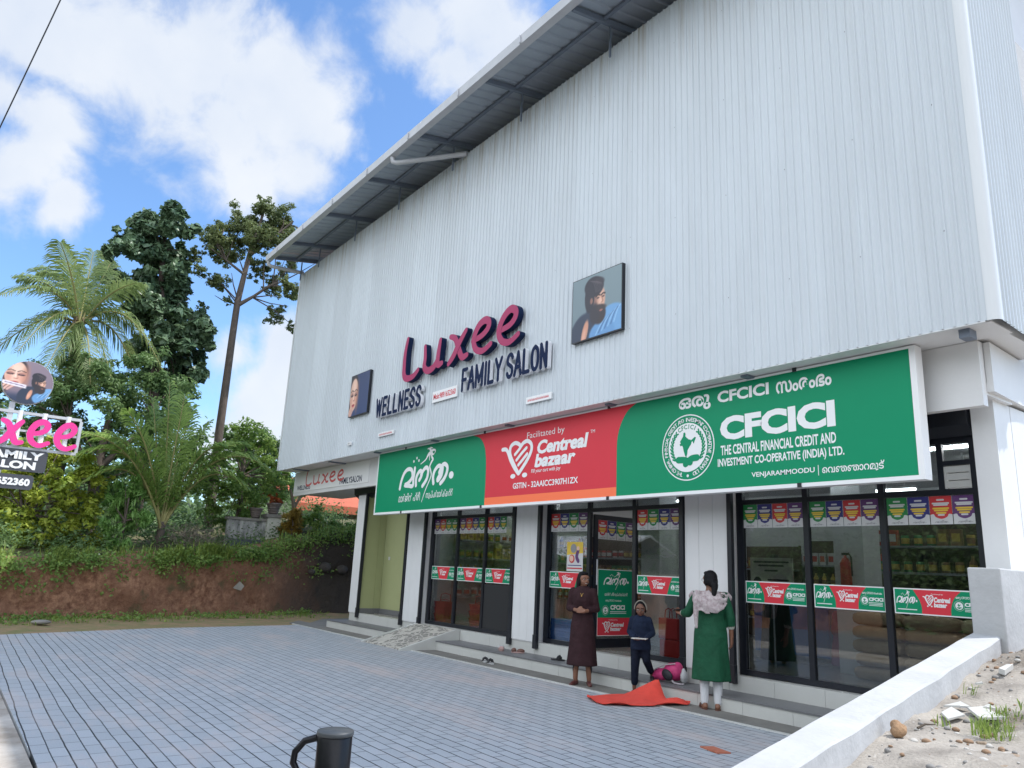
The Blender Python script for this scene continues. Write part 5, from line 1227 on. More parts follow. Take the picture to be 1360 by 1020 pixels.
for _ in range(26):
    y = rr_.uniform(3.5, 5.3); x = rr_.uniform(-2.15, -1.2) if y < 4.8 else rr_.uniform(-1.95, -1.2); a = rr_.uniform(.03, .13); b_ = a*rr_.uniform(.5, .9); th = rr_.uniform(0, 3.14); k_ = rr_.randrange(5, 8); h_ = rr_.uniform(.006, .025); z_ = slope_z(x, y)-.012
    P_ = []
    for i in range(k_):
        t = 2*math.pi*i/k_+rr_.uniform(-.3,.3); u, v = a*math.cos(t)*rr_.uniform(.7,1.1), b_*math.sin(t)*rr_.uniform(.7,1.1); P_.append((x+u*math.cos(th)-v*math.sin(th), y+u*math.sin(th)+v*math.cos(th)))
    s0 = (rr_.uniform(-.15,.15), rr_.uniform(-.15,.15)); top = [(x+(p-x)*.8, y+(q-y)*.8, z_+h_+(p-x)*s0[0]+(q-y)*s0[1]) for p, q in P_]; bot = [(p, q, z_-.03) for p, q in P_]; m_ = rr_.randrange(3)
    rb.add(top+bot, [tuple(range(k_))]+[(i, k_+i, k_+(i+1) % k_, (i+1) % k_) for i in range(k_)], m_)
tag(rb.build('rubble', [mat('rubble_pale', (.44,.41,.37), .95, var=.3, vscale=18, bump=.7, bscale=35), mat('rubble_grey', (.27,.25,.23), .95, var=.4, vscale=18, bump=.7, bscale=35), mat('rubble_brown', (.33,.25,.18), .95, var=.4, vscale=18, bump=.7, bscale=35)], bevel=.006), kind='stuff')
tag(mb.build('pebbles', [mat('pebble_pale', (.42,.40,.37), .9), mat('pebble_grey', (.22,.21,.2), .9), mat('pebble_brown', (.25,.16,.10), .9)]), kind='stuff')
# ------------------------------------------------------------------ people
SKIN = mat('brown_skin', (.23,.105,.062), .55, var=.08, vscale=20); SKIND = mat('dark_brown_skin', (.15,.068,.042), .55)
HAIR = mat('black_hair', (.006,.005,.006), .6, spec=.2, bump=.5, bscale=70); EYE = mat('eye_white', (.6,.58,.55), .3); LIPS = mat('lips', (.26,.07,.06), .5); TOOTH = mat('teeth', (.6,.58,.54), .4)
def hand(mb, w, d, nrm, side, s=1.0, curl=.5):
    """palm and five fingers; d = finger direction, nrm = way the fingers close, side = towards the thumb"""
    w, d, nrm, side = Vector(w), Vector(d).normalized(), Vector(nrm), Vector(side)
    nrm = (nrm - d*nrm.dot(d)).normalized(); side = (side - d*side.dot(d) - nrm*side.dot(nrm)).normalized()
    for k in (-.024,-.008,.008,.024): mb.capsule(w+side*k*.5*s, .017*s, w+d*.075*s+side*k*s, .0115*s, 8)
    for k, L in ((.025,.068),(.009,.078),(-.008,.072),(-.024,.056)):
        b = w+d*.078*s+side*k*s; L *= s
        d1 = (d*math.cos(curl*.5)+nrm*math.sin(curl*.5)); d2 = (d*math.cos(curl*1.4)+nrm*math.sin(curl*1.4)); d3 = (d*math.cos(curl*2.1)+nrm*math.sin(curl*2.1))
        p1 = b+d1*L*.42; p2 = p1+d2*L*.33; p3 = p2+d3*L*.25
        mb.capsule(b, .0088*s, p1, .0082*s, 7); mb.capsule(p1, .0082*s, p2, .0075*s, 7); mb.capsule(p2, .0075*s, p3, .0065*s, 7)
    b = w+d*.022*s+side*.026*s; p1 = b+(d*.6+side*.75+nrm*.25).normalized()*.034*s; p2 = p1+(d*.85+side*.25+nrm*.4).normalized()*.03*s
    mb.capsule(b, .0125*s, p1, .0095*s, 8); mb.capsule(p1, .0095*s, p2, .008*s, 8)
def head_rot(piv, yaw, pitch):
    R_ = Matrix.Rotation(yaw, 3, 'Z') @ Matrix.Rotation(pitch, 3, 'X'); piv = Vector(piv)
    return lambda p: piv + R_ @ (Vector(p)), R_
def head(mb, T, R_, s=1.0):
    E = lambda c, r, n=14: mb.ell(T(Vector(c)*s), Vector(r)*s, n, rot=R_)
    E((0,.012,.105),(.073,.092,.090)); E((0,-.028,.055),(.056,.062,.062)); E((0,-.052,.022),(.030,.030,.024)); E((0,-.058,.115),(.060,.034,.045))
    for q in (-1,1): E((q*.036,-.055,.058),(.024,.026,.024),10); E((q*.074,.012,.075),(.011,.02,.03),10)
    mb.capsule(T(Vector((0,-.086,.098))*s), .010*s, T(Vector((0,-.107,.068))*s), .0145*s, 8)
    for q in (-1,1): mb.capsule(T(Vector((q*.011,-.095,.064))*s), .009*s, T(Vector((q*.006,-.098,.064))*s), .009*s, 6)
    mb.capsule(T(Vector((-.020,-.080,.040))*s), .010*s, T(Vector((.020,-.080,.040))*s), .010*s, 8)
    mb.capsule(T(Vector((0,.015,-.07))*s), .050*s, T(Vector((0,.012,.05))*s), .048*s, 14)
def face(T, R_, parent, s=1.0, smile=False, glasses=False):
    mb = MB()
    for q in (-1,1): mb.ell(T(Vector((q*.032,-.083,.094))*s), Vector((.0135,.009,.0062))*s, 10, rot=R_)
    for q in (-1,1): mb.ell(T(Vector((q*.032,-.0915,.094))*s), Vector((.0072,.0045,.0062))*s, 10, 1, rot=R_)
    mb.build('eye', [EYE, HAIR], parent, local=True)
    mb = MB()
    for q in (-1,1): mb.tube([T(Vector((q*a,-.088-b,.113+c))*s) for a, b, c in ((.012,.004,0),(.03,.003,.006),(.05,-.012,.001))], .0038*s, 6)
    mb.build('eyebrow', HAIR, parent, local=True)
    mb = MB()
    for z in (.043,.0345): mb.tube([T(Vector((q*.022,-.0855+abs(q)*.008,z+(abs(q)*.004 if smile else 0)))*s) for q in (-1,-.5,0,.5,1)], [.003*s,.0058*s,.0062*s,.0058*s,.003*s], 6)
    if smile: mb.tube([T(Vector((q*.016,-.0905+abs(q)*.004,.039))*s) for q in (-1,0,1)], .004*s, 6, 1)
    mb.build('mouth', [LIPS, TOOTH], parent, local=True)
    if glasses:
        mb = MB()
        for q in (-1,1):
            mb.tube([T(Vector((q*.034+.022*math.cos(a),-.106,.093+.018*math.sin(a)))*s) for a in np.linspace(0, 2*math.pi, 14)], .0018*s, 5)
            mb.tube([T(Vector((q*.056,-.104,.097))*s), T(Vector((q*.074,-.05,.096))*s), T(Vector((q*.077,.02,.09))*s)], .0018*s, 5)
        mb.tube([T(Vector((-.012,-.107,.095))*s), T(Vector((.012,-.107,.095))*s)], .0018*s, 5); mb.build('glasses', M['black'], parent, local=True)
def garment(rings, sleeves, name, m, parent, vox=.009, sm=3):
    """closed rings (cx,cy,z,rx,ry,fold) united with sleeve capsules into one skin"""
    mb = MB(); n = 44; vs = []
    for q, (cx, cy, z, rx, ry, fo) in enumerate(rings):
        for j in range(n):
            a = 2*math.pi*j/n; f = 1 + fo*(math.sin(a*7+q*.35)+.6*math.sin(a*4-q*.22+1))
            vs.append((cx+rx*f*math.cos(a), cy+ry*f*math.sin(a), z))
    k = len(rings)
    fs = [(i*n+j, i*n+(j+1) % n, (i+1)*n+(j+1) % n, (i+1)*n+j) for i in range(k-1) for j in range(n)] + [tuple(range(n))[::-1], tuple(range((k-1)*n, k*n))]
    mb.add(vs, fs)
    for p0, r0, p1, r1 in sleeves: mb.capsule(p0, r0, p1, r1, 14)
    return mb.build(name, m, parent, local=True, remesh=vox, smooth=sm)
def body(mb, hipz, knee, ankle, shz, arms, hs=1.0):
    """arms: (shoulder, elbow, wrist, r_elbow, r_wrist)"""
    mb.ell((0,0,hipz+.05*hs),(.150*hs,.105*hs,.115*hs)); mb.ell((0,0,(hipz+shz)/2),(.120*hs,.090*hs,.15*hs)); mb.ell((0,.0,shz-.10*hs),(.140*hs,.098*hs,.14*hs))
    mb.capsule((-.125*hs,.005,shz-.025*hs),.052*hs,(.125*hs,.005,shz-.025*hs),.052*hs); mb.capsule((0,.01,shz-.03*hs),.062*hs,(0,.01,shz+.07*hs),.046*hs)
    for q, kn, an in ((-1, knee[0], ankle[0]), (1, knee[1], ankle[1])):
        h = Vector((q*.075*hs,0,hipz)); mb.capsule(h,.082*hs,kn,.052*hs); mb.capsule(kn,.052*hs,an,.034*hs)
    for s_, e, w in arms: mb.capsule(s_,.046*hs,e,.035*hs); mb.capsule(e,.036*hs,w,.023*hs)
def foot(mb, an, d, s=1.0, r=.028):
    an, d = Vector(an), Vector((d[0], d[1], 0)).normalized()
    mb.capsule(an, .034*s, an-d*.035*s+Vector((0,0,-.045*s)), .030*s); mb.capsule(an-d*.03*s+Vector((0,0,-.052*s)), .030*s, an+d*.13*s+Vector((0,0,-.062*s)), .024*s)
    q = Vector((-d.y, d.x, 0))
    for k, L in ((-.022,.165),(-.011,.172),(.0,.170),(.011,.162),(.021,.15)): mb.capsule(an+d*.11*s+q*k*s+Vector((0,0,-.066*s)), .012*s, an+d*L*s+q*k*s+Vector((0,0,-.072*s)), .009*s, 6)
def shoe(an, d, name, m, parent, s=1.0, sole=None):
    an, d = Vector(an), Vector((d[0], d[1], 0)).normalized(); mb = MB()
    mb.capsule(an-d*.03*s+Vector((0,0,-.048*s)), .038*s, an+d*.07*s+Vector((0,0,-.055*s)), .037*s); mb.capsule(an+d*.07*s+Vector((0,0,-.055*s)), .037*s, an+d*.155*s+Vector((0,0,-.064*s)), .028*s)
    mb.build(name, m, parent, local=True, remesh=.008, smooth=2)

# --- the woman in the maroon kurta, hands clasped, smiling towards the others
def person_maroon():
    t = thing('person', 'woman in a long maroon kurta with clasped hands standing in front of the open door', 'person', (-8.34, 7.56, .0), math.radians(38))
    hz, sz = .82, 1.28
    E1, E2 = Vector((-.195,.02,1.03)), Vector((.195,.02,1.03)); W1, W2 = Vector((-.055,-.185,1.01)), Vector((.055,-.185,1.00))
    K = (Vector((-.075,-.02,.44)), Vector((.085,-.02,.44))); A = (Vector((-.085,.01,.085)), Vector((.105,.03,.085)))
    mb = MB(); body(mb, hz, K, A, sz, [((-.155,0,1.255),E1,W1),((.155,0,1.255),E2,W2)])
    T, R_ = head_rot((0,.005,1.345), math.radians(38), math.radians(3)); head(mb, T, R_, .98)
    hand(mb, W1, (1,-.25,.0), (0,1,-.2), (.2,-.3,1), .95, .75); hand(mb, W2, (-1,-.35,.05), (0,1,-.1), (-.2,-.3,1), .95, .9)
    for q in (0,1): foot(mb, A[q], (-.25+.55*q,-1), .95)
    mb.build('body', SKIN, t, local=True, remesh=.0062, smooth=2)
    face(T, R_, t, .98, smile=True)
    mb = MB(); H_ = lambda c, r: mb.ell(T(Vector(c)*.98), Vector(r)*.98, 14, rot=R_)
    H_((0,.028,.118),(.082,.092,.088)); H_((0,.075,.06),(.075,.055,.09)); H_((-.066,.03,.06),(.026,.055,.085)); H_((.066,.03,.06),(.026,.055,.085)); H_((0,-.035,.172),(.058,.045,.028))
    p = T(Vector((0,.07,.02))); mb.capsule(p,.075,(0,.095,1.16),.062); mb.capsule(T(Vector((-.06,.03,.03))),.032,(-.105,-.02,1.13),.026); mb.capsule(T(Vector((.06,.04,.03))),.030,(.10,.04,1.15),.028)
    mb.build('hair', HAIR, t, local=True, remesh=.009, smooth=2)
    KU = mat('maroon_cotton', (.040,.018,.021), .85, var=.3, vscale=10, bump=.9, bscale=13, spec=.2)
    garment([(0,.0,.265,.215,.165,.035),(0,0,.42,.20,.155,.03),(0,0,.62,.178,.14,.022),(0,0,.80,.168,.128,.012),(0,0,.92,.148,.113,.006),(0,0,1.02,.128,.10,0),(0,-.004,1.14,.155,.125,0),(0,0,1.22,.168,.114,0),(0,.005,1.285,.150,.094,0),(0,.008,1.315,.11,.082,0),(0,.01,1.34,.068,.066,0)],
            [((-.142,0,1.258),.062,E1,.050),((.142,0,1.258),.062,E2,.050),(E1,.052,E1.lerp(W1,.62),.040),(E2,.052,E2.lerp(W2,.62),.040)], 'kurta', KU, t)
    mb = MB()
    for q in (0,1): mb.capsule(K[q],.062,A[q]+Vector((0,0,.10)),.043)
    mb.build('leggings', M['rubberblack'], t, local=True, remesh=.009, smooth=2)
    MS = mat('maroon_shoe', (.09,.025,.022), .55)
    for q in (0,1): shoe(A[q]+Vector((0,0,-.006)), (-.25+.55*q,-1), 'shoe', MS, t, .95)
    mb = MB(); c = T(Vector((0,-.03,-.05))); mb.tube([(-.05,-.03,1.31),(-.03,-.095,1.25),(0,-.122,1.215),(.03,-.095,1.25),(.05,-.03,1.31)], .0025, 5); mb.ell((0,-.127,1.205),(.008,.005,.012)); mb.build('necklace', mat('gold', (.7,.45,.12), .3, metal=1), t, local=True)
    return t
person_maroon()
# --- the child stepping off the lower step with a paper in hand
def person_child():
    s = .78
    t = thing('person', 'child in navy shirt and dark trousers with pale hairband stepping off the step', 'person', (-7.50, 7.86, 0), math.radians(33))
    hz, sz = .60, .965
    K = (Vector((-.065,-.045,.335)), Vector((.085,-.03,.43))); A = (Vector((-.075,-.03,.062)), Vector((.13,.155,.232)))
    E1, E2 = Vector((-.155,.03,.775)), Vector((.16,.02,.775)); W1, W2 = Vector((-.05,-.165,.70)), Vector((.095,-.18,.705))
    mb = MB(); body(mb, hz, K, A, sz, [((-.106,0,.94),E1,W1),((.106,0,.94),E2,W2)], s)
    T, R_ = head_rot((0,-.0,1.005), math.radians(6), math.radians(14)); head(mb, T, R_, .93)
    hand(mb, W1, (1,-.35,-.1), (-.1,-.2,1), (0,-1,0), .75, .35); hand(mb, W2, (-.8,-.7,.0), (.2,-.1,1), (-.3,-1,0), .75, .5)
    for q in (0,1): foot(mb, A[q], (-.1+.3*q,-1), .8)
    mb.build('body', SKIND, t, local=True, remesh=.006, smooth=2)
    face(T, R_, t, .93)
    mb = MB(); H_ = lambda c, r: mb.ell(T(Vector(c)*.93), Vector(r)*.93, 14, rot=R_)
    H_((0,.024,.122),(.080,.092,.084)); H_((0,.07,.06),(.066,.045,.07)); H_((-.066,.03,.075),(.020,.045,.06)); H_((.066,.03,.075),(.020,.045,.06)); mb.build('hair', HAIR, t, local=True, remesh=.009, smooth=2)
    mb = MB(); mb.tube([T(Vector((.088*math.cos(a),-.012,.082+.128*math.sin(a)))*.93) for a in np.linspace(0, math.pi, 15)], .0075, 7); mb.build('hairband', mat('pale_hairband', (.27,.25,.21), .7), t, local=True)
    NV = mat('navy_shirt', (.012,.020,.045), .85, var=.3, vscale=12, bump=.9, bscale=18, spec=.2); TR = mat('dark_jeans', (.008,.012,.026), .85, var=.3, vscale=20, bump=.9, bscale=22, spec=.2)
    garment([(0,0,.555,.138,.108,.02),(0,0,.64,.135,.105,.012),(0,0,.74,.124,.096,.006),(0,0,.85,.126,.098,0),(0,0,.925,.122,.088,0),(0,.003,.968,.10,.072,0),(0,.005,1.0,.065,.058,0)],
            [((-.106,0,.94),.050,E1,.042),((.106,0,.94),.050,E2,.042),(E1,.043,E1.lerp(W1,.9),.031),(E2,.043,E2.lerp(W2,.9),.031)], 'shirt', NV, t, .008)
    mb = MB(); mb.ell((0,0,.60),(.128,.10,.085))
    for q in (0,1):
        h = Vector(((q*2-1)*.06,0,.58)); mb.capsule(h,.076,K[q],.056); mb.capsule(K[q],.056,K[q].lerp(A[q],.72),.046)
    mb.build('trousers', TR, t, local=True, remesh=.008, smooth=2)
    for q in (0,1): shoe(A[q], (-.1+.3*q,-1), 'shoe', M['rubberblack'], t, .82)
    mb = MB(); mb.box(-.06,.14,-.36,-.22,.715,.722); o = mb.build('paper', mat('glossy_paper', (.72,.68,.62), .25), t, local=True)
person_child()
# --- the woman in green seen from behind
def person_green():
    t = thing('person', 'woman in a long green kurta and printed scarf, seen from behind holding a phone', 'person', (-6.27, 7.80, 0), math.radians(-142))
    hz, sz = .86, 1.345
    K = (Vector((-.075,-.02,.46)), Vector((.08,-.02,.46))); A = (Vector((-.07,.01,.085)), Vector((.085,.0,.085)))
    E1, E2 = Vector((-.235,.035,1.07)), Vector((.27,-.01,1.10)); W1, W2 = Vector((-.245,-.02,.84)), Vector((.37,-.19,1.08))
    mb = MB(); body(mb, hz, K, A, sz, [((-.165,0,1.315),E1,W1),((.165,0,1.315),E2,W2)], 1.06)
    T, R_ = head_rot((0,.0,1.42), math.radians(28), math.radians(4)); head(mb, T, R_, 1.0)
    hand(mb, W1, (0,-.05,-1), (.8,-.3,0), (.2,-1,0), 1.0, .45); hand(mb, W2, (.45,-1,.12), (0,.1,1), (-1,-.3,.4), 1.0, .75)
    for q in (0,1): foot(mb, A[q], (-.15+.4*q,-1), 1.0)
    mb.build('body', SKIN, t, local=True, remesh=.0062, smooth=2)
    face(T, R_, t, 1.0, glasses=True)
    mb = MB(); H_ = lambda c, r: mb.ell(T(Vector(c)), Vector(r), 14, rot=R_)
    H_((0,.028,.118),(.083,.093,.089)); H_((0,.07,.065),(.072,.055,.075)); H_((-.068,.03,.07),(.020,.045,.06)); H_((.068,.03,.07),(.020,.045,.06)); H_((0,-.035,.172),(.058,.045,.028))
    H_((0,.125,.02),(.045,.04,.05)); p = T(Vector((0,.125,.0))); mb.capsule(p,.042,(-.045,.135,1.33),.028); mb.build('hair', HAIR, t, local=True, remesh=.009, smooth=2)
    KU = mat('green_rayon', (.010,.085,.040), .7, var=.3, vscale=9, bump=.9, bscale=11, spec=.25)
    garment([(0,0,.335,.225,.18,.045),(0,0,.50,.215,.172,.04),(0,0,.70,.205,.16,.028),(0,0,.88,.198,.152,.014),(0,0,.98,.182,.14,.008),(0,0,1.08,.163,.128,.003),(0,-.004,1.20,.168,.134,0),(0,0,1.28,.172,.118,0),(0,.005,1.33,.14,.095,0),(0,.01,1.365,.08,.068,0)],
            [((-.165,0,1.31),.066,E1,.058),((.165,0,1.31),.066,E2,.058),(E1,.058,E1.lerp(W1,.35),.053),(E2,.058,E2.lerp(W2,.5),.052)], 'kurta', KU, t)
    mb = MB()
    for e, w, f in ((E1,W1,.36),(E2,W2,.51)): mb.capsule(e.lerp(w,f),.050,e.lerp(w,f+.06),.048)
    mb.build('cuff', mat('pale_lace', (.5,.48,.42), .8), t, local=True)
    SC = mat('printed_scarf', (.52,.46,.45), .85, col2=(.27,.20,.21), vscale=26)
    mb = MB(); vs = []; n = 22; m_ = 9
    for i in range(n):       # the scarf drapes over both shoulders and sags across the upper back
        a = i/(n-1)*2-1
        for j in range(m_):
            b = j/(m_-1); x = .215*math.sin(a*1.5)*(1+.03*math.sin(j*2.1)); back = .125*math.cos(a*1.45)+.03
            sag = .23*math.cos(a*1.5)+.05; z = 1.385-.05*abs(a)**2 - b*(sag) + .006*math.sin(a*17+b*9)
            vs.append((x, back*(.35+.65*min(1,b*2.5))+.022+.012*math.sin(b*11+a*5)+.018*b, z))
    fs = [(i*m_+j, i*m_+j+1, (i+1)*m_+j+1, (i+1)*m_+j) for i in range(n-1) for j in range(m_-1)]
    mb.add(vs, fs, 0, True); mb.add([(x, y+.012, z) for x, y, z in vs], [f[::-1] for f in fs], 0, True)
    for q in (-1,1): mb.tube([(q*.215,.03,1.30),(q*.20,-.07,1.33),(q*.15,-.12,1.25),(q*.14,-.14,1.05)], [.05,.05,.045,.03], 10)
    mb.tube([(.15,.10,1.37),(.165,.155,1.25),(.17,.17,1.10),(.165,.175,.93)], [.04,.038,.032,.018], 9)
    mb.build('scarf', SC, t, local=True, remesh=.011, smooth=2)
    mb = MB()
    for q in (0,1): mb.capsule(K[q],.068,A[q]+Vector((0,0,.0)),.047)
    mb.build('leggings', mat('white_cotton', (.62,.62,.64), .8), t, local=True, remesh=.009, smooth=2)
    mb = MB()
    for q in (0,1):
        d = Vector((-.15+.4*q,-1,0)).normalized(); qv = Vector((-d.y,d.x,0)); c = A[q]+d*.05
        mb.prism([(c.x+d.x*.13*math.cos(a)+qv.x*.042*math.sin(a), c.y+d.y*.13*math.cos(a)+qv.y*.042*math.sin(a), .002) for a in np.linspace(0,2*math.pi,18)[:-1]], (0,0,.014))
        c2 = A[q]+d*.085; mb.tube([c2+qv*.046+Vector((0,0,-.07)), c2+qv*.03+Vector((0,0,-.033)), c2+Vector((0,0,-.026)), c2-qv*.03+Vector((0,0,-.033)), c2-qv*.046+Vector((0,0,-.07))], .012, 7)
    mb.build('sandal', BR, t, local=True)
    ph = thing('phone', 'dark mobile phone held in the hand of the woman in green', 'phone', (0, 0, 0))
    Rz = Matrix.Rotation(math.radians(-142), 3, 'Z'); pw = Vector((-6.27,7.80,0)) + Rz @ (W2 + Vector((.045,-.10,.032)))
    ph.location = pw; ph.rotation_euler = (math.radians(12), 0, math.radians(-142+24))
    mb = MB(); mb.box(-.037,.037,-.075,.075,-.004,.004); mb.build('case', M['black'], ph, local=True, bevel=.003); mb = MB(); mb.box(-.033,.033,-.07,.07,.0042,.0047); mb.build('screen', mat('phone_screen', (.01,.012,.03), .1), ph, local=True)
person_green()
# --- two customers inside, seen through the glass
def person_inside(loc, rz, lab, robe, crouch=False, scarf=None):
    t = thing('person', lab, 'person', loc, rz)
    dz = -.52 if crouch else 0; fy = -.10 if crouch else 0
    hz, sz = .84+dz, 1.30+dz
    K = (Vector((-.11,-.36,.47)), Vector((.11,-.36,.47))) if crouch else (Vector((-.075,-.02,.44)), Vector((.08,-.02,.44)))
    A = (Vector((-.10,-.15,.085)), Vector((.10,-.15,.085))) if crouch else (Vector((-.08,.01,.085)), Vector((.08,.01,.085)))
    E1, E2 = Vector((-.22,-.06,1.03+dz)), Vector((.22,-.06,1.03+dz)); W1, W2 = Vector((-.13,-.27,.98+dz)), Vector((.13,-.27,.98+dz))
    mb = MB(); body(mb, hz, K, A, sz, [((-.155,0,1.27+dz),E1,W1),((.155,0,1.27+dz),E2,W2)])
    T, R_ = head_rot((0,fy*.3,1.365+dz), math.radians(10), math.radians(12)); head(mb, T, R_, 1.0)
    hand(mb, W1, (.3,-1,-.1), (.3,0,-1), (1,0,.2), .95, .5); hand(mb, W2, (-.3,-1,-.1), (-.3,0,-1), (-1,0,.2), .95, .5)
    for q in (0,1): foot(mb, A[q], (0,-1), .95)
    mb.build('body', SKIN, t, local=True, remesh=.008, smooth=2)
    face(T, R_, t)
    mb = MB(); H_ = lambda c, r: mb.ell(T(Vector(c)), Vector(r), 14, rot=R_)
    H_((0,.03,.118),(.086,.095,.092)); H_((0,.06,.05),(.082,.07,.09)); H_((0,.05,-.04),(.09,.075,.07)); mb.build('headscarf' if scarf else 'hair', scarf or HAIR, t, local=True, remesh=.01, smooth=2)
    rings = [(0,0,.06,.24,.19,.04),(0,0,.4,.215,.17,.03),(0,0,.8,.19,.15,.015),(0,0,1.02,.165,.135,.004),(0,0,1.2,.175,.135,0),(0,0,1.29,.14,.10,0),(0,.01,1.34,.07,.06,0)]
    if crouch: rings = [(0,-.14,.05,.30,.34,.04),(0,-.14,.25,.29,.33,.03),(0,-.08,.45,.23,.24,.02),(0,0,.6,.175,.15,0),(0,0,.72,.165,.13,0),(0,0,.78,.13,.095,0),(0,.01,.82,.07,.06,0)]
    garment(rings, [((-.15,0,1.26+dz),.066,E1,.058),((.15,0,1.26+dz),.066,E2,.058),(E1,.058,E1.lerp(W1,.85),.045),(E2,.058,E2.lerp(W2,.85),.045)], 'robe', robe, t, .012)
person_inside((-6.98, 10.2, .356), math.radians(-150), 'woman in a long black robe standing inside behind the right shop window', mat('black_robe', (.008,.008,.010), .85), scarf=mat('black_scarf', (.010,.010,.012), .85))
person_inside((-6.25, 10.85, .356), math.radians(60), 'person in magenta clothes crouching on the floor inside the right shop window', mat('magenta_cotton', (.22,.03,.13), .8), crouch=True)
# ------------------------------------------------------------------ vegetation
def leaf_mesh(name, P, Nrm, size, aspect, m, rs, droop=0.0, parent=None, fold=.25):
    """one small folded leaf (4 triangles) at each point"""
    n = len(P); rs = np.random.RandomState(rs)
    Nrm = Nrm + rs.normal(0, .55, (n,3)); Nrm /= np.linalg.norm(Nrm, axis=1)[:,None]
    D = rs.normal(0, 1, (n,3)); D[:,2] -= droop
    D -= Nrm*(D*Nrm).sum(1)[:,None]; D /= np.linalg.norm(D, axis=1)[:,None]+1e-9
    Sd = np.cross(Nrm, D); s = size*rs.uniform(.65, 1.25, n)[:,None]
    a = P - D*s*.5; b = P + D*s*.5 - Nrm*s*fold*.5; w = s*aspect*.5
    mid = P + Nrm*s*.06
    l = mid + Sd*w - Nrm*w*fold*1.6; r = mid - Sd*w - Nrm*w*fold*1.6
    V = np.empty((n,5,3)); V[:,0] = a; V[:,1] = l; V[:,2] = b; V[:,3] = r; V[:,4] = mid
    base = np.arange(n)[:,None]*5
    F = np.concatenate([base+np.array([[0,4,1]]), base+np.array([[1,4,2]]), base+np.array([[2,4,3]]), base+np.array([[3,4,0]])])
    off = wloc(parent) if parent is not None else Vector((0,0,0))
    V = V.reshape(-1,3) - np.array([off.x, off.y, off.z])
    me = bpy.data.meshes.new(name); me.vertices.add(len(V)); me.vertices.foreach_set('co', V.ravel())
    me.loops.add(F.size); me.loops.foreach_set('vertex_index', F.ravel().astype(np.int32))
    me.polygons.add(len(F)); me.polygons.foreach_set('loop_start', np.arange(0, F.size, 3, dtype=np.int32)); me.update(calc_edges=True)
    me.materials.append(m); o = bpy.data.objects.new(name, me); link(o)
    if parent is not None: o.parent = parent
    return o
def crown_points(blobs, x, depth, dens, rs, shell=.4, sub=9, small=1.0):
    """blobs (y,z,r) in the plane x, spread in depth; each blob is broken into smaller leaf clusters"""
    rs = np.random.RandomState(rs); P = []; Q = []
    for (y, z, r) in blobs:
        c0 = np.array([x + rs.uniform(-depth, depth), y, z])
        for _ in range(sub):
            d = rs.normal(0, 1, 3); d /= np.linalg.norm(d); c = c0 + d*r*rs.uniform(.3, 1.08); rr = r*rs.uniform(.24, .5)*small
            k = int(dens*rr*rr*105)
            dd = rs.normal(0, 1, (k,3)); dd /= np.linalg.norm(dd, axis=1)[:,None]
            rad = rr*(shell + (1-shell)*rs.rand(k))[:,None]
            P.append(c + dd*rad*np.array([1,1,.7]) + rs.normal(0, .16, (k,3))*rr); Q.append(dd*.6 + np.array([0,0,.7]))
    return np.concatenate(P), np.concatenate(Q)
M['hillgreen'] = mat('wooded_hill', (.035,.055,.02), .95, col2=(.012,.022,.010), vscale=1.2)
BARK = mat('grey_bark', (.14,.11,.09), .95, var=.4, vscale=9, bump=.6, bscale=30, stretch=(1,1,.3)); BARKD = mat('dark_bark', (.07,.05,.04), .95, var=.3, vscale=9)
L_TALL = leaf_mat('leaf_tall', (0.070,0.105,0.040), (0.240,0.280,0.110), 1.3, .45); L_DENSE = leaf_mat('leaf_dense', (.045,.095,.055), (.17,.25,.13), 1.2, .2, rough=.4)
L_MID = leaf_mat('leaf_mid', (0.077,0.157,0.062), (0.222,0.326,0.118), 1.6); L_YEL = leaf_mat('leaf_yellow', (0.196,0.303,0.044), (0.484,0.506,0.068), 1.6, .35); L_MAN = leaf_mat('leaf_mango', (0.102,0.245,0.051), (0.275,0.450,0.125), 2.0)
L_RIGHT = leaf_mat('leaf_bright', (0.099,0.218,0.048), (0.296,0.400,0.093), 1.4); L_CRO = leaf_mat('leaf_croton', (0.176,0.099,0.017), (0.418,0.297,0.055), 4.0); L_PALM = leaf_mat('leaf_palm', (.09,.16,.045), (.30,.37,.14), 2.2, .45); L_YPALM = leaf_mat('leaf_young_palm', (.13,.24,.05), (.36,.48,.14), 2.0, .45)
L_GRASS = leaf_mat('leaf_grass', (0.098,0.165,0.029), (0.330,0.426,0.098), 3.0, .35); L_DRY = mat('dry_twigs', (.30,.25,.20), .95, var=.3, vscale=12); L_RED = leaf_mat('leaf_red', (0.220,0.039,0.013), (0.495,0.132,0.033), 5.0)
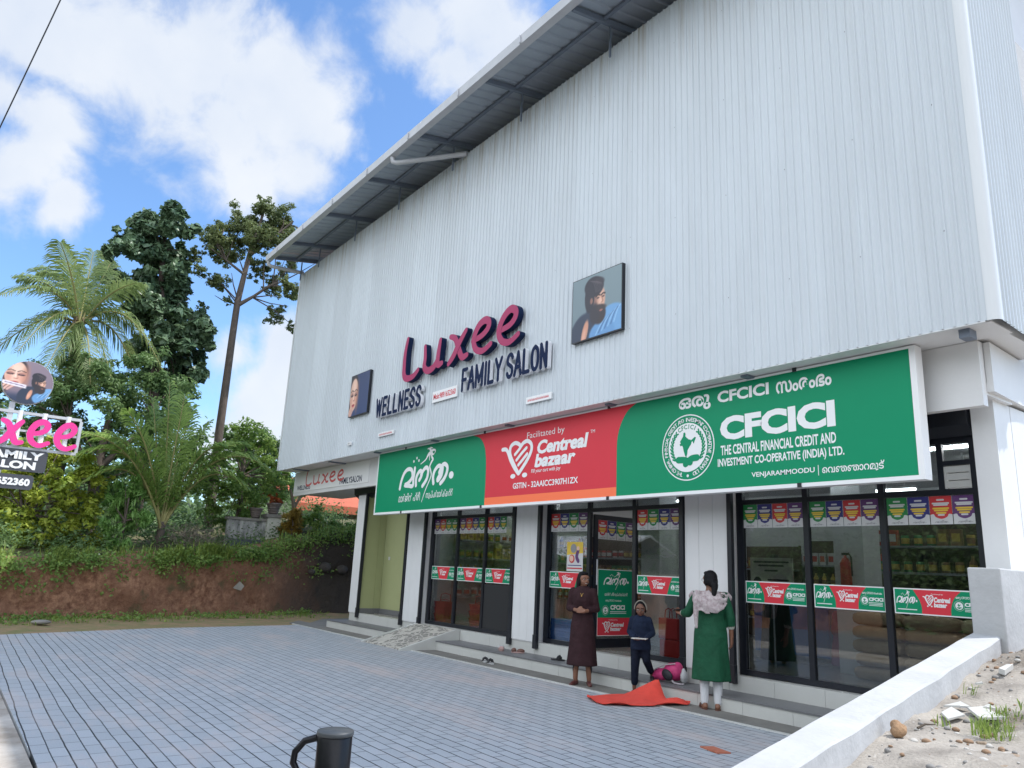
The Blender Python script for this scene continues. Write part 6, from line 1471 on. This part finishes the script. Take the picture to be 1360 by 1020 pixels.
def tree(name, lab, cat, base, trunk, limbs, blobs, x, depth, dens, size, aspect, m, rs, droop=0.0, bark=BARK, tname='trunk', group=None, sub=12, small=1.0):
    t = thing(name, lab, cat, base, 0, group)
    mb = MB()
    if trunk:
        k = len(trunk); r_ = random.Random(rs)
        mb.tube([(x + r_.uniform(-.05,.05), y, z) for y, z, r in trunk], [r for y, z, r in trunk], 10)
        for lb in limbs:
            dx = r_.uniform(-depth, depth)*.6; mb.tube([(x+dx*i/len(lb), y, z) for i, (y, z, r) in enumerate(lb)], [r for y, z, r in lb], 7)
        # twigs from the trunk line to every leaf cluster
        for (y, z, r) in blobs:
            c = min([(p, (p[0]-y)**2+(p[1]-z+.9)**2) for q in [trunk]+limbs for p in q[len(q)//2 if q is trunk else 0:]], key=lambda e: e[1])[0]
            mb.tube([(x, c[0], c[1]), (x+r_.uniform(-.2,.2), (c[0]+y)/2+r_.uniform(-.1,.1), (c[1]+z)/2+.05), (x+r_.uniform(-.3,.3)*depth, y, z)], [.028,.02,.008], 5)
        mb.build(tname, bark, t)
    P, Q = crown_points(blobs, x, depth, dens, rs, sub=sub, small=small); leaf_mesh('crown', P, Q, size, aspect, m, rs, droop, t)
    return t
tree('tall_tree', 'tall slender tree with a long bare trunk and open crown beside the roof corner', 'tree', (-26,7.0,2.4), [(7.04,2.3,.17),(7.02,3.91,.15),(6.97,5.68,.14),(6.96,7.24,.13),(6.95,8.86,.12),(6.97,10.25,.11),(7.07,11.27,.09),(7.14,12.16,.08),(7.36,13.25,.05),(7.42,13.87,.04)],
     [[(6.99,10.11,.08),(7.44,10.51,.05),(7.8,10.89,.05),(8.1,11.12,.03)],[(7.07,11.27,.05),(6.37,11.63,.04),(5.99,12.09,.03)],[(7.16,12.02,.05),(8.07,13.19,.04),(8.44,13.67,.03)]],
     [(7.44,13.95,.55),(6.91,13.55,.6),(6.18,13.01,.59),(5.89,12.26,.53),(6.52,12.46,.53),(8.13,13.81,.67),(8.7,13.23,.56),(7.51,13.15,.66),(7.22,12.18,.38),(8.0,12.57,.5),(8.89,12.38,.45),(8.42,11.5,.44),(9.03,11.22,.39),(8.23,10.72,.38),(8.64,10.39,.44),(9.0,9.75,.3),(6.23,10.75,.37),(6.11,10.16,.21),(6.56,11.12,.26),(6.57,10.14,.18),(5.56,10.98,.31),(5.55,11.95,.39),(9.62,12.45,.71),(9.66,13.38,.72),(7.2,12.7,.6),(7.0,13.1,.6),(7.8,13.3,.6),(6.6,11.9,.45),(7.7,11.9,.45),(8.4,12.2,.5)], -26, 1.3, 21, .12, .5, L_TALL, 3, sub=24, small=.75)
tree('broadleaf_tree', 'dense dark green broad-leaved tree, column shaped, between the palm and the slender tree', 'tree', (-26.5,4.9,2.3), [(4.9,2.2,.2),(4.9,6,.17),(4.7,9,.13),(4.4,11.5,.08),(4.4,12.5,.05)], [],
     [(4.51,12.78,.42),(3.79,12.27,.56),(4.52,12.22,.65),(3.41,11.73,.5),(4.03,11.51,.71),(4.97,11.66,.47),(3.27,11.14,.35),(4.49,10.82,.77),(5.01,10.56,.46),(4.38,9.98,.76),(3.85,9.58,.55),(5.22,9.93,.36),(4.76,9.01,.81),(5.46,9.17,.64),(6.04,9.45,.47),(5.87,8.86,.57),(4.99,8.26,.76),(5.73,8.16,.62),(4.35,7.86,.62),(5.6,7.34,.56),(6.08,7.43,.31),(5.17,7.0,.63),(5.63,6.3,.5),(2.77,10.73,.29),(3.05,10.41,.37),(3.34,9.97,.37)], -26.5, .7, 15, .30, .72, L_DENSE, 5, 1.0, BARKD, sub=18, small=.85)
tree('shade_tree', 'wide mid green small-leaved tree behind the bank, below the coconut palm', 'tree', (-25,3.4,1.9), [(3.4,1.8,.16),(3.3,3.5,.14),(3.4,5.2,.1)], [[(3.3,3.4,.1),(2.4,5,.05)],[(3.35,3.8,.1),(4.6,5.4,.05)]],
     [(2.6,6.49,.67),(3.39,6.64,.68),(4.21,6.8,.7),(2.3,5.98,.66),(3.1,5.89,.78),(4.12,5.95,.81),(4.92,6.45,.52),(5.24,5.78,.59),(2.67,4.92,.66),(3.67,4.84,.79),(4.66,5.21,.69),(2.4,4.22,.54),(3.38,4.12,.66),(1.67,6.31,.54),(4.84,4.07,.69),(5.63,4.64,.59),(1.53,4.96,.64),(3.0,3.3,.7),(4.2,3.2,.7),(.6,5.6,.6),(.4,4.4,.7),(2.2,5.5,.6),(1.6,3.6,.7),(2.4,6.9,.5)], -24.3, .9, 14, .14, .5, L_MID, 7)
tree('garden_shrub', 'large yellow-green shrub behind the roadside sign at the left', 'shrub', (-22.4,1.6,1.5), [(1.6,1.3,.06),(1.6,2.4,.04)], [], [(1.03,3.79,.56),(1.57,3.48,.57),(2.15,3.94,.48),(2.72,3.61,.49),(1.53,2.72,.56),(2.14,2.97,.57),(2.84,2.85,.49),(1.5,1.98,.46),(2.14,2.03,.47),(2.71,2.07,.38),(3.13,3.27,.3),(.74,2.83,.64),(.5,3.72,.55),(.9,2.0,.5),(1.2,1.6,.4),(1.9,1.6,.4),(2.6,1.7,.35),(3.1,2.4,.35),(3.2,1.8,.3)], -22.5, .5, 13, .15, .55, L_YEL, 9)
tree('mango_sapling', 'young mango tree with drooping strap leaves at the lip of the earth bank', 'tree', (-22.2,3.9,1.6), [(3.85,1.3,.04),(3.85,2.3,.03),(3.85,2.9,.02)], [], [(3.74,3.12,.4),(4.14,2.96,.36),(3.54,2.71,.35),(3.96,2.35,.4),(3.46,2.12,.27),(4.32,2.38,.24),(3.65,1.46,.23),(3.78,1.75,.27),(3.9,1.3,.2)], -22.0, .35, 13, .26, .22, L_MAN, 11, 2.2)
tree('leafy_tree', 'bright green bushy tree right of the young palm, against the building edge', 'tree', (-23.8,7.4,2.2), [(7.4,2,.1),(7.3,4,.07),(7.3,5,.04)], [], [(6.84,5.03,.47),(7.26,5.33,.47),(7.78,5.05,.48),(6.69,4.43,.46),(7.39,4.4,.59),(8.2,4.62,.48),(6.56,3.72,.5),(6.12,3.67,.45),(6.54,3.04,.46),(7.04,3.54,.58),(7.73,3.61,.59),(6.93,2.62,.41),(8.41,3.92,.48),(7.47,2.89,.35),(8.75,4.19,.36),(8.84,4.94,.37)], -24.0, .5, 14, .13, .5, L_RIGHT, 13)
tree('leafy_tree', 'taller dark bushy tree standing behind the bright one near the building edge', 'tree', (-28,9.2,2.6), [(9.2,2.4,.12),(9.2,4.5,.08)], [], [(8.6,5.2,.7),(9.3,5.6,.7),(9.9,5.0,.7),(8.9,4.3,.7),(9.8,4.2,.7),(10.5,5.3,.6),(10.8,4.4,.6),(7.9,5.9,.5)], -28, .7, 11, .17, .5, L_MID, 14)
for k, (y, z, r, lb) in enumerate(((9.4,2.85,.34,'leafy green shrub in front of the house with the orange roof'),(10.2,2.45,.33,'leafy shrub beside the far pillar of the building'),(11.0,2.75,.36,'shrub behind the far pillar, furthest right on the bank'))):
    tree('shrub', lb, 'shrub', (-23,y,2.2), [(y,1.9,.03),(y,z,.02)], [], [(y,z,r),(y-.25,z-.2,r*.8),(y+.25,z-.25,r*.8),(y,z+.25,r*.6)], -23, .25, 15, .12, .5, L_RIGHT, 30+k)
tree('croton', 'yellow and orange croton bush beside the flower pots', 'shrub', (-22.8,8.6,2.1), [(8.65,1.9,.03),(8.65,2.4,.02)], [], [(8.62,2.72,.28),(8.81,2.51,.23),(8.47,2.45,.18),(8.69,2.95,.19)], -22.8, .15, 26, .26, .16, L_CRO, 17, .3)
t_ = thing('bare_trunk', 'thin pale bare tree trunk with a fork near the white salon panel', 'tree', (-23.6,8.95,2.2))
mb = MB(); mb.tube([(-23.6,8.95,2.0),(-23.6,8.97,2.7),(-23.6,8.9,3.3),(-23.6,8.75,3.7)], [.075,.07,.06,.04], 8); mb.tube([(-23.6,8.93,3.1),(-23.6,9.1,3.5),(-23.6,9.2,3.8)], [.05,.04,.03], 7); mb.build('trunk', mat('pale_bark', (.22,.17,.12), .95, var=.3, vscale=10), t_)
# ---- palms
def frond(c, e, arch, L_n, leaf, m, parent, rs, sag=.3, wd=.0125):
    c, e = Vector(c), Vector(e); r_ = random.Random(rs); mb = MB()
    pts = [c.lerp(e, t) + Vector((0,0,arch*4*t*(1-t)*(1-.35*t))) for t in np.linspace(0, 1, 15)]
    mb.tube(pts, [.035*(1-.85*i/14)+.004 for i in range(15)], 5, 1)
    for i in range(L_n):
        t = .10+.90*i/(L_n-1); f = t*14; k = min(int(f), 13); p = pts[k].lerp(pts[k+1], f-k); tg = (pts[k+1]-pts[k]).normalized()
        sd = tg.cross(Vector((0,0,1)))
        if sd.length < .05: sd = Vector((0,1,0))
        sd.normalize(); up = sd.cross(tg); L = leaf*(math.sin(math.pi*min(1, .15+t*.8))**.6)*r_.uniform(.85,1.1)
        for s in (-1, 1):
            d = (sd*s*.8 + tg*.75 + up*r_.uniform(.05,.35)).normalized(); d2 = (d + Vector((0,0,-sag*r_.uniform(.6,1.3)*1.6))).normalized(); d3 = (d + Vector((0,0,-sag*3.2*r_.uniform(.7,1.3)))).normalized()
            w = tg*(wd*leaf/.5); a = p; b = a + d*L*.4; c2 = b + d2*L*.35; q = c2 + d3*L*.25
            mb.add([a-w*.6, a+w*.6, b+w, b-w, c2+w*.75, c2-w*.75, q], [(0,1,2,3),(3,2,4,5),(5,4,6)], 0, True)
    return mb.build('frond', [m, PALMRIB], parent)
PALMRIB = mat('palm_rib', (.26,.24,.09), .6)
t_ = thing('coconut_palm', 'tall coconut palm with arching weathered fronds at the far left', 'palm', (-25,2.4,2.0)); c = Vector((-25,2.25,8.0))
mb = MB(); mb.tube([(-25.1,2.5,1.8),(-25.05,2.45,4),(-25,2.3,6.5),(-25,2.25,7.9)], [.17,.15,.14,.16], 10); mb.build('trunk', BARK, t_)
rr_ = random.Random(2)
for k, (y, z, a) in enumerate(((1.70,10.2,.05),(2.82,10.3,.1),(1.0,9.6,.75),(.22,8.0,.75),(.15,6.6,.75),(3.8,9.8,.5),(4.75,6.9,1.25),(4.05,8.3,.7),(4.35,6.6,.9),(1.55,6.2,.5),(2.66,6.0,.5),(3.3,6.3,.6),(.85,6.6,.8),(3.4,9.3,.4),(1.3,9.9,.3),(2.3,10.5,0),(.6,9.2,.5),(2.1,6.1,.4))):
    frond(c + Vector((rr_.uniform(-.1,.1), rr_.uniform(-.08,.08), rr_.uniform(-.1,.1))), (-25+rr_.uniform(-1.4,1.6), y, z), a, 50, .86, L_PALM, t_, k, .5 if z > 7 else .62)
mb = MB(); rr_ = random.Random(5)
for i in range(9):
    a = rr_.uniform(0, 6.28); mb.tube([(-25+.12*math.cos(a), 2.25+.12*math.sin(a), 7.9),(-25+.35*math.cos(a), 2.25+.35*math.sin(a), 8.15),(-25+.55*math.cos(a), 2.25+.5*math.sin(a), 7.6)], [.03,.025,.01], 5)
mb.build('flower_stalk', mat('dry_palm', (.22,.16,.09), .9), t_)
t_ = thing('young_palm', 'young coconut palm with upright and arching fronds growing on the bank', 'palm', (-22.2,4.8,1.9)); c = Vector((-22.2,4.8,2.15))
mb = MB(); mb.tube([(-22.2,4.8,1.5),(-22.2,4.8,1.9),(-22.2,4.8,2.35)], [.16,.13,.08], 10); mb.build('trunk', BARK, t_)
rr_ = random.Random(8)
for k, (y, z, a) in enumerate(((4.55,6.2,.0),(4.95,5.9,.05),(3.5,5.1,.6),(2.35,3.7,1.35),(3.0,4.5,1.0),(5.7,5.2,.5),(6.75,4.7,1.0),(7.3,3.9,1.4),(2.7,3.1,1.2),(6.0,4.5,.9),(6.7,3.4,1.1),(4.2,5.7,.15),(5.2,5.6,.25),(2.1,4.3,1.1),(7.0,4.4,1.0))):
    frond(c + Vector((rr_.uniform(-.05,.05), rr_.uniform(-.05,.05), 0)), (-22.2+rr_.uniform(-.5,1.1), y-.05, z), a, 46, .80, L_YPALM, t_, 40+k, .30, .017)
# ---- garden wall, gate post and pots on the bank
t_ = thing('garden_wall', 'stained grey-white garden wall with a white gate post on the bank', 'wall', (-23.5,7.9,1.9))
mb = MB(); mb.box(-23.72,-23.30,8.05,8.45,1.9,2.76); mb.build('gate_post', mat('post_paint', (.75,.74,.66), .8, var=.15, vscale=4), t_); mb = MB(); mb.box(-23.79,-23.23,7.98,8.52,2.762,2.86); mb.build('post_cap', M['concrete'], t_)
STN = mat('stained_wall', (.68,.67,.64), .9, col2=(.14,.14,.14), vscale=3, stretch=(2,2,.6)); mb = MB(); mb.box(-23.6,-23.42,6.9,8.045,1.6,2.62); mb.build('wall', STN, t_); mb = MB(); mb.box(-23.66,-23.36,6.85,8.04,2.622,2.70); mb.build('coping', M['concrete'], t_)
mb = MB(); mb.box(-23.25,-23.0,6.9,8.6,1.2,2.05); tag(mb.build('retaining_wall', mat('blue_grey_concrete', (.15,.17,.20), .9, var=.5, vscale=2.5)), 'blue-grey stained low retaining wall in front of the white gate post', 'wall')
POT = mat('stone_pot', (.21,.17,.15), .85, var=.3, vscale=10)
for (x, y, z, s, lab) in ((-23.5,8.25,2.862,1.0,'grey ribbed flower pot with red flowers on the white gate post'),(-23.5,7.72,2.702,.9,'grey ribbed flower pot on the stained garden wall left of the gate post')):
    t_ = thing('flower_pot', lab, 'flower pot', (x, y, z), group='flower pots on the garden wall')
    mb = MB(); prof = [(0,0),(.12*s,0),(.13*s,.03)] + [(.14*s+.06*s*q+.012*math.sin(q*22), .03+.25*s*q) for q in np.linspace(0,1,18)] + [(.235*s,.30*s),(.235*s,.35*s),(.2*s,.35*s),(.19*s,.3*s),(0,.3*s)]; mb.lathe(prof, (x,y,z), 20); mb.build('pot', POT, t_)
    P, Q = crown_points([(y, z+.5*s, .18*s),(y-.1, z+.42*s, .13*s),(y+.12, z+.44*s, .13*s)], x, .08, 40, 3); leaf_mesh('plant', P, Q, .10, .45, L_RED if s == 1.0 else L_RIGHT, 3, 0, t_)
# ---- house behind
t_ = thing('house', 'distant house with an orange roof edge and cream columns behind the shrubs', 'house', (-34,15,2.5))
mb = MB(); mb.box(-40,-34.6,13.0,22,2.2,4.35); mb.build('wall', M['cream'], t_); ORR = mat('orange_roof', srgb(186,98,68), .7, var=.15, vscale=4)
mb = MB(); mb.prism([(-33.2,12.6,3.95),(-33.2,12.6,4.05),(-37.5,12.6,5.6),(-41.7,12.6,4.05),(-41.7,12.6,3.95),(-37.5,12.6,5.45)], (0,10.4,0)); mb.box(-33.22,-33.1,12.6,23,3.72,4.06); mb.build('roof', ORR, t_)
for y in (14.0,16.2): 
    mb = MB(); mb.box(-33.9,-33.55,y-.18,y+.18,2.2,4.0); mb.build('column', M['cream'], t_)
for y in (15.1,): 
    mb = MB(); mb.box(-34.64,-34.58,y-.5,y+.5,2.8,3.8); mb.build('window', M['dark'], t_)
# ---- heap of dry branches, grass and creepers
rr_ = random.Random(21); mb = MB()
for i in range(420):
    c = Vector((-22.3+rr_.gauss(0,.25), 5.55+rr_.gauss(0,.38), 1.75+abs(rr_.gauss(0,.26)))); d = Vector((rr_.gauss(0,1), rr_.gauss(0,1), rr_.gauss(.1,.6))).normalized(); L = rr_.uniform(.15,.42)
    mb.tube([c, c+d*L*.5+Vector((0,0,.03)), c+d*L], [.006,.005,.003], 4)
tag(mb.build('brush_heap', L_DRY), 'heap of dry grey twigs at the foot of the young palm', 'brush heap')
def grass(name, spots, hmin, hmax, dens, m, rs, w=.012):
    r_ = np.random.RandomState(rs); mb = MB()
    for (x, y, z, rad, k, hs) in spots:
        for _ in range(int(k*dens)):
            a = r_.uniform(0, 6.28); d = rad*math.sqrt(r_.rand()); p = Vector((x+d*math.cos(a), y+d*math.sin(a), z)); h = r_.uniform(hmin, hmax)*hs
            b = r_.uniform(0, 6.28); ln = Vector((math.cos(b), math.sin(b), 0)); sd = Vector((-ln.y, ln.x, 0))*w*r_.uniform(.7,1.4); bend = r_.uniform(.2,.9)*h
            m1 = p+ln*bend*.35+Vector((0,0,h*.65)); q = p+ln*bend+Vector((0,0,h*(.95-.25*bend/h)))
            mb.add([p-sd, p+sd, m1+sd*.8, m1-sd*.8, q], [(0,1,2,3),(3,2,4)])
    return tag(mb.build(name, m), kind='stuff')
rr_ = random.Random(31); sp = []
for i in range(75):
    y = rr_.uniform(-2, 12.5); b = bank_base(y); d = rr_.uniform(.5,.85); sp.append((b-d*.62, y, bank_h(y)*np.interp(d, [.1,.35,.5,.8], [.66,.88,.96,1.0]), .25, rr_.choice([6,10,18,26]), rr_.uniform(.5,1.25)))
for y0, hs in ((5.75,1.4),(2.3,1.1),(6.05,1.3),(4.9,.9)):
    for _ in range(6): y = y0+rr_.uniform(-.3,.3); sp.append((bank_base(y)-.25, y, bank_h(y)*.92, .2, 40, hs))
grass('bank_grass', sp, .16, .46, 1.0, L_GRASS, 1, .013)
sp = []
for i in range(170):
    y = rr_.uniform(-1.5, 9.5); b = bank_base(y); f = rr_.random()**2; sp.append((b+.12+f*1.5, y, .02, .22, rr_.choice([4,8,14]), rr_.uniform(.35,1.0)*(1-.4*f)))
grass('verge_grass', sp, .06, .2, 1.0, L_GRASS, 2, .010)
sp = [(-2.05,5.05,slope_z(-2.05,5.05),.10,70,1),(-1.98,4.85,slope_z(-1.98,4.85),.10,60,1),(-2.1,5.35,slope_z(-2.1,5.35),.10,40,.8),(-1.92,5.5,slope_z(-1.92,5.5),.15,45,.7),(-2.3,4.95,slope_z(-2.3,4.95),.06,14,.6),(-2.45,5.75,slope_z(-2.45,5.75),.06,8,.9),(-1.75,6.2,slope_z(-1.75,6.2),.2,50,.7),(-2.2,6.6,slope_z(-2.2,6.6),.1,12,.6)]
grass('slope_grass', sp, .04, .13, 1.0, L_GRASS, 3, .0035)
# creepers on the cut face and low weeds
r_ = np.random.RandomState(5); P = []; Q = []
for i in range(120):
    y = r_.uniform(-2, 13); h = bank_h(y)*(1-abs(r_.normal(0,.22))) if y < 7.5 else bank_h(y)*r_.uniform(.45,1.0); b = bank_base(y)-.62*np.interp(h/bank_h(y), [0,.5,.8,1],[0,.17,.25,.6])
    k = r_.randint(10,40); P.append(np.array([b+.06,y,h])+r_.normal(0,1,(k,3))*np.array([.07,.16,.10])); Q.append(np.tile([.7,0,.6],(k,1)))
for i in range(60):
    y = r_.uniform(-1.5, 9); k = r_.randint(12,40); b = bank_base(y); P.append(np.array([b+.2+r_.rand()**2*1.0,y,.08])+r_.normal(0,1,(k,3))*np.array([.12,.14,.05])); Q.append(np.tile([.2,0,1],(k,1)))
for i in range(150):      # weeds hanging over the lip
    y = r_.uniform(-2, 12); k = r_.randint(20,60); h = bank_h(y)*r_.uniform(.86,1.02); P.append(np.array([bank_base(y)-.10,y,h])+r_.normal(0,1,(k,3))*np.array([.09,.16,.09])); Q.append(np.tile([.6,0,.7],(k,1)))
o = leaf_mesh('creeper', np.concatenate(P), np.concatenate(Q), .085, .6, L_RIGHT, 6, .5); tag(o, kind='stuff')
r_ = np.random.RandomState(9); P = []; Q = []
for i in range(300):
    y = r_.uniform(-3, 11); x = bank_base(y)-r_.uniform(.9,4.5); k = r_.randint(25,70); P.append(np.array([x,y,plateau_z(x,y)+.1+.16*(bank_base(y)-.9-x)*r_.rand()*2])+r_.normal(0,1,(k,3))*np.array([.2,.22,.17])); Q.append(np.tile([0,0,1],(k,1)))
o = leaf_mesh('undergrowth', np.concatenate(P), np.concatenate(Q), .11, .5, L_MID, 6, .3); tag(o, kind='stuff')
# wooded background, and the trees across the road that the shop windows mirror
mb = MB(); vs = []; ys_ = np.arange(-60, 90, 3.0)
for y in ys_:
    h = 5.2+.8*nz2d(3, y*.12, 1, 5)
    vs += [(-47,y,1.5),(-49,y,h*.7),(-53,y,h),(-90,y,h+1)]
mb.add(vs, [(i*4+j, i*4+j+1, (i+1)*4+j+1, (i+1)*4+j) for i in range(len(ys_)-1) for j in range(3)], 0, True); tag(mb.build('hillside', M['hillgreen']), kind='structure')
r_ = np.random.RandomState(12); P = []; Q = []
for i in range(420):
    x = r_.uniform(-46,-31); y = r_.uniform(-8, 11) if x > -36 else r_.uniform(-10, 34); k = 70; h = r_.uniform(1.2, 5.6)
    P.append(np.array([x,y,h])+r_.normal(0,1,(k,3))*np.array([.8,.8,.7])); Q.append(np.tile([.3,0,.8],(k,1)))
o = leaf_mesh('woodland', np.concatenate(P), np.concatenate(Q), .32, .55, L_MID, 6); tag(o, kind='stuff')
P = []; Q = []
for i in range(700):
    x = r_.uniform(-75,12); y = r_.uniform(-19,-13); k = 45; h = r_.uniform(.3, 8.0)*(1 if -40 < x else 1.1)
    P.append(np.array([x,y,h])+r_.normal(0,1,(k,3))*np.array([1.2,.8,.9])); Q.append(np.tile([0,.3,.8],(k,1)))
o = leaf_mesh('roadside_wood', np.concatenate(P), np.concatenate(Q), .34, .6, L_MID, 6); tag(o, kind='stuff')
mb = MB(); vs = []; xs_ = np.arange(-120, 60, 3.0)  # unseen ridge, added to keep bright sky out of the window reflections
for x in xs_:
    h = 8.5+1.6*nz2d(x*.1, 3, 1, 2)
    vs += [(x,-21,-.2),(x,-23,h*.6),(x,-27,h),(x,-60,h+2)]
mb.add(vs, [(i*4+j, i*4+j+1, (i+1)*4+j+1, (i+1)*4+j) for i in range(len(xs_)-1) for j in range(3)], 0, True); tag(mb.build('hill', M['hillgreen']), kind='structure')
# the low shop across the road, mirrored in the doorway window
t_ = thing('roadside_building', 'low white shop with a pale sheet roof across the road, mirrored in the glass', 'building', (-34,-12,0))
mb = MB(); mb.box(-40,-29,-15,-11.5,-.1,2.5); mb.build('wall', M['cream'], t_); mb = MB(); mb.prism([(-40.6,-10.2,2.35),(-40.6,-10.2,2.43),(-40.6,-13.4,3.7),(-40.6,-15.6,2.7),(-40.6,-15.6,2.6),(-40.6,-13.4,3.6)], (12.2,0,0)); mb.build('roof', M['white'], t_)
for x in (-37.5,-34,-31):
    mb = MB(); mb.box(x-.9,x+.9,-11.49,-11.42,.1,2.0); mb.build('shutter', mat('shutter_blue', (.03,.07,.25), .5) if x == -34 else M['dark'], t_)
# small things: stone on the bank, cable
mb = MB(); mb.ell((-21.85,7.15,1.72),(.10,.14,.10),9); mb.ell((-21.83,7.02,1.70),(.08,.09,.07),7); tag(mb.build('boulder', mat('pinkish_stone', (.36,.27,.29), .9, var=.3, vscale=14), remesh=.03, smooth=1), 'pinkish pale boulder at the lip of the bank below the garden wall', 'stone')
mb = MB()
for (y, z, s) in ((9.6,1.35,.22),(10.2,1.3,.20),(10.7,1.55,.16),(9.15,1.2,.12)): mb.ell((bank_base(y)-.06,y,z),(.12,s,s*.7),8)
tag(mb.build('embedded_rocks', mat('laterite_rock', (.10,.085,.075), .95, var=.4, vscale=8, bump=.5, bscale=20), remesh=.03, smooth=1), 'grey rocks embedded in the dark end of the earth bank', 'rocks')
mb = MB(); mb.prism([(-21.05,6.55,.72),(-21.0,6.75,.66),(-20.98,6.82,.78),(-21.02,6.70,.90)], (.03,0,0)); tag(mb.build('stone_slab', M['concrete']), 'small pale flat stone stuck in the middle of the earth bank', 'stone')
mb = MB(); mb.tube([(-9.9+.55*t*1.0, -.62+.28*t, 4.0+1.5*t-.02*t*(6-t)) for t in np.linspace(0, 8, 20)], .007, 6); tag(mb.build('overhead_cable', M['black']), 'thin black overhead cable crossing the sky at top left', 'cable')
mb = MB(); mb.ell((-18.4,2.0,.06),(.12,.2,.05),8); tag(mb.build('flat_stone', M['concrete'], remesh=.03, smooth=1), 'pale flat stone in the weeds at the far edge of the paving', 'stone')
